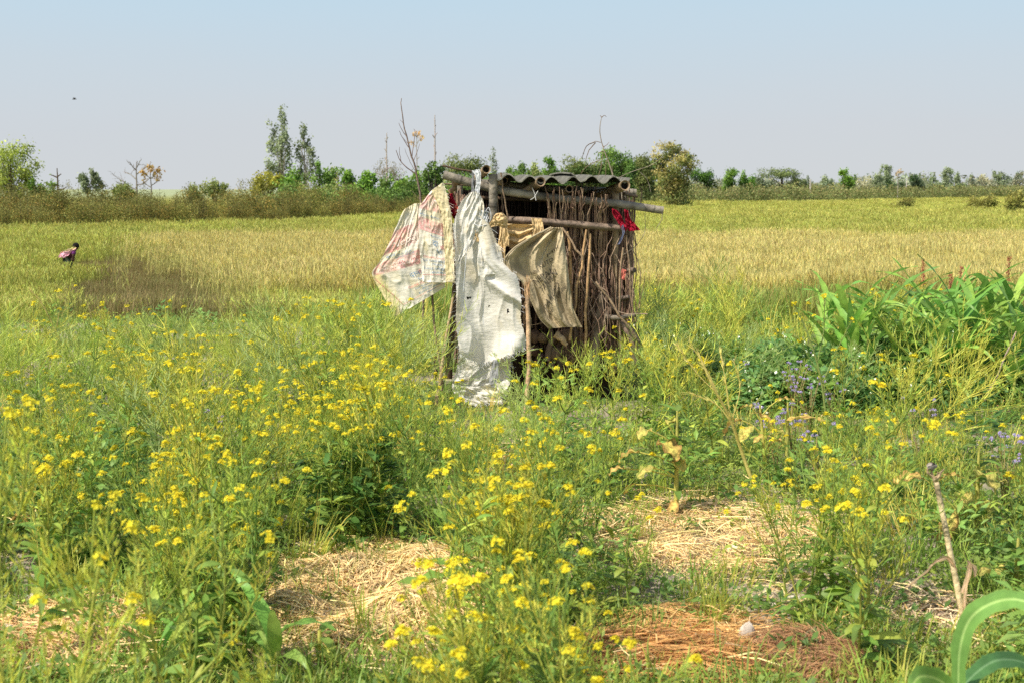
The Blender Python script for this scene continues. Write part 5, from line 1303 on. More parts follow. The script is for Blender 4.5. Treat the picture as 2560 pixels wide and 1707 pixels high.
rows = [[(1176, 482), (1190, 478)], [(1153, 505), (1200, 500)], [(1140, 540), (1208, 530)], [(1133, 575), (1225, 565)], [(1137, 612), (1243, 608)], [(1138, 656), (1254, 652)], [(1140, 692), (1292, 690)], [(1141, 750), (1303, 750)], [(1140, 800), (1302, 800)], [(1144, 845), (1313, 838)], [(1150, 885), (1199, 908), (1248, 896), (1314, 868)]]
wc = Cloth(rows, 9.60, 80, 150, .0075, 41, 2.4, 2.6, .5, .045, rag=2.5, off=lambda U, V: .035 * np.sin(U * 6 + V * 4 + 1.5 * np.sin(V * 5)) * smooth(.1, .4, V) + .028 * smooth(.82, .97, V) * np.sin(U * 9 + 1) + .04 * np.exp(-((V - .55 - .25 * (U - .5)) / .03) ** 2) * smooth(.3, .6, U))
m = wc.mb(whitecol)
V_, Q_, C_ = m.data(); ctr = wc.px.reshape(-1, 3)
hole = np.zeros(len(Q_), bool)
for hx, hy, hr, he in ((1171, 746, 7, .6), (1222, 765, 2.5, 1), (1270, 780, 3, 2.6), (1276, 686, 1.6, 1)):
    cc = ctr[Q_].mean(1); ang = np.arctan2(cc[:, 1] - hy, cc[:, 0] - hx); hole |= ((cc[:, 0] - hx) ** 2 + ((cc[:, 1] - hy) / he) ** 2) < (hr * (0.8 + .4 * np.sin(ang * 3 + hx))) ** 2
m = MB().patch(V_, Q_[~hole], C_); wc.fringe(m, 260, .03, (.84, .83, .8)); wc.fringe(m, 90, .035, (.84, .83, .8), 'left'); wc.fringe(m, 40, .03, (.84, .83, .8), 'right')
part('curtain', m, M_SACK, ws, True)
rows = [[(1203, 611), (1243, 608)], [(1196, 625), (1252, 622)], [(1193, 660), (1258, 655)], [(1196, 690), (1262, 682)]]
tc_ = Cloth(rows, 9.565, 30, 40, .006, 51, 6, 2, 0, .012)
m = tc_.mb(whitecol)
part('folded_flap', m, M_SACK, ws, True)
m = MB()
for k in range(9):
    t = np.linspace(0, 1, 8); m.ribbon(tc_.at(.12 + .09 * k + .02 * np.sin(t * 3), .04 + .6 * t, .004), .0022, [1, 0, 0], (.28, .30, .32))
part('dark_stripe', m, M_PRINT, ws)
rows = [[(1180, 500), (1196, 480), (1207, 500)], [(1160, 535), (1210, 520)], [(1152, 580), (1205, 560)], [(1148, 640), (1190, 600)], [(1138, 668), (1176, 622)]]
t2 = Cloth(rows, 9.575, 30, 50, .008, 61, 4, 3, .4, .02)
part('upper_fold', t2.mb(whitecol), M_SACK, ws, True)
# lower sack lying against the foot
ls_ = empty('white_sack', at(1200, 990, 9.5), 'crumpled white sack with ragged edge bunched on the ground below the curtain', 'sack')
rows = [[(1150, 880), (1200, 898), (1278, 884)], [(1141, 925), (1276, 915)], [(1130, 958), (1275, 955)], [(1133, 978), (1262, 980)], [(1145, 992), (1256, 990)], [(1172, 1006), (1252, 1000)]]
l1 = Cloth(rows, 9.68, 60, 60, .010, 71, 3, 3, .6, .05, rag=3)
m = l1.mb(whitecol); l1.fringe(m, 130, .03, (.84, .83, .8)); l1.fringe(m, 60, .02, (.84, .83, .8), 'right'); part('sack_body', m, M_SACK, ls_, True)
rows = [[(1131, 958), (1150, 965), (1190, 966), (1240, 958)], [(1132, 975), (1245, 978)], [(1142, 992), (1252, 992)], [(1170, 1008), (1255, 1004)]]
l2 = Cloth(rows, 9.54, 50, 30, .01, 81, 5, 3, .2, .03, rag=2)
m = l2.mb(whitecol); l2.fringe(m, 120, .025, (.84, .83, .8)); part('turned_edge', m, M_SACK, ls_, True)
rows = [[(1232, 900), (1246, 898)], [(1226, 930), (1246, 930)], [(1223, 955), (1240, 960)], [(1230, 968), (1238, 968)]]
l3 = Cloth(rows, 9.535, 14, 30, .003, 85, 3, 3, 0, .006)
part('grey_strap', l3.mb((.42, .42, .42)), M_SACK, ls_, True)

# khaki cloth
kh = empty('khaki_cloth', at(1370, 700, 9.6), 'khaki canvas sheet with faded black lettering hanging by one corner from the rail', 'cloth')


def khcol(U, V, p):
    n = fbm(U * 4, V * 6, 93)[..., None]; g_ = fbm(U * 30, V * 40, 94)[..., None]; mud = smooth(.40, .7, fbm(U * 5 + 3, V * 5, 95) + .3 * (V - .5) * U)[..., None]
    c = np.array((0.47, 0.38, 0.235)) * (.8 + .4 * n) * (.88 + .24 * g_)
    return c * (1 - .38 * mud)


rows = [[(1378, 569), (1404, 569)], [(1338, 589), (1409, 590)], [(1287, 620), (1413, 622)], [(1262, 650), (1418, 652)], [(1271, 676), (1421, 685)], [(1304, 706), (1426, 725)], [(1331, 762), (1433, 770)], [(1348, 797), (1448, 803)], [(1372, 822), (1414, 818), (1456, 818)]]
kc = Cloth(rows, 9.60, 80, 120, .012, 91, 5, 2.2, .35, .03, off=lambda U, V: .035 * np.cos(U * 15 - V * 2.5) * smooth(0, .15, V) * (1 - .4 * V))
part('sheet', kc.mb(khcol), M_CLOTH, kh, True)
m = MB(); t = np.linspace(0, 1, 30); P = kc.at(t * 0, t * .42, .006); m.tube(P, .006, 6, (.36, .30, .19)); P = kc.at(t * 0 + .04, t * .42, .006); m.tube(P, .003, 5, (.30, .25, .16)); part('hem', m, M_CLOTH, kh, True)
BK = (0.11, 0.095, 0.07)
lettering([text_on(kc, 'NEPAL', .30, .60, .50, .055, BK, -.30), text_on(kc, 'PURCHO', .42, .80, .44, .05, BK, -.55), text_on(kc, 'Palpa NUTO', .36, .50, .44, .04, BK, -.35), text_on(kc, 'TANSEN', .36, .68, .5, .06, BK, -.45), text_on(kc, 'PAL', .30, .84, .3, .06, BK, -.55), text_on(kc, 'Gross', .22, .93, .3, .04, BK, -.45), text_on(kc, 'PURUNG', .66, .72, .3, .045, BK, -.5), text_on(kc, 'Mill', .68, .32, .2, .03, BK, -.5)], kh)

# tan rag knotted on the rail
tr_ = empty('tan_rag', at(1262, 560, 9.6), 'tan cotton rag knotted and draped over the bamboo rail', 'rag')
TAN = np.array((0.56, 0.40, 0.20))
tancol = lambda U, V, p: TAN * (.86 + .28 * fbm(U * 6, V * 8, 15)[..., None])


def cl_part(name, rows, Y, root, mat, col, nu=34, nv=44, **kw):
    c = Cloth(rows, Y, nu, nv, **kw); part(name, c.mb(col), mat, root, True); return c


cl_part('knot', [[(1240, 534), (1256, 532)], [(1232, 545), (1264, 540)], [(1231, 556), (1270, 552)], [(1240, 566), (1266, 566)]], 9.58, tr_, M_CLOTH, tancol, fold=.008, seed=2, su=3, sv=3, big=.02, off=lambda U, V: .03 * np.sin(PI * U) * np.sin(PI * V))
cl_part('swag', [[(1266, 560), (1335, 562)], [(1262, 572), (1300, 584), (1334, 566)], [(1264, 590), (1296, 602), (1330, 580)], [(1268, 600), (1300, 614), (1328, 596)]], 9.63, tr_, M_CLOTH, tancol, fold=.006, seed=3, su=2, sv=4, big=.01, off=lambda U, V: .018 * np.sin(V * 15 + 2 * np.sin(PI * U)))
cl_part('swag', [[(1256, 575), (1262, 580)], [(1262, 600), (1300, 616), (1318, 608)], [(1270, 616), (1296, 624), (1306, 618)], [(1275, 620), (1290, 628), (1296, 624)]], 9.66, tr_, M_CLOTH, tancol, fold=.006, seed=13, su=2, sv=4, big=.01)
cl_part('hanging_end', [[(1328, 546), (1354, 547)], [(1330, 560), (1357, 556)], [(1331, 580), (1359, 578)], [(1331, 598), (1345, 596), (1358, 588)]], 9.62, tr_, M_CLOTH, tancol, fold=.005, seed=4, su=3, sv=2, big=.015)
cl_part('hanging_end', [[(1250, 562), (1268, 560)], [(1248, 590), (1270, 588)], [(1243, 620), (1264, 622)], [(1239, 650), (1262, 642)], [(1243, 662), (1258, 650)]], 9.58, tr_, M_CLOTH, tancol, fold=.005, seed=5, su=3, sv=2, big=.015)
cl_part('hanging_end', [[(1256, 572), (1268, 570)], [(1254, 592), (1273, 590)], [(1258, 612), (1272, 612)], [(1264, 617), (1271, 615)]], 9.56, tr_, M_CLOTH, tancol, fold=.005, seed=6, su=3, sv=2, big=.012)
cl_part('hanging_end', [[(1188, 570), (1197, 567)], [(1186, 590), (1198, 590)], [(1184, 604), (1197, 605)]], 9.58, tr_, M_CLOTH, tancol, fold=.003, seed=7, su=3, sv=2, big=.008)
cl_part('twist', [[(1206, 566), (1236, 548)], [(1208, 570), (1238, 556)], [(1214, 572), (1240, 566)]], 9.58, tr_, M_CLOTH, tancol, fold=.004, seed=8, su=3, sv=3, big=.01)

# striped strap tied round the beam
st = empty('woven_strap', at(1195, 520, 9.6), 'white woven strap with black stripes looped over the beam and knotted', 'strap')
SW = np.array((.78, .79, .78))
stripecol = lambda U, V, p: SW * (1 - .85 * np.exp(-((np.mod(U * 3 + .2, 1) - .5) / .12) ** 2)[..., None] * (U > .5)[..., None])
cl_part('loop', [[(1180, 427), (1198, 423)], [(1188, 440), (1202, 432)], [(1190, 460), (1202, 452)], [(1186, 482), (1199, 478)], [(1190, 505), (1200, 500)], [(1187, 528), (1200, 524)]], 9.63, st, M_SACK, stripecol, 20, 50, fold=.003, seed=3, su=3, sv=6, big=.006)
cl_part('loop', [[(1180, 428), (1186, 426)], [(1179, 460), (1185, 458)], [(1178, 500), (1184, 498)], [(1180, 530), (1186, 528)]], 9.70, st, M_SACK, lambda U, V, p: SW * .35, 10, 30, fold=.003, seed=5, su=3, sv=6, big=.006)
cl_part('tail', [[(1194, 526), (1204, 520)], [(1203, 545), (1215, 538)], [(1211, 562), (1220, 555)]], 9.57, st, M_SACK, stripecol, 14, 24, fold=.003, seed=7, su=3, sv=6, big=.005)
cl_part('tail', [[(1205, 572), (1222, 574)], [(1198, 590), (1228, 592)], [(1196, 606), (1232, 606)]], 9.585, st, M_SACK, stripecol, 24, 24, fold=.006, seed=9, su=4, sv=3, big=.012)
m = MB()
for k in range(7):
    th = np.linspace(0, 2 * PI, 22); cx, cy = 1197 + rng.normal(0, 5), 545 + rng.normal(0, 7); a = rng.uniform(10, 19); b = rng.uniform(5, 10); ro = rng.uniform(-.6, .6)
    P = np.array([at(cx + a * math.cos(t) * math.cos(ro) - b * math.sin(t) * math.sin(ro), cy + a * math.cos(t) * math.sin(ro) + b * math.sin(t) * math.cos(ro), 9.60 - .03 * math.sin(t + k)) for t in th]); m.tube(P, .0065, 6, SW * rng.uniform(.7, 1))
part('knot', m, M_SACK, st, True)
m = MB()
for pts in ([(1214, 530, 9.57), (1222, 520, 9.56), (1228, 540, 9.56), (1224, 556, 9.57)], [(1200, 500, 9.6), (1212, 525, 9.58), (1222, 548, 9.57)], [(1184, 560, 9.56), (1200, 566, 9.55), (1216, 562, 9.56)], [(1168, 600, 9.57), (1164, 660, 9.56), (1158, 730, 9.56)]):
    m.tube(wpath(pts, 14), .0028, 5, SW * .9)
part('cord', m, M_SACK, st, True)
m = MB()
for pts in ([(1330, 470, 9.66), (1338, 490, 9.66), (1330, 498, 9.65), (1326, 500, 9.65)], [(1338, 490, 9.66), (1340, 502, 9.65)], [(1345, 478, 9.66), (1338, 490, 9.65)]):
    m.tube(wpath(pts, 8), .003, 5, (.6, .58, .53))
m.build('string_knot', M_SACK, None, True, 'small pale string knot hanging from the middle of the beam', 'string')

# red rags
RC = np.array((0.28, 0.012, 0.028)); redcol = lambda U, V, p: RC * (.7 + .6 * fbm(U * 5, V * 6, 25)[..., None])
rr = empty('red_rag', at(1132, 520, 9.6), 'bright red rag bunched between the printed sack and the strap', 'rag')
cl_part('bundle', [[(1120, 486), (1131, 484)], [(1122, 498), (1134, 496)], [(1119, 512), (1140, 508)], [(1122, 526), (1146, 520)], [(1130, 540), (1143, 532)], [(1133, 548), (1138, 546)]], 9.68, rr, M_CLOTH, lambda U, V, p: redcol(U, V, p) * 1.1 + np.array((.22, .12, .05)) * (smooth(.45, .8, U) * smooth(.4, .6, V) * (1 - smooth(.8, .95, V)))[..., None], fold=.014, seed=3, su=4, sv=5, big=.03)
r2 = empty('red_rag', at(1560, 560, 9.7), 'crimson rag tied at the right end of the rail', 'rag')
cl_part('drape', [[(1530, 522), (1544, 526)], [(1531, 535), (1554, 542)], [(1540, 550), (1560, 556)], [(1550, 566), (1570, 570)], [(1556, 576), (1562, 580)]], 9.68, r2, M_CLOTH, redcol, fold=.010, seed=5, su=4, sv=4, big=.02)
cl_part('drape', [[(1560, 524), (1570, 526)], [(1562, 545), (1576, 548)], [(1566, 565), (1586, 558)], [(1572, 578), (1600, 575)], [(1580, 578), (1598, 576)]], 9.69, r2, M_CLOTH, redcol, fold=.010, seed=6, su=4, sv=4, big=.02)
cl_part('blue_end', [[(1552, 566), (1558, 562)], [(1556, 585), (1562, 580)], [(1548, 600), (1556, 598)], [(1544, 612), (1549, 611)]], 9.67, r2, M_CLOTH, lambda U, V, p: np.broadcast_to(np.array((.16, .17, .24)), U.shape + (3,)), 10, 16, fold=.004, seed=7, big=.008)
r3 = empty('red_rag', at(1556, 690, 9.75), 'small faded pink strip tied low on the right corner stick', 'rag')
cl_part('strip', [[(1555, 672), (1566, 676)], [(1553, 684), (1564, 686)], [(1551, 696), (1560, 701)]], 9.72, r3, M_CLOTH, lambda U, V, p: np.array((.62, .18, .13)) * (.7 + .6 * fbm(U * 4, V * 4, 9)[..., None]), 12, 14, fold=.004, seed=8, big=.008)

# ------------------------------------------------------------------ flowering mustard, each plant a thing of its own


def mustard_proto(h, nb, heads, leafy, podc, fl=17, lean=0.0, pods=16, headr=0.0158):
    stem, pod, lv, fw = MB(), MB(), MB(), MB()
    top = np.array([lean * h, rng.normal(0, .03) * h, h])
    main = [np.zeros(3), top * [0.4, .5, 0.5] + rng.normal(0, .05, 3) * [1, 1, .3], top]
    shoots = [(main, 0.0055)]
    for k in range(nb):
        t = rng.uniform(0.28, 0.82); b = (1 - t) ** 2 * main[0] + 2 * t * (1 - t) * main[1] + t * t * main[2]; a = k * 2.4 + rng.uniform(-.5, .5); d = np.array([math.cos(a), math.sin(a), 0])
        L = h * (1.06 - t) * rng.uniform(0.75, 1.05); s = rng.uniform(0.3, 0.75)
        shoots.append(([b, b + d * L * s * rng.uniform(.5, .95) + [0, 0, L * rng.uniform(.25, .45)], b + d * L * s * rng.uniform(.7, 1.1) + [rng.normal(0, .03), rng.normal(0, .03), L * rng.uniform(.8, 1)]], 0.0030))
        for q in range(2):
            tq = rng.uniform(.1, .6); leaf_mb(lv, shoots[-1][0][0] * (1 - tq) + shoots[-1][0][1] * tq, a + rng.normal(0, 1.2), rng.uniform(.1, 1), .055 * rng.uniform(.6, 1.4), .015 * rng.uniform(.7, 1.4), rng.uniform(.3, 1.2), jit(C_LEAF if rng.uniform() < .5 else C_LEAFY, .2), 4, .2)
    for i, (st_, r) in enumerate(shoots):
        tt = np.linspace(0, 1, 7); P = np.array([(1 - t) ** 2 * st_[0] + 2 * t * (1 - t) * st_[1] + t * t * st_[2] for t in tt]); stem.tube(P, np.linspace(r, r * .35, 7), 4, jit(np.array(podc) * [.62, .7, .8], .12))
        ax = unit(st_[2] - st_[1])
        for k in range(pods):
            t = rng.uniform(0.4, 0.93); b = (1 - t) ** 2 * st_[0] + 2 * t * (1 - t) * st_[1] + t * t * st_[2]; a = rng.uniform(0, 2 * PI); o = unit(np.array([math.cos(a), math.sin(a), 0]) - ax * .1)
            L = 0.042 * rng.uniform(.5, 1.3) * (1.25 - t); p1 = b + o * .012 + ax * .006; d = unit(o * .55 + ax); sd = unit(np.cross(d, [.2, .3, 1]))
            c = jit(podc, .2); pod.ribbon([b, p1], .0012, sd, c); pod.ribbon([p1, p1 + d * L * .5, p1 + d * L], [.0025, .0038, .0008], sd, c); pod.ribbon([p1, p1 + d * L * .5, p1 + d * L], [.0025, .0038, .0008], np.cross(d, sd), c * .9)
        if i <= heads:
            e = P[-1]; hr = headr * rng.uniform(.75, 1.2)
            for k in range(fl):
                q = rng.normal(size=3); q[2] = abs(q[2]) * .8; q = unit(q) * hr * rng.uniform(.5, 1.1); ce = e + q + ax * .004; nrm = unit(q * [1, 1, .7] + [0, 0, .012])
                u = unit(np.cross(nrm, [.3, .7, .2])); v = np.cross(nrm, u); s = .0070 * rng.uniform(.8, 1.2); c = jit(C_YEL, .12, .05)
                for (p, w_) in ((u, v), (v, u), (-u, v), (-v, u)):
                    fw.quads([[ce, ce + p * s * .6 + w_ * s * .42 + nrm * s * .25, ce + p * s * 1.05 + nrm * s * .3, ce + p * s * .6 - w_ * s * .42 + nrm * s * .25]], c)
                if k < 3: fw.quads([[e, e + q * .5 + u * .001, ce, e + q * .5 - u * .001]], jit(podc, .1))
            for k in range(6):  # buds
                q = unit(rng.normal(size=3) * [.5, .5, .2] + [0, 0, 1]) * hr * .9; u = unit(np.cross(q, [.3, .6, .1])) * .003
                fw.quads([[e + q, e + q * 1.2 + u, e + q * 1.45, e + q * 1.2 - u]], (.45, .48, .06))
    for k in range(leafy):
        t = rng.uniform(0.04, 0.75) ** 1.2; b = (1 - t) ** 2 * main[0] + 2 * t * (1 - t) * main[1] + t * t * main[2]; a = rng.uniform(0, 2 * PI); big = (1.15 - t)
        leaf_mb(lv, b, a, rng.uniform(.1, .9), .13 * big * rng.uniform(.6, 1.3), .038 * big * rng.uniform(.7, 1.3), rng.uniform(.5, 1.5), jit(C_LEAF if rng.uniform() < .7 else C_LEAFY, .2), 5, .2, 'broad', rng.normal(0, .4), wavy=.08)
    return stem, pod, lv, fw


def mustard_thing(parts_, label, group):
    r = empty('mustard_plant', (0, 0, -50), label, 'mustard plant', group)
    for nm, mb, mt in zip(('stem', 'pod_sprays', 'leaves', 'blossoms'), parts_, (M_STEM, M_STEM, M_LEAF, M_PETAL)):
        if mb.n: mb.build(nm, mt, r, nm == 'leaves')
    return r


MP = [mustard_proto(.62, 7, 4, 15, C_POD, 20), mustard_proto(.72, 9, 4, 13, C_PODY, 18), mustard_proto(.55, 6, 4, 18, C_POD, 24), mustard_proto(.68, 10, 5, 15, (0.15, 0.23, .05), 18, .12), mustard_proto(.6, 8, 4, 17, C_PODY, 22, -.1),
      mustard_proto(.78, 10, 4, 14, C_POD, 20, .08), mustard_proto(.5, 6, 4, 15, C_PODY, 20)]
MH = [.62, .72, .55, .68, .6, .78, .5]
protos = None
# (centre, spread, how many, label)
FLB = [
    (1230, 1290, 130, 95, 22, 'bushy mustard plant in bright bloom just behind the central straw heap'),
    (1130, 1480, 100, 80, 9, 'mustard plant in large yellow bloom at the right edge of the central straw heap'),
    (1330, 1530, 120, 90, 11, 'mustard plant blooming before the reddish dry stalks at the bottom'),
    (1290, 1660, 120, 40, 7, 'mustard plant blooming at the very bottom, right of the central straw heap'),
    (800, 985, 190, 55, 36, 'mustard plant in the thick yellow drift left of the hut'),
    (930, 905, 80, 45, 12, 'mustard plant in the yellow drift close to the white sack'),
    (300, 960, 230, 70, 31, 'mustard plant in the wide flowering patch at the left'),
    (470, 1150, 220, 75, 19, 'mustard plant in the flowering patch between the left maize and the straw'),
    (260, 845, 150, 40, 10, 'mustard plant among the yellowing grass below the brown field patch'),
    (90, 1040, 80, 70, 8, 'mustard plant at the left edge of the garden'),
    (880, 830, 70, 60, 9, 'mustard plant just left of the hanging printed sack'),
    (800, 735, 110, 35, 7, 'mustard plant at the top of the weeds near the wheat, left of the hut'),
    (930, 1120, 110, 70, 12, 'mustard plant above the dark leafy clump behind the central straw'),
    (1390, 1140, 130, 60, 6, 'mustard plant between the hut and the big front clump'),
    (1490, 930, 110, 40, 5, 'mustard plant at the right foot of the hut'),
    (1330, 860, 60, 30, 4, 'mustard plant growing against the foot of the hut wall'),
    (1700, 1010, 150, 60, 6, 'mustard plant scattered right of the hut'),
    (1640, 870, 90, 50, 4, 'mustard plant beside the log at the hut\'s right side'),
    (1760, 800, 130, 60, 4, 'mustard plant among weeds between the hut and the maize'),
    (2060, 1160, 110, 60, 6, 'mustard plant behind the thin straw patch on the right'),
    (1990, 1290, 110, 80, 6, 'mustard plant of the flowering clump on the right straw patch'),
    (2120, 1320, 60, 60, 4, 'mustard plant between the right straw patch and the broken maize stalk'),
    (2190, 765, 90, 60, 6, 'mustard plant standing up before the maize'),
    (2110, 880, 110, 70, 6, 'mustard plant rising through the pea vines'),
    (2440, 1130, 90, 60, 6, 'mustard plant in the yellowing patch at the right edge'),
    (2250, 1040, 140, 50, 4, 'mustard plant in the grass between pea vines and broken stalk'),
    (420, 1270, 130, 50, 8, 'mustard plant near the broad green leaves at the left'),
    (500, 1360, 70, 60, 3, 'tall mustard plant with a thick stem left of the central straw'),
    (1620, 1250, 90, 60, 3, 'mustard plant left of the right straw patch'),
    (90, 1180, 80, 60, 4, 'mustard plant in the left foreground'),
]
plants = []
for cx, cy, sx_, sy_, n, lb in FLB:
    for k in range(n):
        for tr in range(12):
            fx, fy = cx + rng.normal(0, sx_), cy + rng.normal(0, sy_)
            i = rng.integers(len(MP)); s = rng.uniform(.7, 1.12)
            if lb.startswith('mustard plant growing against'): s *= .7
            g_ = ground(fx, fy, MH[i] * s * .93)
            if g_ is None or g_[1] < 2.9 or g_[1] > 21 or hut_mask(g_[0], g_[1] + .12): continue
            bx, by = project(*g_)
            if abs(bx - 1225) < 125 and 8.2 < g_[1] < 9.75 and rng.uniform() < .9: continue
            if 2150 < bx < 2520 and g_[1] < 5.5: continue
            if bool(covers_straw(bx, by, fy)) and rng.uniform() < .97: continue
            if 1330 < bx < 1590 and 8.3 < g_[1] < 9.9 and rng.uniform() < .45: continue
            if g_[1] < 4.0 and not ('bottom' in lb): continue
            plants.append((g_[1], tuple(g_), i, s, lb)); break
plants.sort(key=lambda p: p[0])
PT = [mustard_thing(p, FLB[0][5], FLB[0][5]) for p in MP]
used = set(); rest = []
for k, (Y, loc, i, s, lb) in enumerate(plants):
    if k < 298:
        rz = rng.uniform(0, 2 * PI); tl = (rng.normal(0, .17), rng.normal(0, .17))
        if i not in used:
            r = PT[i]; used.add(i); r.location = loc; r.rotation_euler = (tl[0], tl[1], rz); r.scale = (s, s, s); r['label'] = lb; r['group'] = lb.replace('mustard plant', 'mustard plants', 1)
        else:
            copy_thing(PT[i], loc, rz, s, lb, lb.replace('mustard plant', 'mustard plants', 1), tl)
    else:
        rest.append((loc, i, s))
for i in range(len(MP)):
    if i not in used:
        for ch in list(PT[i].children): bpy.data.objects.remove(ch)
        bpy.data.objects.remove(PT[i])
if rest:
    n = len(rest)
    def joined(p):
        return merged(p)
    scatter('flowering_mustard', [q[0] for q in rest], np.column_stack([rng.normal(0, .1, (n, 2)), rng.uniform(0, 6.28, n)]), np.repeat(np.array([[q[2]] for q in rest]), 3, 1), [q[1] for q in rest], [merged(p) for p in MP], M_PETAL,
            'farther yellow flowering mustard mixed with the weeds')

# tall plants close to the camera, pods soft with nearness
CLOSE = [(20, 1060, 3.0, 0.95, 'tall podded mustard plant blurred at the left edge, very close'), (90, 1400, 2.7, .62, 'podded mustard plant with one yellow head, low at the left edge, very close'), (270, 1290, 2.9, .78, 'tall feathery podded mustard plant in the near left foreground'),
         (430, 1300, 3.0, .75, 'feathery podded mustard plant nearest the thick stemmed one in the near left foreground'), (330, 1480, 2.8, .55, 'low podded mustard plant at the bottom left, between two near feathery ones'), (510, 1560, 3.1, .5, 'mustard plant with blurred flower heads at the bottom left'), (690, 1580, 3.1, .55, 'mustard plant with blurred flower heads below the central straw')]
NP = [mustard_proto(.9, 8, 1, 6, (0.27, 0.33, 0.055), 14, .1, 26), mustard_proto(.75, 9, 3, 8, (0.26, 0.32, .055), 14, -.1, 24)]
for k, (px, py, Y, h, lb) in enumerate(CLOSE):
    t = at(px, py, Y); g0 = float(gz(t[0], Y)); hh = max(.3, t[2] - g0); i = k % 2
    src = NP[i]
    if lb.startswith(('low podded', 'mustard plant with blurred flower heads at')): continue
    if k < 2:
        r = mustard_thing(src, lb, 'podded mustard plants very near the camera'); NP[i] = (src, r)
    else:
        r = copy_thing(NP[i][1], (0, 0, 0), 0, 1, lb)
    r.location = (t[0], Y, g0); s = hh / (.9, .75)[i]; r.scale = (s, s, s); r.rotation_euler = (rng.normal(0, .06), rng.normal(0, .06), rng.uniform(0, 6.28))

# ------------------------------------------------------------------ maize
C_MZ = (0.105, 0.205, 0.04); C_MZY = (0.17, 0.265, 0.05)


def maize(name, loc, h, nl, L, wdt, label, group, tassel=0, az0=None, cols=(C_MZ, C_MZY)):
    r = empty(name, loc, label, 'maize plant', group); loc = np.array(loc)
    sm = MB(); sm.tube([loc, loc + [.01, 0, h * .5], loc + [.0, .01, h * .92]], [.013, .011, .005], 8, (0.22, 0.27, 0.07)); part('stem', sm, M_STEM, r, True)
    a0 = rng.uniform(0, 6.28) if az0 is None else az0
    for k in range(nl):
        t = .12 + .8 * k / max(1, nl - 1); m = MB(); a = a0 + (k % 2) * PI + rng.normal(0, .45)
        leaf_mb(m, loc + [0, 0, h * t], a, rng.uniform(.85, 1.3), L * rng.uniform(.7, 1.1) * (1 - .35 * abs(t - .55)), wdt * rng.uniform(.75, 1.15), rng.choice([rng.uniform(.4, 1.2), rng.uniform(1.2, 2.5)]), jit(cols[rng.integers(len(cols))], .18), 10, .22, 'maize', rng.normal(0, .7), wavy=.10)
        part('leaf', m, M_GREEN, r, True)
    if tassel:
        tm = MB(); top = loc + [0, 0, h * .9]; tl = tassel
        tm.tube([top, top + [.01, 0, tl * .5]], [.005, .004], 5, (0.30, 0.30, 0.09)); part('stalk_tip', tm, M_STEM, r)
        tm = MB()
        for q in range(170):
            z = tl * (.4 + .6 * rng.uniform()); p = top + [.01 + rng.normal(0, .006), rng.normal(0, .006), z]; d = unit([rng.normal(0, .6), rng.normal(0, .6), 1]) * .02; sd = unit(rng.normal(size=3)); tm.ribbon([p, p + d * .5, p + d], [.003, .007, .001], sd, jit((0.20, 0.10, 0.055), .35))
        part('tassel', tm, M_STEM, r)
    return r


MZ = [(2075, 745, 10.4, 0, 'maize plant at the left end of the row'), (2150, 750, 10.1, 0, 'second maize plant from the left end of the row'), (2303, 745, 10.8, .36, 'maize plant with the tallest reddish tassel of the row'), (2322, 755, 10.9, .0, 'maize plant without tassel beside the one with the tallest tassel'),
      (2215, 755, 10.2, 0, 'leafy maize plant behind the two yellow flower heads, no tassel'), (2372, 745, 10.6, .24, 'maize plant with a lone thin dark tassel midway along the row'), (2397, 745, 11.0, .30, 'maize plant with a dark brown tassel, right of the lone thin one'), (2420, 750, 11.1, .0, 'maize plant without tassel right behind the dark brown tassel'),
      (2440, 735, 10.0, 0, 'maize plant with a blade like upright leaf right of the dark brown tassel'), (2480, 725, 10.0, 0, 'broad leaved maize plant in the thick right part of the row'), (2400, 760, 9.6, 0, 'low maize plant before the thick right part of the row'), (2515, 735, 10.4, .34, 'maize plant with a long leaning red brown tassel near the right edge'),
      (2535, 735, 9.9, 0, 'maize plant with glossy wide leaves at the right edge'), (2570, 720, 10.2, 0, 'last maize plant, cut by the right edge of the photo'), (2170, 800, 9.7, 0, 'short maize plant in front of the row, between pea vines'), (2540, 800, 9.5, 0, 'short maize plant before the last one at the right edge'), (2115, 770, 10.0, 0, 'small maize plant between the first two of the row'), (2360, 770, 10.4, 0, 'maize plant half hidden among the tasselled ones'), (2250, 790, 9.9, 0, 'low maize plant in front of the lone thin tassel'), (2310, 800, 9.8, 0, 'low maize plant in front of the tallest tassel'), (2350, 810, 9.6, 0, 'low maize plant right of the yellow sprays'), (2440, 790, 9.7, 0, 'low maize plant before the blade like upright leaf'), (2500, 790, 9.8, 0, 'low maize plant before the glossy wide leaves'), (2130, 815, 9.8, 0, 'low maize plant at the foot of the second one from the left')]
for px, py, Y, ts, lb in MZ:
    t = at(px, py, Y); g0 = float(gz(t[0], Y)); maize('maize_plant', (t[0], Y, g0), max(.45, (t[2] - g0) * 1.0), 12, .62, .06, lb, 'row of maize plants at the right', ts)
g_ = ground(690, 1700); maize('maize_plant', g_, .14, 6, .32, .05, 'young maize plant with broad arching leaves at the bottom below the straw', 'young maize plants in the garden', az0=2.2)
g_ = ground(400, 1700); maize('maize_plant', g_, .12, 5, .34, .045, 'young maize plant with long curved leaves at the bottom left', 'young maize plants in the garden', az0=.4)
g_ = ground(215, 1345); maize('maize_plant', g_, .26, 6, .42, .045, 'young maize plant with drooping blades left of the tall mustard', 'young maize plants in the garden', az0=2.9)
g_ = ground(235, 1190); maize('maize_plant', g_, .22, 4, .30, .035, 'small upright maize plant behind the drooping young one at the left', 'young maize plants in the garden', az0=1.3)
g_ = ground(1945, 1225); maize('maize_plant', g_, .08, 4, .22, .022, 'tiny maize seedling on the bare soil right of the withered plants', 'young maize plants in the garden', az0=.8)
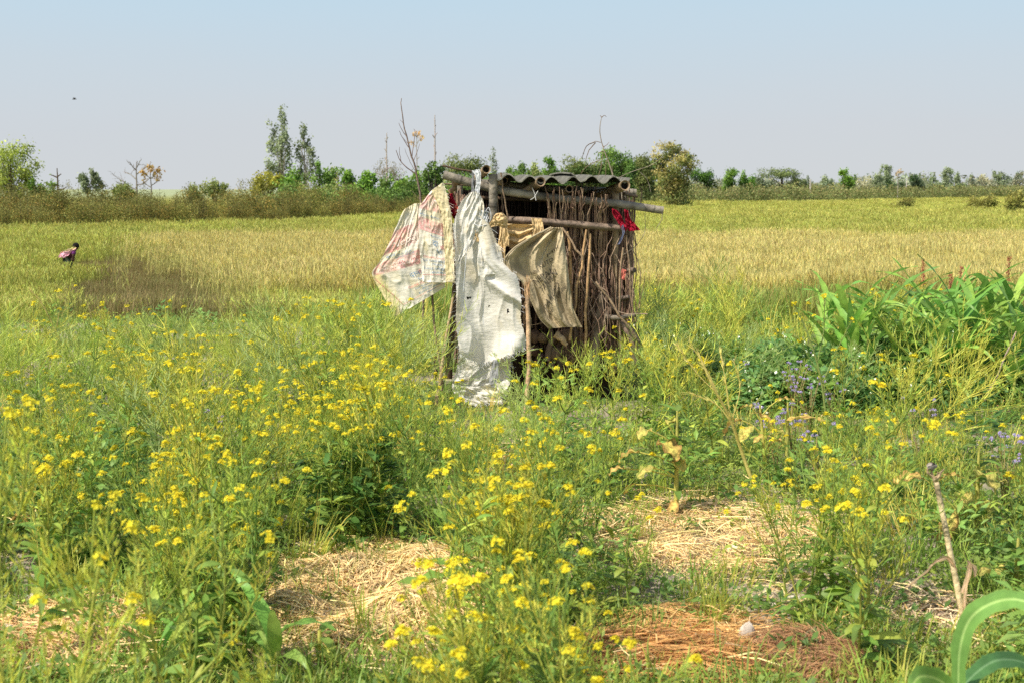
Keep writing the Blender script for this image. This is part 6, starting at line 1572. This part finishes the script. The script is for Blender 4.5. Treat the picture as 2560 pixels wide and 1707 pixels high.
g_ = ground(2390, 1345); maize('maize_plant', g_, .16, 5, .30, .035, 'young maize plant beside the withered yellow leaf by the broken stalk', 'young maize plants in the garden', az0=.3)
g_ = ground(1905, 850); maize('maize_plant', g_, .2, 4, .28, .035, 'small pale maize plant left of the row, among weeds', 'young maize plants in the garden', az0=.3)
# the close maize leaf at the lower right
mzr = empty('maize_plant', (at(2400, 1760, 3.05)[0], 3.05, float(gz(1.0, 3.05))), 'large near maize plant with one broad leaf arching into the lower right corner', 'maize plant')


def path_leaf(pts, wpx, root, col, fold=.25, n=60, wprof=None, side=(1, 0, 0.0)):
    P = wpath(pts, n); t = np.linspace(0, 1, n); Y = pts[0][2]
    tg = np.gradient(P, axis=0); tg /= np.linalg.norm(tg, axis=1, keepdims=True); view = unit(EYE - P.mean(0))
    sd = np.cross(tg, view); sd /= np.linalg.norm(sd, axis=1, keepdims=True); w_ = (np.interp(t, np.linspace(0, 1, len(wpx)), wpx) / 2 / FPX * Y)[:, None]
    sd2 = sd * .85 + view * .35; cr = .04 * np.sin(t * 23)[:, None] * w_ * view
    m = MB(); q = np.linspace(-1, 1, 25); rip = .06 * np.sin(t * 31 + 1)[:, None] + .04 * rng.normal(size=(n, 1)); G = np.stack([P + sd2 * w_ * a_ - view * fold * w_ * (1 - abs(a_)) + cr * a_ * abs(a_) + sd2 * w_ * a_ * abs(a_) * rip for a_ in q], 1); c = np.broadcast_to(np.array(col), G.shape).copy(); c *= (1 + .10 * (np.arange(25) % 2 * 2 - 1) * rng.uniform(.4, 1, 25))[None, :, None]; c[:, 11:14] = np.array(col) * [2.1, 1.6, 2.2]; c *= (.85 + .3 * fbm(t * 6, t * 0 + wpx[1], 4))[:, None, None]; c[:, [0, -1]] *= [1.7, 1.3, 1.2]
    m.grid(G, c); return part('leaf', m, M_GREEN, root, True)


path_leaf([(2395, 1740, 3.05), (2400, 1620, 3.03), (2430, 1540, 3.0), (2500, 1500, 2.96), (2570, 1505, 2.9), (2640, 1560, 2.85)], [36, 52, 60, 60, 52, 10], mzr, (0.11, 0.22, 0.05))
path_leaf([(2400, 1735, 3.05), (2430, 1690, 3.1), (2490, 1650, 3.15), (2560, 1655, 3.2), (2620, 1700, 3.2)], [20, 50, 56, 40, 6], mzr, (0.05, 0.12, 0.04))
path_leaf([(2390, 1740, 3.0), (2350, 1700, 2.98), (2300, 1690, 2.95), (2270, 1730, 2.9)], [30, 60, 60, 10], mzr, (0.13, 0.24, 0.05))
m = MB(); m.tube(wpath([(2400, 1800, 3.05), (2396, 1720, 3.05)], 6) , [.014] * 6, 8, (0.2, 0.26, 0.07)); part('stem', m, M_STEM, mzr, True)

# ------------------------------------------------------------------ withered broad leaved plants
C_W1 = (0.62, 0.50, 0.13); C_W2 = (0.46, 0.26, 0.08); C_W3 = (0.38, 0.40, 0.09)


def withered(label, base, h, leaves, stem_c=(0.26, 0.29, 0.08), lean=(0, 0), cat='withered plant', extra=0):
    g_ = ground(*base); r = empty('withered_plant', g_, label, cat, 'withering broad leaved plants'); top = g_ + np.array([lean[0], lean[1], h])
    m = MB(); m.tube([g_, (g_ + top) / 2 + [lean[0] * -.15, 0, 0], top], [.013, .010, .005], 7, stem_c); part('stem', m, M_STEM, r, True)
    Y = g_[1]
    for (px, py, L, wd, az, el, dr, c, ce) in leaves:
        m = MB(); b = at(px, py, Y - .02); leaf_mb(m, b, az + rng.normal(0, .3), el, L, wd * .85, dr * .8, jit(c, .1), 14, .3, 'broad', rng.normal(0, .5), c_edge=ce, wavy=.14); part('leaf', m, M_WITHER, r, True)
        q = MB(); st0 = g_ + (top - g_) * np.clip((b[2] - g_[2]) / max(h, .05) * .8, .05, .95); q.tube([st0, (st0 + b) / 2 + [0, 0, .01], b], [.004, .003, .003], 5, stem_c); part('leaf_stalk', q, M_STEM, r)
    if extra:
        q = MB()
        for k in range(extra):
            t = rng.uniform(.2, 1); leaf_mb(q, g_ + (top - g_) * t, rng.uniform(0, 6.28), rng.uniform(0, .8), .10 * rng.uniform(.6, 1.3), .035, rng.uniform(.4, 1.6), jit(C_LEAF, .2), 4, .2, 'broad')
        part('foliage', q, M_LEAF, r, True)
    return r


F_ = -PI / 2
withered('withering plant with a big yellow and brown leaf below the hut\'s right side', (1690, 1290), .50, [(1648, 1105, .16, .12, F_ + .7, .1, 1.5, C_W1, C_W2), (1625, 1075, .11, .07, F_ - .6, .3, 1.6, C_W3, C_W1), (1600, 1130, .12, .07, PI, .2, 1.5, C_W3, C_W2), (1670, 1060, .10, .06, .5, .4, 1.2, C_W3, C_W1), (1590, 1210, .12, .04, PI - .3, -.2, 1.2, C_W1, C_W2), (1690, 1250, .14, .06, F_, -.3, 1, C_W1, C_W2), (1640, 1170, .12, .08, F_ - .3, .2, 1.5, C_W1, C_W3), (1680, 1150, .10, .07, F_ + .8, .1, 1.4, C_W3, C_W1), (1560, 1170, .09, .05, PI, .2, 1.4, C_W1, C_W2)], extra=40)
withered('withering plant with a large curled yellow leaf on a pale leaning stem', (1915, 1215), .42, [(1905, 1040, .15, .09, F_ - .5, .1, 1.5, C_W1, C_W2), (1880, 1065, .13, .08, F_ - 1.1, -.1, 1.3, C_W1, C_W3), (1855, 1050, .13, .08, PI, -.1, 1.8, C_W2, C_W1), (1925, 1075, .10, .06, F_ + .9, 0, 1.4, C_W3, C_W1), (1945, 1000, .09, .06, 0, .3, 1, C_W1, C_W2), (1880, 1020, .1, .05, 2, .3, 1.3, C_W3, C_W2)], lean=(-.04, 0), extra=5)
withered('withering stem with one orange leaf held out sideways to the right', (1965, 1225), .45, [(1962, 1052, .20, .06, .05, .35, .9, C_W2, C_W1), (1960, 1100, .1, .05, PI, 0, 1.5, C_W1, C_W2), (1925, 1090, .1, .05, PI, .1, 1.3, C_W1, C_W2)], extra=3)
withered('withering plant with pale yellow leaf pads right of the broken maize stalk', (2440, 1330), .38, [(2440, 1180, .16, .11, F_, .1, 1.6, C_W1, C_W3), (2420, 1230, .14, .10, F_ - .6, -.2, 1.5, C_W1, C_W3), (2455, 1250, .12, .08, F_ + .4, 0, 1.4, C_W1, C_W3), (2400, 1190, .10, .07, PI, .2, 1.4, C_W1, C_W2), (2470, 1200, .1, .07, 0, .2, 1.2, C_W3, C_W1)], extra=14)
withered('withering plant with a crisp orange leaf hanging behind the broken maize stalk', (2385, 1360), .16, [(2390, 1280, .20, .09, F_ - .4, -.5, .8, C_W1, C_W2), (2310, 1195, .13, .08, PI - .1, .2, 1.0, C_W1, C_W2)], extra=4)
withered('withering low plant with one ragged yellow leaf at the right edge', (2540, 1490), .22, [(2545, 1440, .18, .10, PI, .2, 1.0, C_W3, C_W1), (2560, 1380, .13, .1, PI - .6, .5, 1.2, C_LEAF, C_LEAF)], extra=10)
withered('withering low plant with a mottled yellow leaf beside the young maize at the bottom', (800, 1650), .10, [(770, 1640, .16, .10, -.2, .3, .9, C_W3, C_W1)], extra=3)
withered('withering plant with brown curled leaves in the left flower patch', (110, 1310), .2, [(75, 1290, .15, .09, F_, 0, 1.3, C_W2, C_W2), (60, 1220, .14, .09, F_ + .3, .2, 1.4, C_W1, C_W1)], extra=8)
withered('withering plant with one long yellow leaf at the foot of the front clump', (1110, 1655), .08, [(1090, 1640, .15, .05, PI, .2, .8, C_W1, C_W3)], extra=3)
# thick stemmed tall mustard and lying pale stems
def tall_branching(label, pts_list, podc, blossoms, name='mustard_plant', group=None, leaves=0):
    P0 = wpath(pts_list[0][0], 16); r = empty(name, P0[0], label, 'mustard plant', group); sm, pm, fm, lm = MB(), MB(), MB(), MB()
    for pts, r0 in pts_list:
        P = wpath(pts, 14); sm.tube(P, np.linspace(r0, r0 * .4, 14), 7, podc)
        for k in range(24):
            t = rng.uniform(.45, 1) ; i = min(12, int(t * 13)); b = P[i] + (P[i + 1] - P[i]) * (t * 13 - i if i < 12 else rng.uniform()); ax = unit(P[i + 1] - P[i]); o = unit(rng.normal(size=3)); d = unit(ax + o * .6); sd = unit(np.cross(d, o)); L = .05 * rng.uniform(.6, 1.2)
            pm.ribbon([b, b + d * L * .5, b + d * L], [.002, .0038, .001], sd, jit(podc, .2))
        if blossoms:
            for k in range(14):
                q = unit(rng.normal(size=3)) * .018 * rng.uniform(.5, 1); ce = P[-1] + q; u = unit(rng.normal(size=3)); v = unit(np.cross(u, rng.normal(size=3))); s = .008
                fm.quads([[ce - u * s, ce + v * s, ce + u * s, ce - v * s]], jit(C_YEL, .1))
        for k in range(leaves):
            i = rng.integers(1, 10); leaf_mb(lm, P[i], rng.uniform(0, 6.28), rng.uniform(0, .8), .12 * rng.uniform(.6, 1.2), .04, rng.uniform(.5, 1.5), jit(C_LEAF, .2), 5, .2, 'broad')
    part('stem', sm, M_STEM, r, True); part('pod_sprays', pm, M_STEM, r); part('blossoms', fm, M_PETAL, r); part('leaves', lm, M_LEAF, r, True)
    return r


g1 = ground(1885, 1215); Yb = g1[1]
tall_branching('tall mustard gone to seed with a thick pale stem leaning left, right of the hut', [([(1885, 1215, Yb), (1855, 1130, Yb), (1825, 1045, Yb - .05), (1780, 960, Yb - .1), (1745, 880, Yb - .1)], .011), ([(1835, 1065, Yb), (1790, 1010, Yb), (1720, 980, Yb)], .004), ([(1825, 1045, Yb), (1815, 960, Yb), (1800, 880, Yb)], .004), ([(1800, 1000, Yb), (1770, 930, Yb), (1720, 850, Yb)], .004), ([(1830, 1050, Yb), (1850, 970, Yb), (1835, 900, Yb)], .003), ([(1790, 980, Yb), (1740, 930, Yb), (1690, 860, Yb)], .003)], (0.33, 0.34, 0.12), False)
g1 = ground(2060, 1100); Yb = g1[1]
tall_branching('tall dark stemmed mustard plant with open flower sprays before the maize', [([(2070, 1110, Yb), (2055, 960, Yb), (2025, 850, Yb), (1985, 760, Yb)], .008), ([(2055, 960, Yb), (2090, 880, Yb), (2130, 800, Yb)], .004), ([(2045, 900, Yb), (2060, 820, Yb), (2060, 740, Yb)], .004), ([(2030, 870, Yb), (1985, 840, Yb), (1940, 830, Yb)], .004), ([(2060, 980, Yb), (2110, 940, Yb), (2160, 920, Yb)], .004), ([(2050, 930, Yb), (2020, 890, Yb), (2000, 850, Yb)], .003)], (0.13, 0.19, 0.06), True, leaves=2)
g1 = ground(640, 1560); Yb = g1[1]
tall_branching('tall mustard plant with a thick pale green stem at the left of the central straw', [([(645, 1560, Yb), (632, 1480, Yb), (610, 1400, Yb), (585, 1330, Yb), (560, 1250, Yb)], .014), ([(625, 1450, Yb), (660, 1370, Yb), (700, 1300, Yb)], .006), ([(610, 1400, Yb), (625, 1320, Yb), (620, 1240, Yb)], .006), ([(600, 1370, Yb), (560, 1320, Yb), (530, 1290, Yb)], .005), ([(590, 1340, Yb), (570, 1270, Yb), (540, 1210, Yb)], .004)], (0.19, 0.25, 0.07), True, leaves=9)
g1 = ground(175, 760)
tall_branching('slender leafless podded mustard standing over the brown field patch at the left', [([(170, 800, 12.6), (172, 740, 12.6), (178, 700, 12.6)], .005), ([(171, 770, 12.6), (195, 740, 12.6), (203, 725, 12.6)], .003), ([(172, 750, 12.6), (160, 735, 12.6), (155, 722, 12.6)], .003)], (0.22, 0.27, 0.06), False)
g1 = ground(130, 900); Yb = 11
tall_branching('dark stemmed leaning mustard at the left before the brown field patch', [([(170, 900, Yb), (140, 830, Yb), (105, 760, Yb), (75, 725, Yb)], .007), ([(140, 830, Yb), (150, 770, Yb), (150, 740, Yb)], .004), ([(150, 850, Yb), (110, 820, Yb), (60, 800, Yb)], .004), ([(160, 880, Yb), (200, 830, Yb), (215, 790, Yb)], .004)], (0.20, 0.2, 0.07), False, leaves=2)
# dark leafy clump behind the central straw
lf = ground(880, 1345); dk = empty('leafy_weed', lf, 'dark green leafy weed clump behind the central straw heap', 'weed')
m = MB()
for k in range(150):
    q = rng.uniform(0, 1) ** .5; a = rng.uniform(0, 6.28); z = rng.uniform(.02, .42); leaf_mb(m, lf + [.16 * q * math.cos(a), .16 * q * math.sin(a), z], a + rng.normal(0, .6), rng.uniform(0, .8), .11 * rng.uniform(.6, 1.2), .04, rng.uniform(.5, 1.4), jit(C_LEAFD, .25), 4, .2, 'broad')
part('leaves', m, M_LEAF, dk, True); m = MB()
for k in range(8): a = rng.uniform(0, 6.28); m.tube([lf, lf + [.07 * math.cos(a), .07 * math.sin(a), .22], lf + [.15 * math.cos(a), .15 * math.sin(a), .45]], [.006, .005, .002], 5, C_STEMG)
part('stem', m, M_STEM, dk)

# ------------------------------------------------------------------ lilac flowered weeds
AG = []
for k in range(3):
    r = empty('lilac_weed', (0, 0, -60), 'x', 'flowering weed', 'lilac flowered weeds'); sm, lm, fm = MB(), MB(), MB()
    for j in range(5):
        a = rng.uniform(0, 6.28); e = np.array([.10 * math.cos(a) * rng.uniform(.3, 1), .10 * math.sin(a), .34 * rng.uniform(.75, 1.1)]); sm.tube([[0, 0, 0], e * [.3, .3, .5], e], [.004, .003, .002], 4, (0.16, 0.15, 0.07))
        for q in range(4): leaf_mb(lm, e * rng.uniform(.2, .85), rng.uniform(0, 6.28), rng.uniform(0, .7), .05, .025, .8, jit(C_LEAF, .2), 3, .2)
        for q in range(3):
            ce = e + [rng.normal(0, .012), rng.normal(0, .012), .004]
            for s in range(26):
                d = unit(rng.normal(size=3) + [0, 0, .7]); sd = unit(np.cross(d, rng.normal(size=3))); fm.quads([[ce, ce + d * .006 + sd * .0022, ce + d * .0105, ce + d * .006 - sd * .0022]], jit((0.62, 0.53, 0.78), .12))
    sm.build('stem', M_STEM, r); lm.build('leaves', M_LEAF, r, True); fm.build('blossoms', M_PETAL, r); AG.append(r)
AGP = [(2010, 905, 'at the top of the lilac cluster before the pea vines', 2), (1975, 930, 'at the left of the lilac cluster before the pea vines', 2), (2035, 935, 'in the middle of the lilac cluster before the pea vines', 3), (2080, 965, 'at the right of the lilac cluster before the pea vines', 2), (2010, 985, 'low in the lilac cluster before the pea vines', 1), (1880, 905, 'alone between the tall seeding mustard and the lilac cluster', 1),
       (1935, 1040, 'by the withered yellow leaf', 2), (1990, 1060, 'right of the withered orange leaf', 2), (2065, 1085, 'in the grass under the pea vines', 1), (2330, 1020, 'in the yellowing weeds below the maize', 1), 
       (2530, 1110, 'at the right edge of the yellowing patch', 2), (545, 1090, 'alone in the left mustard drift', 1), (1710, 875, 'alone right of the fallen log', 1)]
uA = set(); q_ = 0
for px, py, lb, n in AGP:
    for k in range(n):
        i = q_ % 3; q_ += 1; g_ = ground(px + rng.normal(0, 14), py + rng.normal(0, 8), .30); lab = 'lilac flowered weed ' + lb; grp = 'lilac weeds ' + lb
        if i not in uA:
            uA.add(i); r = AG[i]; r.location = g_; r['label'] = lab; r['group'] = grp; r.rotation_euler = (0, 0, rng.uniform(0, 6))
        else: copy_thing(AG[i], g_, rng.uniform(0, 6), rng.uniform(.8, 1.1), lab, grp)

# ------------------------------------------------------------------ straw heaps, dead stalks, clods


def straw_heap(label, cx, cy, rx, ry, hh, n, col, L, wd, align=None, group='heaps of straw and dry stalks', mound=True, c0=(0.34, 0.24, 0.13)):
    g_ = ground(cx, cy); a = ground(cx + rx, cy); f = ground(cx, cy + ry); b = ground(cx, cy - ry); RX = abs(a[0] - g_[0]); RY = (b[1] - f[1]) / 2; c = np.array([g_[0], (b[1] + f[1]) / 2, 0])
    r = empty('straw_heap', (c[0], c[1], float(gz(c[0], c[1]))), label, 'straw', group)

    def top(x, y):
        q = np.sqrt(((x - c[0]) / RX) ** 2 + ((y - c[1]) / RY) ** 2) + .6 * (fbm(x * 3, y * 3, 19) - .5)
        return gz(x, y) + hh * np.clip(1.25 - q ** 2, 0, .8) * np.clip(3.2 * (fbm(x * 3.2, y * 3.2, 17, 3) - .28), .05, 2), q
    if mound:
        m = MB(); u = np.linspace(-1.2, 1.2, 50); X, Y = np.meshgrid(c[0] + u * RX, c[1] + u * RY); Z, Q = top(X, Y); Z = np.where(Q > 1, gz(X, Y) - .05, Z - .012); m.grid(np.stack([X, Y, Z], -1), c0); part('mound', m, M_STRAW, r, True)
    m = MB(); t = rng.uniform(0, 2 * PI, n); q = np.sqrt(rng.uniform(0, 1.0, n)) * np.where(rng.uniform(size=n) < .15, 1.35, 1.0) * (.8 + .45 * fbm(3 * np.cos(t), 3 * np.sin(t) + cx, 13)); x = c[0] + RX * q * np.cos(t); y = c[1] + RY * q * np.sin(t); th = (rng.uniform(0, PI, n) if align is None else rng.normal(align, .45, n) + .8 * (fbm(x * 2, y * 2, 23) - .5) * 2)
    if align is None: th = fbm(x * 2.2, y * 2.2, 29) * 7 + rng.normal(0, .75, n)
    for k in range(n):
        d = np.array([math.cos(th[k]), math.sin(th[k])]); l = L * rng.uniform(.35, 1.2); p = np.array([[x[k] + d[0] * s * l - .05 * l * d[1] * (s * s) * 4, y[k] + d[1] * s * l] for s in (-.5, -.17, .17, .5)]); z, Q = top(p[:, 0], p[:, 1]); z = z + rng.uniform(0, .022) + np.array([0, .006, .006, 0]) * rng.uniform(-.5, 2) + (.04 * rng.uniform() * np.array([0, .1, .4, 1]) if rng.uniform() < .2 else 0)
        sd = unit([-d[1], d[0], rng.normal(0, .5)]); m.ribbon(np.column_stack([p, z]), wd * rng.uniform(.6, 1.3), sd, jit(np.array(col) * rng.choice([1, 1, 1.12, .85, .55]), .25))
    o = part('straw', m, M_STRAW, r); o['kind'] = 'stuff'
    return r


straw_heap('large pale golden straw heap in the middle foreground', 950, 1490, 310, 128, .06, 7500, C_STRAW, .24, .0036)
straw_heap('thin scatter of pale straw over cracked soil on the right', 1780, 1345, 310, 92, .015, 2800, C_STRAW, .26, .0034, mound=False)
straw_heap('straw heap at the lower left, half under green weeds', 140, 1600, 210, 95, .035, 2600, (0.55, 0.37, 0.17), .2, .0034)
straw_heap('flattened reddish dry stalks at the bottom, right of the front clump', 1640, 1655, 320, 66, .03, 2500, (0.42, 0.22, 0.075), .30, .0028, align=.1, c0=(0.2, 0.11, 0.05))
straw_heap('dark brown heap of twiggy dry weeds at the bottom, left of the leafy mustard', 2030, 1660, 150, 78, .05, 1700, (0.26, 0.14, 0.065), .16, .0022, c0=(0.12, 0.07, 0.035))
straw_heap('orange dry stalks lying left of the pale soil clod at the lower right', 1720, 1570, 180, 40, .03, 600, (0.45, 0.26, 0.09), .28, .0026, align=.2, mound=False)
straw_heap('grey straw litter below the broken maize stalk', 2300, 1560, 180, 90, .02, 700, (0.46, 0.36, 0.22), .2, .0036, mound=False)
straw_heap('small patch of straw behind the central mustard clump', 1270, 1160, 90, 25, .03, 260, C_STRAW, .2, .0035, mound=False)
# broken maize stalk
bs = empty('broken_stalk', ground(2410, 1560), 'dry broken maize stalk leaning upright with torn husks at the lower right', 'dry stalk'); Yb = ground(2410, 1560)[1]
part('stalk', bamboo([(2412, 1562, Yb), (2376, 1380, Yb), (2338, 1192, Yb)], .0115, (0.80, 0.63, 0.36), .15, .05, False, 10, .8), M_BAMBOO, bs, True)
for pts in ([(2338, 1200, Yb), (2318, 1180, Yb), (2322, 1165, Yb)], [(2340, 1200, Yb), (2352, 1180, Yb), (2360, 1172, Yb)], [(2336, 1200, Yb), (2330, 1175, Yb)], [(2338, 1200, Yb), (2345, 1178, Yb)]):
    part('torn_husk', stick_mb(pts, .006, .003, (0.44, 0.32, 0.18), 5, .003, 5), M_STICK, bs)
m = MB(); th = np.linspace(0, PI, 6); ph = np.linspace(0, 2 * PI, 9); ce = at(2328, 1166, Yb); m.grid(ce + np.stack([np.sin(th)[:, None] * np.cos(ph), np.sin(th)[:, None] * np.sin(ph), np.cos(th)[:, None] + 0 * ph], -1) * np.array([.017, .017, .013]) * (0.6 + .8 * rng.uniform(size=(6, 9, 1))), (0.25, 0.215, 0.18)); part('mud_cap', m, M_SOIL, bs, True)
for pts, wpx in (([(2404, 1480, Yb - .01), (2420, 1440, Yb), (2424, 1410, Yb), (2418, 1400, Yb)], [8, 15, 13, 5]), ([(2410, 1550, Yb - .01), (2412, 1490, Yb - .02), (2420, 1440, Yb - .02)], [8, 11, 6]), ([(2392, 1425, Yb - .01), (2370, 1395, Yb - .02), (2345, 1400, Yb - .03), (2330, 1410, Yb - .02)], [6, 14, 10, 5]), ([(2424, 1410, Yb), (2436, 1420, Yb), (2438, 1440, Yb)], [14, 16, 5])):
    o = path_leaf(pts, wpx, bs, (0.30, 0.235, 0.135)); o.name = 'dry_husk'
part('side_stick', stick_mb([(2345, 1398, Yb), (2300, 1440, Yb - .02), (2262, 1470, Yb - .03)], .004, .003, (0.42, 0.3, 0.17), 5, .003), M_STICK, bs)
g_ = ground(2385, 1050)
stick_mb([(2540, 830, 9.3), (2500, 920, 9.1), (2462, 1000, 9.0)], .006, .006, (0.30, 0.22, 0.18), 6, .003).build('dry_stick', M_STICK, None, True, 'thin dry stick leaning through the pea vines at the right edge', 'stick')
g1 = ground(700, 1330); Yb = g1[1]
stick_mb([(700, 1335, Yb), (660, 1285, Yb + .1), (605, 1240, Yb + .2)], .009, .006, (0.36, 0.38, 0.14), 7, .003).build('fallen_stem', M_STEM, None, True, 'pale green bent mustard stem lying left of the dark leafy clump', 'stem')


def clod(label, px, py, w_, h_, col=(0.50, 0.43, 0.35)):
    g_ = ground(px, py); Y = g_[1]; rw = w_ / 2 / FPX * Y; rh = h_ / FPX * Y; th = np.linspace(0, PI, 16); ph = np.linspace(0, 2 * PI, 25)
    D = np.stack([np.sin(th)[:, None] * np.cos(ph), np.sin(th)[:, None] * np.sin(ph), np.cos(th)[:, None] + 0 * ph], -1); sd = px * .37
    R = .7 + .6 * fbm(D[..., 0] * 2 + sd, D[..., 1] * 2 + D[..., 2] * 1.7, 7) + .25 * (fbm(D[..., 0] * 6 + sd, D[..., 2] * 6 + D[..., 1] * 5, 9) - .5); R[:, -1] = R[:, 0]
    m = MB(); m.grid(D * R[..., None] * [rw, rw * .8, rh * .7] + [0, 0, rh * .35], np.array(col) * (.8 + .4 * fbm(D[..., 0] * 5, D[..., 2] * 5, 3))[..., None])
    m.build('soil_clod', M_SOIL, None, True, label, 'soil clod', 'pale clods of soil').location = g_


clod('pale soil clod standing at the right end of the orange dry stalks', 1866, 1600, 42, 46)
clod('flat pale soil clod left of the leafy mustard at the lower right', 1975, 1512, 58, 26)
clod('smaller soil clod beside the flat pale one', 1932, 1522, 26, 18)
clod('pale soil clod in the straw scatter on the right', 1870, 1310, 46, 16)
clod('grey soil clod among straw, left in the right scatter', 1830, 1375, 40, 14)
clod('grey soil clod at the left edge, above the lower left straw', 82, 1510, 34, 26)
clod('soil clod touching the left edge of the photo', 20, 1590, 50, 30)
clod('small soil clod behind the one at the left edge', 100, 1470, 22, 14)
clod('dark soil clod on bare ground under the withered plants', 1900, 1250, 40, 16, (0.26, 0.23, 0.2))

# ------------------------------------------------------------------ the person working in the field
pp = at(173, 657, 41.0); g0 = float(gz(pp[0], 41.0)); per = empty('person', (pp[0], 41.0, g0), 'person bending in the field with a pink and yellow shawl over a purple top', 'person')
sc41 = 41.0 / FPX


def pt(px, py, dy=0.0): return at(px, py, 41.0 + dy) - np.array([pp[0], 41.0, g0])


hipz = pt(172, 638)[2]
J = {'pelvis': (pt(171, 638), .135), 'waist': (pt(175.5, 634, -.12), .12), 'chest': (pt(182, 628.5, -.24), .14), 'neck': (pt(187.5, 623.5, -.33), .055), 'head0': (pt(189.3, 620.5, -.36), .075), 'head1': (pt(190.5, 616.5, -.38), .085),
     'shL': (pt(184.5, 627, -.40), .06), 'elL': (pt(183.8, 638, -.44), .045), 'wrL': (pt(184, 648, -.40), .032), 'haL': (pt(184.5, 653, -.38), .03), 'shR': (pt(183.5, 627, -.12), .06), 'elR': (pt(180.5, 639, -.16), .045), 'wrR': (pt(179.6, 648, -.22), .032), 'haR': (pt(180, 652, -.24), .03)}
for s, dy in (('L', -.09), ('R', .10)):
    J['hip' + s] = (pt(171, 640, dy), .10); k = pt(171.5 + (1.5 if s == 'L' else -1), 640, dy); J['kn' + s] = (np.array([k[0] + .03, k[1] - .03, hipz * .52]), .07); J['an' + s] = (np.array([k[0] - .02, k[1], .07]), .045); J['to' + s] = (np.array([k[0] + .14, k[1] - .03, .03]), .035)
E = [('pelvis', 'waist'), ('waist', 'chest'), ('chest', 'neck'), ('neck', 'head0'), ('head0', 'head1'), ('chest', 'shL'), ('shL', 'elL'), ('elL', 'wrL'), ('wrL', 'haL'), ('chest', 'shR'), ('shR', 'elR'), ('elR', 'wrR'), ('wrR', 'haR')] + [q for s in 'LR' for q in (('pelvis', 'hip' + s), ('hip' + s, 'kn' + s), ('kn' + s, 'an' + s), ('an' + s, 'to' + s))]
nm = list(J)


def skinned(name, joints, edges, mat, grow=1.0):
    idx = {n: i for i, n in enumerate(joints)}; me = bpy.data.meshes.new(name); me.from_pydata([tuple(J[n][0]) for n in joints], [(idx[a], idx[b]) for a, b in edges], []); o = bpy.data.objects.new(name, me); COL.objects.link(o)
    md = o.modifiers.new('skin', 'SKIN'); sv = me.skin_vertices[0].data
    for n, i in idx.items(): sv[i].radius = (J[n][1] * grow,) * 2; sv[i].use_root = (i == 0)
    o.modifiers.new('sub', 'SUBSURF').levels = 2; o.modifiers['sub'].render_levels = 2
    dg = bpy.context.evaluated_depsgraph_get(); m2 = bpy.data.meshes.new_from_object(o.evaluated_get(dg)); bpy.data.objects.remove(o)
    m2.materials.clear(); m2.materials.append(mat); q = bpy.data.objects.new(name, m2); COL.objects.link(q); q.parent = per
    for p in m2.polygons: p.use_smooth = True
    return q


def flat(name, c, rough=.8):
    m = bpy.data.materials.new(name); m.use_nodes = True; b = m.node_tree.nodes['Principled BSDF']; b.inputs['Roughness'].default_value = rough
    nz = nd(m.node_tree, 'ShaderNodeTexNoise'); nz.inputs['Scale'].default_value = 8; rp = nd(m.node_tree, 'ShaderNodeValToRGB'); rp.color_ramp.elements[0].color = (*[v * .8 for v in c], 1); rp.color_ramp.elements[1].color = (*[min(1, v * 1.2) for v in c], 1)
    m.node_tree.links.new(nz.outputs['Fac'], rp.inputs[0]); m.node_tree.links.new(rp.outputs[0], b.inputs['Base Color']); return m


skinned('body', nm, E, flat('brown_skin', (0.10, 0.05, 0.03)))
skinned('purple_top', ['pelvis', 'waist', 'chest', 'shL', 'elL', 'shR', 'elR'], [('pelvis', 'waist'), ('waist', 'chest'), ('chest', 'shL'), ('shL', 'elL'), ('chest', 'shR'), ('shR', 'elR')], flat('purple_fabric', (0.16, 0.025, 0.15)), 1.18)
skinned('green_trousers', ['pelvis', 'hipL', 'knL', 'anL', 'hipR', 'knR', 'anR'], [('pelvis', 'hipL'), ('hipL', 'knL'), ('knL', 'anL'), ('pelvis', 'hipR'), ('hipR', 'knR'), ('knR', 'anR')], flat('green_fabric', (0.03, 0.055, 0.03)), 1.2)
m = MB(); ce = pt(189.8, 616, -.36); th = np.linspace(0, PI * .62, 8); ph = np.linspace(0, 2 * PI, 17); m.grid(ce + np.stack([np.sin(th)[:, None] * np.cos(ph) * .098, np.sin(th)[:, None] * np.sin(ph) * .098, np.cos(th)[:, None] * .105 + 0 * ph], -1), (0.015, 0.013, 0.012)); m.build('hair', M_BARK, per, True)
rows = [[(184.5, 616), (190.5, 619.5), (191.5, 622)], [(176, 622.5), (184, 623.5), (188, 625.5)], [(164, 625.5), (174, 629), (181, 629.5)], [(153, 630), (164, 634), (173, 637)], [(148.5, 637), (158, 638), (167, 641)], [(146, 645), (153, 643.5), (160.5, 646.5)]]
c_ = Cloth(rows, 40.55, 30, 40, .02, 7, 3, 3, .3, .05); c_.P = c_.P - np.array([pp[0], 41.0, g0])
m = MB(); m.grid(c_.P, np.array((0.88, 0.46, 0.54)) + (np.array((0.85, 0.74, 0.33)) - np.array((0.88, 0.46, 0.54))) * (smooth(.72, .4, c_.Vv * .75 + .75 * c_.U))[..., None]); m.build('shawl', M_CLOTH, per, True)
